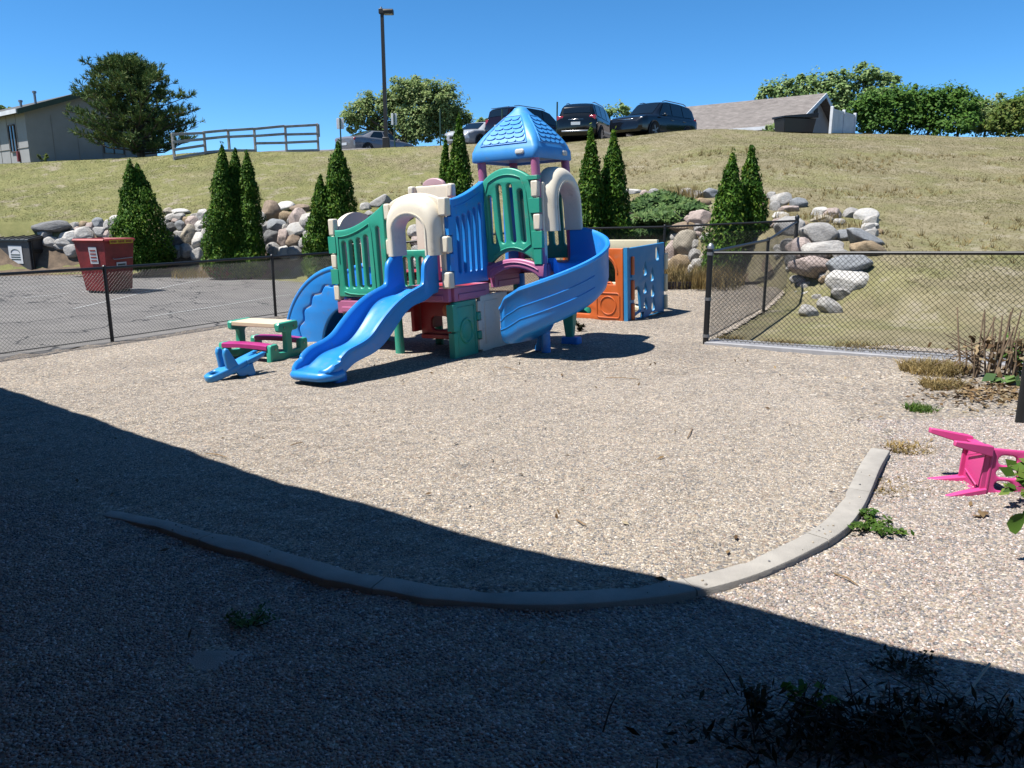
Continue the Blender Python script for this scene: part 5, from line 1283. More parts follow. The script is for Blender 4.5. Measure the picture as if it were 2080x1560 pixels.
for px, py, lab in ((390, 563, 'dry grass at the lot edge between dumpster and triple evergreen'), (590, 556, 'dry grass behind the second fence post')):
    p = gnd(px, py, -.08); grass_clump(p.x, p.y, .6, .32, 320, L_DRY, lab, group='dry grass on the planted bank', z=float(asph_z(p.x, p.y)), spread=.4)
# ---- tufts and weeds on the gravel
p = gnd(1900, 782); grass_clump(p.x, p.y, .36, .12, 1100, L_DRY, 'pale dry grass patch beside the dead stalks', z=gz(p.x, p.y), spread=.8)
p = gnd(1910, 812); grass_clump(p.x, p.y, .2, .09, 500, L_DRY, 'smaller dry grass patch in front of the pale one', z=gz(p.x, p.y), spread=.8)
p = gnd(1868, 852); grass_clump(p.x, p.y, .13, .07, 330, L_WEED, 'short green grass tuft near the leaf litter', z=gz(p.x, p.y), spread=.7)
p = gnd(1845, 925); grass_clump(p.x, p.y, .16, .05, 300, L_DRY, 'flat dry grass patch past the end of the curb', z=gz(p.x, p.y), spread=1.2)
p = gnd(1820, 1000); grass_clump(p.x, p.y, .22, .035, 260, L_DRY, 'straw coloured runners beside the curb near the chair legs', z=gz(p.x, p.y), spread=1.6)
p = gnd(1590, 718); grass_clump(p.x, p.y, .25, .10, 420, L_DRY, 'brown dry grass at the foot of the lawn fence', z=gz(p.x, p.y), spread=.9)
p = gnd(1760, 733); grass_clump(p.x, p.y, .45, .07, 520, L_DRY, 'thin brown grass along the lawn fence kerb', z=gz(p.x, p.y), spread=.9)
p = gnd(1480, 705); grass_clump(p.x, p.y, .2, .09, 200, L_DRY, 'brown grass by the near corner post', z=gz(p.x, p.y), spread=.9)
def weed(px, py, n, r_, h, m, label, sz=(.02, .05), stems=6, asp=1.7, z=None, name='weed', cat='weed', flat=.4, y=None):
    p = gnd(px, py, .02) if y is None else at(px, py, y); zz = gz(p.x, p.y) if z is None else z
    root = thing(name, label, cat, (p.x, p.y, zz)); b = MB(); tips = []
    for k in range(stems):
        a = rng.uniform(0, 6.28); L_ = r_ * rng.uniform(.5, 1); q = Vector((L_ * math.cos(a), L_ * math.sin(a), h * rng.uniform(.45, 1)))
        limb_tubes(b, Vector((0, 0, -.02)), q, .004, .002, 4, .25); tips.append(q)
    b.build('stem', mat('weed_stem_' + str(len(bpy.data.materials)), (.12, .13, .05), .8), root)
    idx = nr.integers(0, stems, n); tt = nr.random(n) ** .6; tv = np.array([list(t) for t in tips])[idx]
    cen = tv * tt[:, None] + nr.normal(0, r_ * .10, (n, 3)) * np.array([1, 1, .4]); cen[:, 2] = np.abs(cen[:, 2]) + .006
    nrm = np.tile([0, -.3, 1.0], (n, 1)) + nr.normal(0, flat, (n, 3))
    quads('foliage', cards(cen, nrm, nr.uniform(sz[0], sz[1], n), asp), m, root); return root
weed(1778, 1078, 260, .17, .05, L_WEED, 'bright green weed growing against the curb in the sun', (.012, .03), 9)
weed(1765, 1058, 120, .07, .06, L_SUM, 'small dark weed against the curb above the bright one', (.01, .022), 6)
weed(505, 1245, 260, .14, .07, L_JUN, 'dark low weed in the shaded gravel above the buried slab', (.007, .018), 11)
weed(1177, 676, 40, .08, .17, L_DARK, 'small wilted seedling in the gravel near the spiral slide shadow', (.03, .075), 4, 2.0)
weed(1838, 1365, 190, .16, .06, L_DARK, 'dead flattened weed in the shade just inside the shadow edge', (.008, .02), 12)
# ---- dead stalks, leaf litter and climbing leaves at the right
p = gnd(2010, 800); root = thing('dead_stalks', 'cluster of dry brown cut stalks at the end of the lawn fence', 'dead shrub', (p.x, p.y, gz(p.x, p.y)))
b = MB()
for k in range(38):
    x, y = rng.gauss(.12, .22), rng.gauss(0, .13); h = rng.uniform(.25, .72); t = Vector((rng.gauss(0, .13), rng.gauss(0, .1), 1)).normalized()
    b.tube([Vector((x, y, -.05)), Vector((x, y, 0)) + t * h * .5 + Vector((rng.gauss(0, .015), 0, 0)), Vector((x, y, 0)) + t * h], [.010, .009, .006], 6)
for k in range(9): b.tube([Vector((-.1, 0, .05 + .04 * k)), Vector((-.35 - rng.random() * .25, rng.gauss(0, .1), .1 + rng.random() * .35))], [.008, .004], 5)
b.build('stalk', STALK, root)
n = 160; cen = np.stack([nr.normal(.05, .25, n), nr.normal(0, .12, n), nr.random(n) * .4], 1); quads('dry_leaf', cards(cen, nr.normal(0, 1, (n, 3)), nr.uniform(.03, .08, n), 1.6), L_LIT, root)
weed(2072, 792, 90, .30, .62, L_SUM, 'dark green leafy shoot rising behind the dead stalks at the picture edge', (.05, .11), 9, 1.2, name='leafy_shoot', cat='plant')
weed(2034, 812, 12, .16, .10, L_JUN, 'low plant with big dull green leaves under the dead stalks', (.10, .17), 5, 1.2, name='broad_leaf_plant', cat='plant')
n = 700; cx_, cy_ = gnd(2015, 832)[:2]; X = nr.normal(cx_, .30, n); Y = nr.normal(cy_, .26, n); Z = gravel_z(X, Y) + nr.uniform(.005, .03, n)
tag(quads('leaf_litter', cards(np.stack([X, Y, Z], 1), np.tile([0, 0, 1.], (n, 1)) + nr.normal(0, .35, (n, 3)), nr.uniform(.02, .05, n), 1.6), L_LIT), kind='stuff')
cen, n = dry_leaves(); tag(quads('scattered_leaves', cards(cen, np.tile([0, 0, 1.], (n, 1)) + nr.normal(0, .4, (n, 3)), nr.uniform(.014, .034, n), 1.9), L_LIT), kind='stuff')
# leaves of a plant leaning in from outside the right edge
def hanging(lst, label, root_p, m):
    r0 = thing('vine_shoot', label, 'plant', root_p); b = MB(); PP_ = []
    for px, py, y, s_, n in lst:
        q = at(px, py, y) - Vector(root_p); b.tube([Vector((0, 0, 0)), q * .5 + Vector((0, 0, .12)), q], [.006, .004, .002], 5)
        cen = np.array([list(q)] * n) + nr.normal(0, s_ * .34, (n, 3)) * np.array([1, .6, .9]) + np.array([.045, 0, 0]); nrm = np.tile([-.2, -.6, .8], (n, 1)) + nr.normal(0, .35, (n, 3))
        PP_.append(cards(cen, nrm, nr.uniform(s_ * .75, s_ * 1.15, n), 1.3))
    b.build('stem', STALK, r0); quads('leaf', np.concatenate(PP_), m, r0)
hanging([(2052, 945, 4.35, .075, 6), (2068, 975, 4.3, .07, 5), (2040, 990, 4.3, .06, 5), (2075, 938, 4.4, .07, 3), (2068, 1000, 4.25, .05, 3)], 'shoot with jagged yellow green leaves in front of the pink chair', tuple(at(2140, 1060, 4.3)), L_WEED)
p0 = at(2150, 1130, 3.6); r0 = thing('vine_shoot', 'big heart shaped green leaf at the picture edge below the pink chair', 'plant', p0)
q0 = at(2062, 1060, 3.6) - p0; MB().tube([Vector((0, 0, 0)), q0 * .5 + Vector((0, 0, .06)), q0 + Vector((.05, 0, .035))], [.006, .004, .002], 5).build('stem', STALK, r0)
lo = [(.055, .03), (.045, .05), (.02, .052), (-.01, .045), (-.035, .02), (-.048, -.012), (-.03, -.05), (.0, -.062), (.03, -.035), (.05, 0)]
def leafface(o, k, tw):
    v = [q0 + o + Matrix.Rotation(tw, 3, 'Y') @ Vector((x * k, -.012 * k * math.cos(x * 30) + .25 * z * k, z * k)) for x, z in lo]; c = q0 + o + Vector((0, .008, 0))
    return [c] + v, [(0, i + 1, (i + 1) % len(v) + 1) for i in range(len(v))]
b = MB().add(*leafface(Vector((0, 0, 0)), .92, .1)); b.build('leaf', L_WEED, r0, fix=False)
MB().add(*leafface(Vector((.075, .03, .03)), .6, .8)).build('leaf', L_WEED, r0, fix=False)
# dark dead weeds at the lower right
def weed_bed(label, x0, y0, w, d_, n, seed):
    root = thing('dead_weed_patch', label, 'weeds', (x0, y0, gz(x0, y0)))
    cen = np.stack([nr.normal(0, w, n), nr.normal(0, d_, n), np.abs(nr.normal(0, .035, n))], 1); cen[:, 2] += .03 * np.exp(-(cen[:, 0] / w) ** 2)
    quads('dead_leaf', cards(cen, np.tile([0, 0, 1.], (n, 1)) + nr.normal(0, .8, (n, 3)), nr.uniform(.008, .024, n), 3.0), L_DARK, root)
    b = MB()
    for k in range(130):
        q = Vector((rng.gauss(0, w), rng.gauss(0, d_), 0)); e = q + Vector((rng.gauss(0, .1), rng.gauss(0, .06), rng.uniform(.03, .15))); b.tube([q, (q + e) / 2 + Vector((0, 0, .02)), e], [.003, .0025, .0015], 4)
    b.build('dead_stem', mat('dark_stem', (.06, .045, .03), .9), root)
p = gnd(1800, 1510); weed_bed('dark heap of dead weeds in the shade at the lower right', p.x + .05, p.y - .03, .30, .09, 1500, 1)
weed(1530, 1462, 60, .06, .18, L_DARK, 'dark upright weed at the left end of the dead weed heap', (.014, .03), 5)
weed(1640, 1455, 26, .10, .13, L_SUM, 'shaded seedling with a few broad leaves by the dead weed heap', (.03, .05), 4, 1.2)
p, q = gnd(1955, 1452), gnd(2003, 1398)
b = MB().tube([Vector((p.x, p.y, gz(p.x, p.y) + .03)), Vector((q.x, q.y, gz(q.x, q.y) + .06))], .005, 6); tag(b.build('straw', mat('pale_straw', (.5, .45, .36), .7)), 'thin pale straw sticking up from the shaded dead weeds', 'straw')
# stray twigs on the gravel
TW = mat('twig_wood', (.33, .22, .12), .9, 0, .3, 20)
for a, c, lab in (((1395, 910), (1405, 888), 'short upright twig on the sunlit gravel near the curb'), ((1693, 1175), (1742, 1203), 'brown twig on the gravel outside the sunlit curb'), ((1170, 1073), (1190, 1085), 'tiny twig on the gravel just above the shadow edge'), ((1230, 778), (1298, 784), 'long straw on the gravel below the spiral slide shadow'), ((1025, 752), (1050, 760), 'short straw near the slide shadow'), ((590, 905), (615, 898), 'dry leaf stalk on the gravel left of centre'), ((420, 920), (460, 928), 'pale straw on the gravel above the building shadow')):
    p, q = gnd(*a), gnd(*c); z = lambda v: gz(v.x, v.y) + .012
    mid_ = (p + q) / 2 + Vector((rng.gauss(0, .01), rng.gauss(0, .01), 0))
    tag(MB().tube([Vector((p.x, p.y, z(p))), Vector((mid_.x, mid_.y, z(mid_) + .006)), Vector((q.x, q.y, z(q)))], [.004, .005, .003], 5).build('twig', TW), lab, 'twig')
p = gnd(1990, 1065); o = quads('dead_leaf', cards(np.array([[0, 0, .02], [.03, .01, .018], [-.03, -.02, .012]]), np.array([[.2, -.3, 1], [-.3, .2, 1], [.1, .1, 1.]]), np.array([.06, .05, .05]), 1.5), L_LIT); o.location = (p.x, p.y, gz(p.x, p.y)); tag(o, 'curled brown dead leaf on the gravel below the pink chair', 'leaf')

# ---- pine on the left
def pine(px, basey, topy, y):
    base = at(px, basey, y); H = at(px, topy, y).z - base.z; root = thing('pine_tree', 'big dark green bushy pine beside the grey building', 'tree', base - Vector((0, 0, .3)))
    b = MB(); k = y / FPX; rp_ = random.Random(21)
    tr = [Vector((0, 0, -.4)), Vector((.03, 0, H * .3)), Vector((-.12, 0, H * .62)), Vector((-.25, 0, H * .95))]; b.tube(tr, [.20, .16, .10, .03], 9)
    tips = []
    outl = lambda t: np.interp(t, [.08, .2, .35, .5, .62, .75, .9, 1.0], [112, 132, 126, 110, 96, 82, 50, 14]) * k
    for i in range(124):
        t = .10 + .88 * (i / 124) ** .95; a = i * 2.4 + rp_.uniform(-.3, .3); L_ = float(outl(t)) * rp_.uniform(.62, 1.12)
        if t < .35 and math.cos(a) > .2: L_ *= .95
        z0 = H * t * .92; p0 = Vector((-.25 * t, 0, z0)); d_ = Vector((math.cos(a), math.sin(a), 0)); drop_ = rp_.uniform(-.1, .22)
        pts = [p0, p0 + d_ * L_ * .5 + Vector((0, 0, L_ * (drop_ * .3))), p0 + d_ * L_ + Vector((0, 0, L_ * (drop_ + .12)))]
        b.tube(pts, [.05 * (1 - t * .6), .035 * (1 - t * .6), .012], 6)
        for j in range(20):
            s_ = rp_.uniform(.28, 1.0); p = pts[0].lerp(pts[1], s_ * 2) if s_ < .5 else pts[1].lerp(pts[2], s_ * 2 - 1)
            sd_ = Vector((rp_.gauss(0, 1), rp_.gauss(0, 1), rp_.uniform(.2, 1.3))).normalized() * rp_.uniform(.10, .34) * (1.2 - .4 * s_)
            tips.append((p + sd_, (sd_ + d_ * .12 + Vector((0, 0, .12))).normalized()))
    b.build('trunk', BARK, root)
    cen = np.array([list(p) for p, _ in tips]); ax_ = np.array([list(d) for _, d in tips]); m_ = 18
    cen = np.repeat(cen, m_, 0); ax_ = np.repeat(ax_, m_, 0); n = len(cen)
    dr = ax_ + nr.normal(0, .55, (n, 3)); dr /= np.linalg.norm(dr, axis=1, keepdims=True); ln = nr.uniform(.10, .24, n)[:, None]
    sd_ = np.cross(dr, nr.normal(size=(n, 3))); sd_ /= np.linalg.norm(sd_, axis=1, keepdims=True); sd_ *= .017
    c0 = cen + ax_ * nr.uniform(-.14, .10, n)[:, None]; P = np.stack([c0 - sd_, c0 + sd_, c0 + dr * ln + sd_ * .5, c0 + dr * ln - sd_ * .5], 1)
    quads('foliage', P, L_PINE, root)
pine(287, 321, 88, 38)
# ---- broad-leaved trees
def broad(px, basey, y, blobs, m, label, name='broadleaf_tree', leaf=.2, dens=1.0, group=None, seed=1, trunk=.2, cat='tree', inner=.55):
    """blobs: crown clumps as (px, py, rx, ry) in photograph pixels at this distance, each a cloud of leaves"""
    r_ = random.Random(seed); k = y / FPX; base = at(px, basey, y); base.z = float(terr(base.x, base.y)) if y < 60 else base.z - .5
    root = thing(name, label, cat, base, 0, group); b = MB(); PP_ = []
    cz = sum(at(q[0], q[1], y).z for q in blobs) / len(blobs)
    fork = Vector((0, 0, max(.3, (cz - base.z) * .4))); limb_tubes(b, Vector((0, 0, -.3)), fork, trunk, trunk * .75, 4, .06)
    for bx, by, rx, ry in blobs:
        c = at(bx, by, y + r_.uniform(-1, 1) * rx * k * .8) - base; RX, RZ = rx * k, ry * k
        limb_tubes(b, fork, c, trunk * .42, trunk * .1, 5, .5)
        n = int(3.2 * dens * math.pi * RX * RZ / (leaf * leaf * .62)) + 30
        v = nr.normal(size=(n, 3)); v /= np.linalg.norm(v, axis=1, keepdims=True)
        lob = 1 + .22 * np.sin(v[:, 0] * 5 + bx) * np.sin(v[:, 1] * 4 + by) + .16 * np.sin(v[:, 2] * 7 + bx * .3)
        cen = np.array(list(c)) + v * (lob * nr.random(n) ** .38)[:, None] * np.array([RX, RX, RZ]) * 1.05
        PP_.append(cards(cen, v * .8 + np.array([-.35, -.3, 1.0]) + nr.normal(0, .55, (n, 3)), nr.uniform(leaf * .6, leaf * 1.2, n), 1.3))
        # sub clumps over the blob
        ns = max(5, int(9 * (rx * ry) / 900 * dens) + 4)
        for i in range(ns):
            d_ = Vector((r_.gauss(0, 1), r_.gauss(0, 1), r_.gauss(0, 1))).normalized() * r_.uniform(.35, 1.0); cc = c + Vector((d_.x * RX, d_.y * RX, d_.z * RZ)); rr_ = r_.uniform(.22, .42) * min(RX, RZ)
            if i % 3 == 0: limb_tubes(b, c, cc, trunk * .1, trunk * .03, 3, .3)
            n = int(150 * dens * max(.25, (rr_ / (leaf * 3)) ** 2)) + 14
            v = nr.normal(size=(n, 3)); v /= np.linalg.norm(v, axis=1, keepdims=True); v *= (nr.random(n) ** .45)[:, None] * np.array([1.15, 1.15, .8])
            cen = np.array(list(cc)) + v * rr_; nrm = v * .8 + np.array([-.35, -.3, 1.0]) + nr.normal(0, .55, (n, 3))
            PP_.append(cards(cen, nrm, nr.uniform(leaf * .7, leaf * 1.3, n), 1.25))
    b.build('trunk', BARK, root); quads('crown', np.concatenate(PP_), m, root)
    return root
broad(820, 292, 50, [(725, 228, 30, 24), (742, 205, 20, 20), (705, 236, 16, 14), (760, 235, 34, 30), (800, 215, 40, 36), (830, 185, 34, 26), (846, 172, 20, 16), (870, 190, 34, 28), (905, 205, 36, 36), (880, 235, 46, 34), (840, 240, 44, 34), (925, 235, 30, 26), (905, 262, 38, 22), (850, 268, 40, 20), (948, 245, 14, 14), (780, 262, 30, 18), (815, 196, 26, 22), (720, 255, 20, 16)], L_OAK, 'wide grey green tree behind the silver sedan and lamp post', leaf=.15, seed=4, trunk=.28, dens=1.15)
broad(985, 262, 75, [(978, 248, 14, 9), (996, 250, 10, 6), (968, 258, 12, 8)], L_COT, 'small pale tree top beyond the white car', leaf=.24, seed=5, trunk=.12, group='far trees on the skyline')
broad(1245, 270, 70, [(1235, 228, 16, 14), (1258, 222, 18, 13), (1272, 226, 10, 11), (1215, 240, 14, 12)], L_COT, 'pale tree top rising between the two dark cars', leaf=.22, seed=6, trunk=.12, group='far trees on the skyline')
ct = 'cottonwoods behind the brown roofed house'
broad(1580, 260, 74, [(1560, 182, 18, 18), (1545, 200, 12, 14), (1590, 172, 18, 20), (1582, 196, 22, 16), (1610, 190, 16, 18)], L_COT, 'leftmost cottonwood rising behind the roof ridge', leaf=.26, seed=7, group=ct, trunk=.25)
broad(1650, 260, 76, [(1640, 222, 40, 24), (1600, 214, 34, 22), (1632, 172, 22, 22), (1655, 165, 20, 22), (1640, 196, 26, 18), (1668, 190, 16, 18)], L_COT, 'second cottonwood, directly behind the roof ridge', leaf=.26, seed=8, group=ct, trunk=.25)
broad(1700, 260, 76, [(1705, 222, 44, 26), (1690, 165, 20, 22), (1712, 160, 18, 22), (1700, 190, 28, 22), (1725, 180, 16, 22)], L_COT, 'third cottonwood, behind the right end of the roof', leaf=.26, seed=9, group=ct, trunk=.25)
broad(1765, 260, 75, [(1770, 212, 46, 26), (1812, 196, 26, 24), (1748, 150, 20, 18), (1770, 148, 18, 16), (1758, 172, 28, 20), (1795, 162, 20, 18), (1818, 166, 12, 16), (1790, 185, 28, 18)], L_COT, 'tallest cottonwood, above the white fence panel', leaf=.26, seed=10, group=ct, trunk=.28)
hg = 'green thicket shrubs along the hill crest'
for i, (px, y, bl, lab, m) in enumerate(((1768, 42, [(1742, 232, 18, 22), (1755, 250, 24, 24), (1775, 225, 28, 24), (1790, 250, 30, 26), (1765, 210, 20, 14)], 'thicket shrub directly beside the white fence panel', L_SUM), (1830, 43, [(1815, 205, 30, 18), (1835, 225, 32, 28), (1825, 255, 36, 22), (1850, 200, 22, 14)], 'second thicket shrub from the white fence panel', L_SUM), (1885, 42, [(1875, 225, 28, 24), (1895, 205, 24, 18), (1890, 255, 36, 22), (1905, 230, 26, 26)], 'third thicket shrub from the white fence panel', L_SUM), (1945, 41.5, [(1930, 205, 26, 20), (1950, 200, 20, 16), (1945, 230, 34, 28), (1935, 258, 36, 20), (1965, 235, 24, 24)], 'fourth thicket shrub, domed and dark green', L_SUM), (2000, 43, [(1985, 235, 24, 22), (2010, 225, 24, 20), (2000, 255, 36, 22), (2022, 245, 24, 24)], 'fifth thicket shrub, lower and olive toned', L_OAK), (2050, 40.5, [(2040, 250, 26, 26), (2062, 240, 24, 26), (2055, 265, 30, 16)], 'olive toned thicket shrub at the crest', L_YEL), (2085, 44, [(2070, 225, 24, 24), (2090, 210, 22, 24), (2080, 250, 30, 26)], 'last thicket shrub, cut by the picture edge', L_SUM))):
    bl = [(a, b_ - 9 + (2 if b_ > 240 else 0), c_ * 1.22, d_ * 1.16) for a, b_, c_, d_ in bl]
    broad(px, 272, y, bl, m, lab, 'thicket_shrub', .14, 1.1, hg, 20 + i, .08, 'shrub')
broad(1585, 275, 40.5, [(1565, 262, 16, 12), (1590, 255, 22, 14), (1615, 258, 18, 12), (1635, 262, 16, 10)], L_OAK, 'bronze tinted bush against the brown roofed house', 'garden_bush', .14, .5, None, 40, .05, 'bush')
broad(12, 222, 60, [(0, 222, 12, 7), (16, 224, 12, 5)], L_COT, 'pale tree top behind the grey building roof', leaf=.24, seed=41, trunk=.1, group='far trees on the skyline')
weed(88, 322, 90, .30, .55, L_YEL, 'small yellow green bush at the corner of the grey building', (.08, .16), 6, 1.3, z=float(terr(-22.4, 37)), name='garden_bush', cat='bush', y=37)
# ---- grass tufts over the bank
def lawn_keep(x, y):
    F = np.interp(x, FX, FY)
    if not (y > F + .9 and abs(x) < .70 * y + 1 and y < 36): return False
    return not (x < 6.2 and y < 16.2)
def lawn_region(x0, x1, y0, y1, st):
    return patch(x0, x1, y0, y1, st, lambda x, y: ground_z(x, y) - .005, lawn_keep)
M_TUFT = leaf_mat('lawn_blade', [(0, (.28, .24, .13)), (.45, (.32, .275, .155)), (.7, (.27, .27, .11)), (1, (.48, .41, .25))], trans=.25)
scatter('lawn_grass', lawn_region(-25, 27, 8.5, 36, .5), M_TUFT, 260, .032, mode='tuft', smin=.4, smax=1.3, tilt=.5)
scatter('hill_weeds', patch(-8, 27, 10, 30, .5, lambda x, y: ground_z(x, y) - .01, lambda x, y: lawn_keep(x, y) and y < 29 and math.sin(x * 1.1 + 3 * math.sin(y * .8)) + math.sin(y * 1.3 - x * .6) > .35), L_DRY, 9, .15, mode='tuft', smin=.4, smax=1.3, tilt=.3)
M_GT = leaf_mat('green_blade', [(0, (.13, .16, .045)), (1, (.26, .27, .09))], trans=.25)
scatter('green_lawn_grass', patch(-25, 27, 8.5, 36, .5, lambda x, y: ground_z(x, y) - .005, lambda x, y: lawn_keep(x, y) and math.sin(x * .7 + 2 * math.sin(y * .5)) + math.sin(y * .9 + x * .3) + (-.06 * x) > .75), M_GT, 150, .034, mode='tuft', smin=.4, smax=1.3, tilt=.5)

# ================================================================== cars on the hill
def paint(name, c, metal=.3):
    m, nt, b = newmat(name); b.inputs['Base Color'].default_value = (*c, 1); b.inputs['Metallic'].default_value = metal; b.inputs['Roughness'].default_value = .14; b.inputs['Specular IOR Level'].default_value = .5
    b.inputs['Coat Weight'].default_value = 0; b.inputs['Coat Roughness'].default_value = .04
    nt.links.new(ramp(nt, noise(nt, 3, 3, .5, obj_co(nt)), [(.3, sc(c, .93)), (.7, sc(c, 1.07))]), b.inputs['Base Color']); return m
TRIM = mat('black_trim', (.018, .018, .02), .6); RIMM = mat('alloy_rim', (.42, .43, .45), .3, .8)
def car(name, label, px, y, head, pm, st, spec, group='cars parked on the hill', dz=0):
    """st: (x, zlow, zbelt, zroof, wbelt, wroof) from tail (x<0) to nose; built in mesh, heading +X"""
    q = at(px, 280, y); root = thing(name, label, 'car', (q.x, y, float(terr(q.x, y)) + .03 + dz), head, group)
    X = np.array([s_[0] for s_ in st])
    val = lambda x, i: float(np.interp(x, X, [s_[i] for s_ in st]))
    def sec(x):
        zl_, zb, zr, wb, wr = (val(x, i) for i in range(1, 6)); cab = zr - zb
        H_ = [(0, zl_), (wb * .86, zl_), (wb * .97, zl_ + .07), (wb * 1.0, zl_ + (zb - zl_) * .45), (wb * .985, zb - .10), (wb * .955, zb - .02), (wb * .93, zb), (wb + (wr - wb) * .55 - .04, zb + cab * .55), (wr, zr - min(.05, cab * .2)), (wr * .86, zr - min(.012, cab * .08)), (wr * .45, zr + .012), (0, zr + .018)]
        return H_
    xs_ = sorted(set(np.round(np.linspace(X[0], X[-1], 44), 3)) | set(np.round(X, 3))); rings = []
    for x in xs_:
        h = sec(x); rings.append([Vector((x, -a, z)) for a, z in h] + [Vector((x, a, z)) for a, z in h[-2:0:-1]])
    body = MB().loft(rings).build('body', pm, root, ang=32)
    def lerp2(p, q, t): return (p[0] + (q[0] - p[0]) * t, p[1] + (q[1] - p[1]) * t)
    def side_pane(x0, x1, sy, nm, a0=.10, a1=.93, sl0=0, sl1=0):
        r0 = []; r1 = []; n = 6
        for k in range(n + 1):
            t = k / n
            for lst, a, s_ in ((r0, a0, 0), (r1, a1, 1)):
                x = x0 + (x1 - x0) * t + (sl0 * (1 - t) + sl1 * t) * s_; h = sec(x); lo, mi, hi = h[6], h[7], h[8]
                p = lerp2(lo, mi, a * 2) if a < .5 else lerp2(mi, hi, a * 2 - 1); lst.append(Vector((x, sy * (p[0] + .012), p[1] + .004)))
        v = r0 + r1; f = [(k, k + 1, n + 2 + k, n + 1 + k) for k in range(n)]
        return MB().add(v, f).build(nm, GLASS, root, ang=60)
    for x0, x1, s0, s1 in spec['side']:
        for sy in (-1, 1): side_pane(x0, x1, sy, 'side_window', sl0=s0, sl1=s1)
    def end_pane(xa, xb, nm, wk=.84):
        rows = []
        for k in range(7):
            x = xa + (xb - xa) * k / 6; h = sec(x); w_ = val(x, 5) * wk; z = val(x, 3) + .012
            nx = -.02 if xa < xb and xb < 0 else .02
            rows.append([Vector((x + (.012 if xb < xa else -.012), w_ * u, z + .012 - .02 * u * u)) for u in (-1, -.6, -.2, .2, .6, 1)])
        b = MB()
        b.loft(rows, False, False); return b.build(nm, GLASS, root, ang=60)
    end_pane(*spec['ws'], 'windshield'); end_pane(*spec['rw'], 'rear_window')
    rw, tw = spec['wheel_r'], .11; wx = spec['wheels']; wb = val(0, 4)
    for x in wx:
        for sy in (-1, 1):
            arch_ = MB().tube([Vector((x + (rw + .05) * math.cos(a), sy * (wb * .985), rw + (rw + .05) * math.sin(a))) for a in np.linspace(-.2, math.pi + .2, 15)], .035, 6); arch_.lathe([(0, -.012), (rw + .05, -.012), (rw + .05, .012), (0, .012)], 20, (x, sy * (wb * .975), rw), 'Y'); arch_.build('wheel_arch', TRIM, root)
            wl_ = MB().lathe([(rw * .6, -tw), (rw * .92, -tw), (rw, -tw * .7), (rw, tw * .7), (rw * .92, tw), (rw * .6, tw)], 24, (x, sy * (wb - .07), rw), 'Y').build('wheel', RUBBER, root)
            b = MB().lathe([(0, -.02), (rw * .64, -.02), (rw * .66, .02), (0, .02)], 20, (x, sy * (wb - .0), rw), 'Y')
            bb = MB()
            for k in range(5): a = 2 * math.pi * k / 5; bb.box((x + rw * .33 * math.cos(a), sy * (wb + .028), rw + rw * .33 * math.sin(a)), (rw * .66, .03, rw * .17), Matrix.Rotation(-a, 3, 'Y'))
            b.build('hub', TRIM, wl_); bb.lathe([(rw * .6, -.02), (rw * .68, -.02), (rw * .68, .03), (rw * .6, .03)], 22, (x, sy * (wb + .01), rw), 'Y'); bb.build('rim', RIMM, wl_)
    for it in spec.get('boxes', ()):
        nm, m, c, d, bev = it[:5]
        for sy in ((-1, 1) if len(it) > 5 else (1,)): MB().box((c[0], c[1] * sy, c[2]), d).build(nm, m, root, bevel=bev)
    for nm, m, pts, r_ in spec.get('tubes', ()):
        for sy in (-1, 1): MB().tube([Vector((a, b_ * sy, c)) for a, b_, c in pts], r_, 6).build(nm, m, root)
    return root
P_SIL = paint('silver_paint', (.30, .31, .34)); P_WHT = paint('pale_silver_paint', (.62, .64, .66), .2); P_MAR = paint('maroon_paint', (.014, .004, .006), 0); P_BLK = paint('black_paint', (.006, .008, .010), 0); P_NVY = paint('dark_blue_black_paint', (.008, .011, .018), 0)
sed = [(-2.36, .42, .88, .90, .72, .60), (-2.28, .25, .98, 1.0, .86, .68), (-1.85, .22, 1.02, 1.05, .89, .70), (-1.55, .22, 1.02, 1.10, .89, .70), (-.75, .2, 1.0, 1.42, .90, .60), (0, .2, .98, 1.46, .90, .60), (.45, .2, .96, 1.40, .90, .60), (1.15, .2, .94, .98, .89, .66), (1.9, .2, .86, .88, .86, .62), (2.25, .24, .72, .74, .78, .55), (2.38, .34, .6, .62, .62, .5)]
sspec = dict(side=[(-.12, .95, .0, -.52), (-1.2, -.2, .42, .0)], ws=(1.12, .50), rw=(-1.5, -.80), wheel_r=.33, wheels=(-1.42, 1.42),
  boxes=[('tail_light', LAMPR, (-2.24, .66, .86), (.14, .38, .15), .03, 1), ('head_light', LAMPW, (2.16, .60, .66), (.3, .34, .14), .04, 1), ('licence_plate', PLATE, (-2.37, 0, .62), (.02, .5, .14), .004), ('bumper_insert', TRIM, (-2.33, 0, .36), (.08, 1.2, .12), .02), ('grille', TRIM, (2.36, 0, .5), (.06, .8, .16), .02), ('mirror', P_SIL, (.72, .98, .98), (.14, .16, .12), .03, 1), ('door_handle', CHROME, (-.1, .905, .84), (.2, .03, .03), .008, 1), ('door_handle', CHROME, (-1.05, .90, .86), (.2, .03, .03), .008, 1)])
car('parked_car', 'silver sedan seen from behind beside the lamp post on the hill', 766, 45.5, R(50), P_SIL, sed, sspec, dz=-.22)
wspec = dict(sspec); wspec['boxes'] = [tuple([P_WHT if m_ is P_SIL else m_ for m_ in it]) for it in sspec['boxes']]
car('parked_car', 'white car facing the viewer, half hidden behind the tower roof', 978, 43.5, R(-122), P_WHT, sed, wspec, dz=-.2)
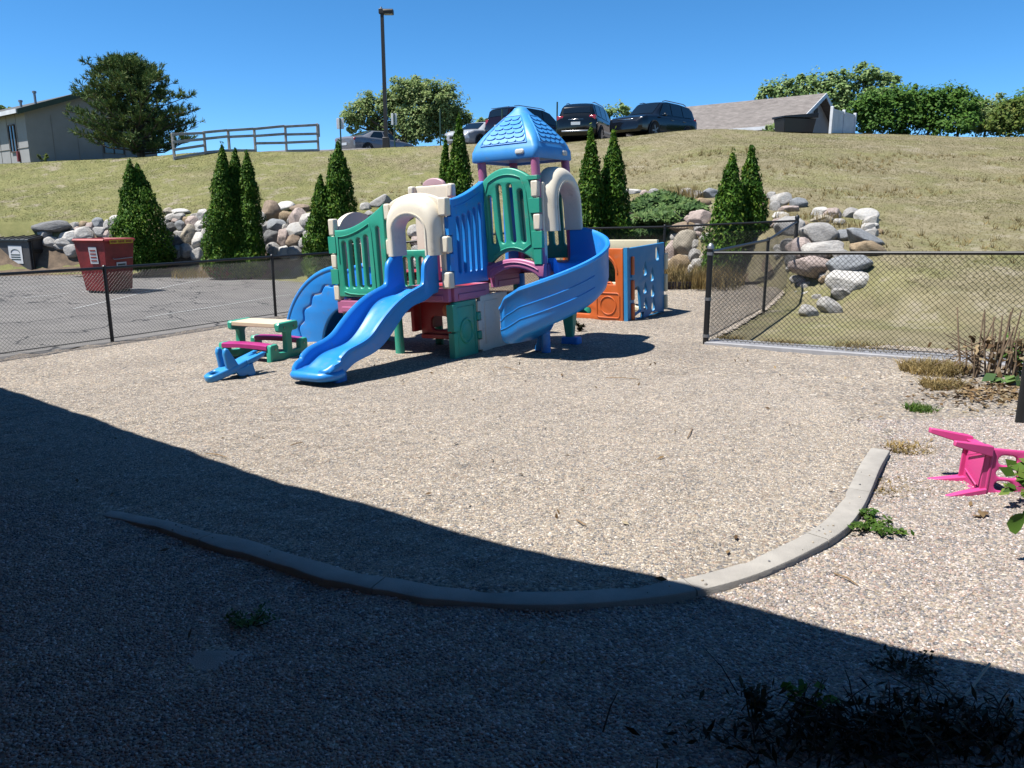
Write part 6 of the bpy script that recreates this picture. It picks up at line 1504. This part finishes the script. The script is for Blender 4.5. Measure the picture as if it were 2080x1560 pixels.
suv = [(-2.36, .48, .92, .94, .78, .66), (-2.28, .32, 1.08, 1.16, .91, .74), (-2.12, .28, 1.10, 1.56, .93, .70), (-1.85, .28, 1.10, 1.70, .94, .68), (-1.0, .28, 1.07, 1.755, .95, .69), (0, .28, 1.05, 1.76, .95, .69), (.45, .28, 1.04, 1.70, .95, .68), (1.2, .28, 1.04, 1.10, .94, .72), (1.95, .28, .98, 1.01, .92, .70), (2.28, .3, .88, .90, .87, .66), (2.40, .40, .70, .72, .74, .55)]
def suvspec(pm, front=True): return dict(side=[(-.05, 1.0, .02, -.55), (-1.05, -.13, .0, .0), (-1.95, -1.13, .14, .0)], ws=(1.15, .50), rw=(-2.24, -1.98), wheel_r=.37, wheels=(-1.42, 1.46),
  boxes=[('tail_light', LAMPR, (-2.24, .74, 1.06), (.14, .30, .2), .03, 1), ('head_light', LAMPW, (2.22, .66, .82), (.28, .36, .16), .04, 1), ('fog_light', LAMPW, (2.36, .62, .48), (.06, .13, .1), .02, 1), ('grille', TRIM, (2.375, 0, .74), (.07, .86, .22), .02), ('grille_bar', CHROME, (2.415, 0, .82), (.03, .8, .03), .008), ('grille_bar', CHROME, (2.425, 0, .70), (.03, .7, .03), .008), ('bumper_trim', CHROME, (2.39, 0, .38), (.06, 1.15, .04), .01),
     ('licence_plate', PLATE, (-2.37, 0, .82), (.02, .42, .13), .004), ('bumper_trim', RIMM, (-2.36, 0, .5), (.06, 1.3, .07), .02), ('hatch_bar', CHROME, (-2.33, 0, .99), (.03, .7, .035), .008), ('mirror', pm, (.82, 1.05, 1.10), (.16, .18, .14), .04, 1), ('door_handle', CHROME, (-.02, .955, .93), (.2, .03, .03), .008, 1), ('door_handle', CHROME, (-1.1, .955, .94), (.2, .03, .03), .008, 1), ('lower_cladding', TRIM, (0, .945, .33), (2.0, .03, .12), .01, 1)],
  tubes=[('roof_rail', RIMM, [(-1.75, .60, 1.73), (-1.5, .60, 1.79), (.1, .60, 1.80), (.35, .60, 1.74)], .02)])
car('parked_car', 'black crossover seen from behind between the van and the dark blue one', 1196, 37.8, R(70), P_BLK, suv, suvspec(P_BLK), dz=-.28)
suv2 = [(a * 1.03, b_, c_ * 1.0, d_ * 1.0, e_, f_) for a, b_, c_, d_, e_, f_ in suv]
car('parked_car', 'large dark blue black four wheel drive facing the viewer, headlights glinting', 1328, 37.4, R(-132), P_NVY, suv2, suvspec(P_NVY), dz=-.36)
van = [(-2.5, .42, .92, .94, .82, .7), (-2.44, .3, 1.06, 1.2, .94, .76), (-2.3, .26, 1.06, 1.62, .96, .74), (-2.0, .26, 1.05, 1.74, .97, .73), (-1.0, .26, 1.02, 1.78, .98, .73), (.2, .26, .98, 1.76, .98, .72), (.7, .26, .96, 1.66, .98, .70), (1.7, .26, .94, 1.02, .95, .74), (2.2, .26, .84, .88, .9, .7), (2.5, .34, .64, .66, .74, .55)]
vs_ = suvspec(P_MAR); vs_ = dict(vs_); vs_['side'] = [(.05, 1.35, .0, -.72), (-1.2, -.03, .0, .0), (-2.2, -1.28, .12, .0)]; vs_['ws'] = (1.62, .78); vs_['rw'] = (-2.42, -2.16); vs_['wheels'] = (-1.5, 1.55)
vs_['boxes'] = [('tail_light', LAMPR, (-2.41, .80, 1.0), (.12, .2, .34), .03, 1), ('head_light', LAMPW, (2.3, .66, .74), (.3, .34, .16), .04, 1), ('licence_plate', PLATE, (-2.50, 0, .8), (.02, .42, .13), .004), ('mirror', P_MAR, (1.1, 1.06, 1.06), (.16, .18, .14), .04, 1), ('rear_spoiler', CHROME, (-2.28, 0, 1.70), (.1, 1.25, .03), .01), ('grille', TRIM, (2.48, 0, .55), (.06, .8, .16), .02), ('door_handle', CHROME, (.0, .985, .90), (.2, .03, .03), .008, 1)]
vs_['tubes'] = [('roof_rail', RIMM, [(-1.9, .62, 1.77), (-1.6, .62, 1.82), (.1, .62, 1.82), (.4, .62, 1.76)], .02)]
car('parked_car', 'dark maroon minivan behind the tower roof', 1078, 42.5, R(46), P_MAR, van, vs_, dz=-.05)
car('parked_car', 'pale car whose bonnet alone shows over the crest before the brown roofed house', 1450, 47, R(178), P_WHT, sed, wspec, dz=-.75)

# ================================================================== lamp post, sign posts
BRONZE = mat('dark_bronze', (.035, .030, .027), .5, .2); GPOST = mat('green_post_paint', (.02, .075, .05), .6)
LENS = mat('lamp_lens', (.55, .54, .5), .3)
q = at(785, 298, 36.5); zt = at(781, 24, 36.5).z; z0 = float(terr(q.x, 36.5))
lp_ = thing('lamp_post', 'tall dark square lamp post with a shoebox head on the hill', 'lamp post', (q.x, 36.5, z0)); H = zt - z0
MB().loft([[Vector((a * r_, c * r_, z)) for a, c in ((-1, -1), (1, -1), (1, 1), (-1, 1))] for z, r_ in ((-.3, .085), (H, .07))]).build('pole', BRONZE, lp_, bevel=.008)
MB().box((0, 0, .25), (.32, .32, .5)).build('base', BRONZE, lp_, bevel=.03)
m_ = MB().loft([[Vector((x, y, H + z)) for y, z in ((-.17, -.10), (.17, -.10), (.19, .03), (.12, .10), (-.12, .10), (-.19, .03))] for x in (.06, .50)]); hd_ = m_.build('lamp_head', BRONZE, lp_, bevel=.015)
MB().box((.28, 0, H - .105), (.36, .26, .02)).build('lens', LENS, hd_)
MB().box((-.03, 0, H + .02), (.22, .2, .2)).build('bracket', BRONZE, lp_, bevel=.02); MB().lathe([(0, 0), (.04, 0), (.04, .08), (0, .09)], 10, (-.03, 0, H + .12)).build('photocell', LENS, lp_)
def signpost(px, ytop, ybase, y, label, board=None, w=.3):
    q = at(px, ybase, y); zt = at(px, ytop, y).z; z0 = float(terr(q.x, y)); H = zt - z0
    r0 = thing('sign_post', label, 'sign post', (q.x, y, z0), 0, 'green steel posts along the hill lot')
    MB().loft([[Vector((a, c, z)) for a, c in ((-.035, 0), (-.02, -.03), (.02, -.03), (.035, 0), (.02, .006), (-.02, .006))] for z in (-.3, H)]).build('post', GPOST, r0)
    if board:
        b0 = at(px, board, y).z - z0
        MB().panel(rrect(-w / 2, w / 2, b0, H - .0, .03), (), .012, .003, lambda u, v, w_: Vector((u, .01 + w_, v))).build('sign_board', WHITE, r0)
        f = MB()
        for z in (b0 + .08, H - .08): f.lathe([(0, 0), (.02, 0), (.02, .04), (0, .04)], 8, (0, -.03, z), 'Y')
        f.build('bolt', GALV, r0)
signpost(693, 240, 300, 37.5, 'green post with a narrow white sign back at the tail of the silver sedan', 262, .34)
signpost(802, 230, 299, 36.2, 'green post with a narrow grey white sign back in front of the silver sedan', 254, .26)
signpost(895, 222, 292, 36.0, 'slim bare green post in front of the grey green tree')
signpost(1131, 207, 285, 36.2, 'slim bare green post between the van and the black crossover')
signpost(1020, 222, 285, 38.0, 'slim bare green post just behind the tower roof')

# ================================================================== weathered rail fence on the crest
WOOD = mat('weathered_wood', (.46, .43, .40), .9, 0, .3, 3, .6, 50); WOODL = mat('pale_wood', (.5, .47, .44), .85)
rf_pts = [(350, 272, 309), (414, 268, 308), (463, 264, 307), (516, 261, 306), (579, 256, 305), (644, 252, 305)]
c = at(350, 309, 34.2); rf = thing('rail_fence', 'weathered grey wooden rail fence on the crest between pine and sedan', 'fence', (c.x, c.y, float(terr(c.x, c.y))))
V = []
for i, (px, t_, b_) in enumerate(rf_pts):
    yy = 34.2 + .55 * i; p = at(px, t_, yy); q = at(px, b_, yy); z0 = min(q.z, float(terr(q.x, yy))); V.append((Vector((p.x, yy, p.z)) - rf.location, z0 - rf.location.z))
for i, (p, z0) in enumerate(V):
    MB().box((p.x, p.y, (p.z + z0) / 2 - .1), (.10, .10, p.z - z0 + .26)).build('post', WOOD, rf, bevel=.01)
    if i == len(V) - 1: MB().box((p.x + .075, p.y + .02, p.z - .28), (.04, .1, .55)).build('post_plank', WOODL, rf)
for j, fr_ in enumerate((.03, .32, .62, .93)):
    for i in range(len(V) - 1):
        if j == 2 and i in (1, 2): continue
        if j == 3 and i == 3: continue
        a = Vector((V[i][0].x, V[i][0].y - .065, V[i][0].z + (V[i][1] - V[i][0].z) * fr_)); e = Vector((V[i + 1][0].x, V[i + 1][0].y - .065, V[i + 1][0].z + (V[i + 1][1] - V[i + 1][0].z) * fr_ + rng.uniform(-.03, .03)))
        if j == 2 and i == 0: e.z -= .02
        d_ = (e - a); m3 = d_.to_track_quat('X', 'Z').to_matrix()
        MB().box((a + e) / 2, (d_.length - .006, .035, .11), m3).build('rail', WOOD, rf, bevel=.006)

# ================================================================== buildings
SIDE = mat('grey_panel_siding', (.40, .40, .40), .85, 0, .06, 2, .2, 30); ROOFM = mat('dark_roof_felt', (.10, .105, .10), .9, 0, .2, 3); FASC = mat('fascia_green_grey', (.05, .085, .055), .7)
def shingle_mat():
    m, nt, b = newmat('brown_shingles'); co = obj_co(nt); br = nt.nodes.new('ShaderNodeTexBrick'); br.inputs['Scale'].default_value = 1
    br.inputs['Brick Width'].default_value = .3; br.inputs['Row Height'].default_value = .14; br.inputs['Mortar Size'].default_value = .006
    br.inputs['Color1'].default_value = (.20, .175, .16, 1); br.inputs['Color2'].default_value = (.28, .25, .23, 1); br.inputs['Mortar'].default_value = (.1, .08, .07, 1)
    nt.links.new(co, br.inputs['Vector']); c = mixc(nt, 1, br.outputs['Color'], ramp(nt, noise(nt, 2.5, 6, .7, co), [(.3, (.75,) * 3), (.7, (1.2,) * 3)]), 'MULTIPLY')
    nt.links.new(c, b.inputs['Base Color']); b.inputs['Roughness'].default_value = .9; return m
SHING = shingle_mat()
# grey building on the left: sunlit eave wall and shaded gable wall
cc = at(62, 330, 40); yw = math.atan2(.62, -.78)      # eave wall direction (towards the left)
gb = thing('grey_building', 'grey panel sided building with low gabled roof at the left edge', 'building', (cc.x, cc.y, float(terr(cc.x, cc.y)) - .3), yw)
# local: +X along the eave wall (image left), -Y is into the building depth along the gable wall
He = at(62, 228, 40).z - gb.location.z; LX, LY = 14.0, -6.6; Hr = He + 1.2
b = MB()
b.add([(0, 0, 0), (LX, 0, 0), (LX, 0, He), (0, 0, He)], [(0, 1, 2, 3)]); b.add([(0, 0, 0), (0, LY, 0), (0, LY, He), (0, LY / 2, Hr), (0, 0, He)], [(0, 1, 2, 3, 4)])
b.add([(LX, 0, 0), (LX, LY, 0), (LX, LY, He), (LX, LY / 2, Hr), (LX, 0, He)], [(0, 1, 2, 3, 4)]); b.add([(0, LY, 0), (LX, LY, 0), (LX, LY, He), (0, LY, He)], [(0, 1, 2, 3)])
b.build('wall', SIDE, gb)
b = MB()
for y in np.arange(-1.2, -6.5, -1.2): b.box((-.01, y, He * .5), (.02, .02, He))
for x in np.arange(1.2, 13.9, 1.2): b.box((x, .01, He * .5), (.02, .02, He))
b.box((LX / 2, .015, 1.15), (LX, .03, .03)); b.build('seam', mat('seam_grey', (.36, .34, .32), .9), gb)
ov = .48; sl_ = (Hr - He) / (-LY / 2)
def roofpl(y0, y1, nm):
    z = lambda y: Hr - abs(y - LY / 2) * sl_ + .1
    return MB().loft([[Vector((x, y, z(y) + d)) for y, d in ((y0, 0), (y1, 0), (y1, .14), (y0, .14))] for x in (-.45, LX + .45)]).build(nm, ROOFM, gb)
r_ = roofpl(ov, LY / 2, 'roof'); roofpl(LY / 2, LY - ov, 'roof')
z = lambda y: Hr - abs(y - LY / 2) * sl_ + .1
b = MB(); b.loft([[Vector((x, y, z(y) + dd - .10)) for x, dd in ((-.50, 0), (-.455, 0), (-.455, .26), (-.50, .26))] for y in (ov, LY / 2)]); b.loft([[Vector((x, y, z(y) + dd - .10)) for x, dd in ((-.50, 0), (-.455, 0), (-.455, .26), (-.50, .26))] for y in (LY / 2, LY - ov)])
b.build('fascia', FASC, gb)
MB().box((LX / 2, ov + .025, z(ov) + .06), (LX + .9, .05, .2)).build('gutter', WHITE, gb)
for x, y, h in ((1.1, -1.0, .55), (1.9, -.6, .28)): MB().lathe([(0, -.2), (.06, -.2), (.06, h), (.1, h), (.1, h + .1), (0, h + .12)], 10, (x, y, z(y) + .1)).build('vent_pipe', GALV, r_)
wx_ = 1.75
w_ = MB().box((wx_, .02, He - 1.15), (.75, .04, 1.25)).build('window', GLASS, gb); f = MB()
for dx in (-.38, 0, .38): f.box((wx_ + dx, .05, He - 1.15), (.05, .05, 1.3))
for dzz in (-.65, .65): f.box((wx_, .05, He - 1.15 + dzz), (.81, .05, .05))
f.build('window_frame', mat('brown_frame', (.12, .085, .07), .7), w_)
w_ = MB().box((-.02, -4.2, He - 1.1), (.04, 1.0, 1.2)).build('window', GLASS, gb); f = MB()
for dy in (-.52, 0, .52): f.box((-.05, -4.2 + dy, He - 1.1), (.05, .05, 1.26))
f.build('window_frame', bpy.data.materials['brown_frame'], w_)
MB().box((1.25, .06, .75), (.16, .12, .5)).build('meter_box', mat('faded_red', (.25, .03, .04), .6), gb, bevel=.01)
# brown-roofed house on the right
c0 = at(1606, 252, 43.0); yw = R(-40)
bh_ = thing('brown_roofed_house', 'low house with brown shingle roof and white trimmed gable on the crest', 'house', (c0.x, c0.y, float(terr(c0.x, c0.y)) - .6), yw)
He = c0.z - bh_.location.z; W2 = 7.2; Lh = -10.5; Hr = He + 1.75
# local X runs along the eave (house extends to -X), Y into depth along the gable wall
b = MB(); b.add([(Lh, 0, 0), (0, 0, 0), (0, 0, He), (Lh, 0, He)], [(0, 1, 2, 3)]); b.add([(0, 0, 0), (0, W2, 0), (0, W2, He), (0, W2 / 2, Hr), (0, 0, He)], [(0, 1, 2, 3, 4)]); b.add([(Lh, 0, 0), (Lh, W2, 0), (Lh, W2, He), (Lh, W2 / 2, Hr), (Lh, 0, He)], [(0, 1, 2, 3, 4)]); b.add([(Lh, W2, 0), (0, W2, 0), (0, W2, He), (Lh, W2, He)], [(0, 1, 2, 3)])
b.build('wall', mat('taupe_siding', (.55, .51, .48), .85, 0, .06, 2), bh_)
sl_ = (Hr - He) / (W2 / 2); z2 = lambda y: Hr - abs(y - W2 / 2) * sl_ + .06
for y0, y1 in ((-.5, W2 / 2), (W2 / 2, W2 + .5)):
    r_ = MB().loft([[Vector((x, y, z2(y) + d_)) for y, d_ in ((y0, 0), (y1, 0), (y1, .12), (y0, .12))] for x in (Lh - .4, .5)]).build('roof', SHING, bh_)
b = MB()
for y0, y1 in ((-.55, W2 / 2), (W2 / 2, W2 + .55)): b.loft([[Vector((x, y, z2(y) + d_)) for x, d_ in ((.505, -.12), (.545, -.12), (.545, .12), (.505, .12))] for y in (y0, y1)])
b.build('bargeboard', WHITE, bh_)
MB().box((Lh / 2, -.54, z2(-.5) + .02), (-Lh + .9, .07, .18)).build('gutter', WHITE, bh_)
MB().lathe([(0, -.2), (.08, -.2), (.08, .25), (.13, .25), (.13, .32), (0, .42)], 10, (Lh + .6, W2 / 2 - .5, z2(W2 / 2 - .5))).build('roof_vent', GALV, bh_)
MB().box((.02, W2 / 2, Hr - .75), (.04, .5, .35)).build('gable_vent', mat('vent_dark', (.08, .07, .065), .8), bh_)
# white fence panel
c0 = at(1686, 277, 36.3); c1 = at(1733, 277, 38.6); zt0 = at(1690, 216, 36.3).z; zt1 = zt0 + .05
wf = thing('white_fence', 'white panel fence end standing on the crest beside the house', 'fence', (c0.x, c0.y, float(terr(c0.x, c0.y))))
d_ = Vector((c1.x - c0.x, c1.y - c0.y, 0)); L_ = d_.length; m3 = Matrix.Rotation(math.atan2(d_.y, d_.x), 3, 'Z'); h_ = zt0 - wf.location.z
VIN = mat('white_vinyl', (.74, .75, .77), .45)
for t in (0, .5, 1): q = d_ * t; MB().box((q.x, q.y, h_ / 2 - .1), (.13, .13, h_ + .2), m3).build('post', VIN, wf, bevel=.015)
for t0, t1 in ((0, .5), (.5, 1)):
    q = d_ * ((t0 + t1) / 2); b = MB(); n = 8
    for k in range(n): u = d_ * (t0 + (t1 - t0) * (k + .5) / n); b.box((u.x, u.y, h_ / 2 - .12), (L_ * (t1 - t0) / n - .006, .03, h_ - .1), m3)
    b.box((q.x, q.y, h_ - .14), (L_ * (t1 - t0) - .13, .06, .1), m3); b.build('fence_panel', VIN, wf)
# black bin lids peeping over the crest
q = at(1612, 280, 37.3); bn = thing('waste_bin', 'black wheeled bin with sloping lid peeping over the crest before the house', 'bin', (q.x, q.y, float(terr(q.x, q.y))), R(15))
MB().loft([[Vector((x, y, 0)) for x, y in ((-.75, -.35), (.75, -.35), (.75, .35), (-.75, .35))], [Vector((x, y, .62)) for x, y in ((-.85, -.42), (.85, -.42), (.85, .42), (-.85, .42))]]).build('body', LIDM, bn, bevel=.02)
MB().loft([[Vector((x, -.48, z)) for x, z in ((-.9, .63), (.9, .66), (.9, .86), (.55, .84), (-.9, .70))], [Vector((x, .48, z)) for x, z in ((-.9, .63), (.9, .66), (.9, .90), (.55, .88), (-.9, .72))]]).build('lid', LIDM, bn, bevel=.01)

# ================================================================== the building the picture is taken from (only its shadow shows)
SH = [(-12.2, 13.4), (-5.4, 7.88), (-1.82, 5.01), (-.13, 3.83), (.80, 3.30), (1.96, 2.55), (9.0, -2.0)]
he = 3.0; off = Vector((SUN_DIR.x, SUN_DIR.y)) * he / math.tan(SUN_EL)  # eave set low to deepen the shade on the near gravel
ev = [Vector((x + off.x, y + off.y)) for x, y in SH]; inn = [Vector((p.x - .52 * 4.2, p.y - .85 * 4.2)) for p in ev]
dark = mat('warm_bounce_eave', (.42, .26, .15), .9); wallm = mat('warm_bounce_wall', (.34, .20, .13), .9)  # unseen surfaces, warm toned to bounce warmer fill into the shade
hb = thing('unseen_building', 'unseen building with a deep eave that casts the shadow across the near gravel', 'building', (0, 0, 0))
b = MB(); v = [Vector((p.x, p.y, he)) for p in ev] + [Vector((p.x, p.y, he + .9)) for p in inn]; n = len(ev)
b.loft([[ev[i].to_3d() + Vector((0, 0, he)), ev[i].to_3d() + Vector((0, 0, he + .2)), inn[i].to_3d() + Vector((0, 0, he + 1.6)), inn[i].to_3d() + Vector((0, 0, he))] for i in range(n)]); b.build('roof', dark, hb)
wl_ = [Vector((p.x - .52 * 2.9, p.y - .85 * 2.9)) for p in ev]
b = MB().loft([[q.to_3d() + Vector((0, 0, -.3)), q.to_3d() + Vector((0, 0, he - .005)), (q + Vector((-.1, -.17))).to_3d() + Vector((0, 0, he - .005)), (q + Vector((-.1, -.17))).to_3d() + Vector((0, 0, -.3))] for q in wl_]); b.build('wall', wallm, hb)

# ------------------------------------------------------------------ reflectances for this exposure
KEEP = {'headlight': 1}
for m in bpy.data.materials:
    if not m.use_nodes: continue
    nt = m.node_tree
    k = .62 if m.name in ('white_paint', 'white_vinyl', 'cream_plastic', 'badge_white') else .56
    for b in [n for n in nt.nodes if n.type in ('BSDF_PRINCIPLED', 'BSDF_TRANSLUCENT')]:
        i = b.inputs['Base Color'] if b.type == 'BSDF_PRINCIPLED' else b.inputs['Color']
        if i.is_linked:
            src = i.links[0].from_socket; nt.links.new(mixc(nt, 1.0, src, (k, k, k), 'MULTIPLY'), i)
        else: i.default_value = (*[x * k for x in i.default_value[:3]], 1)
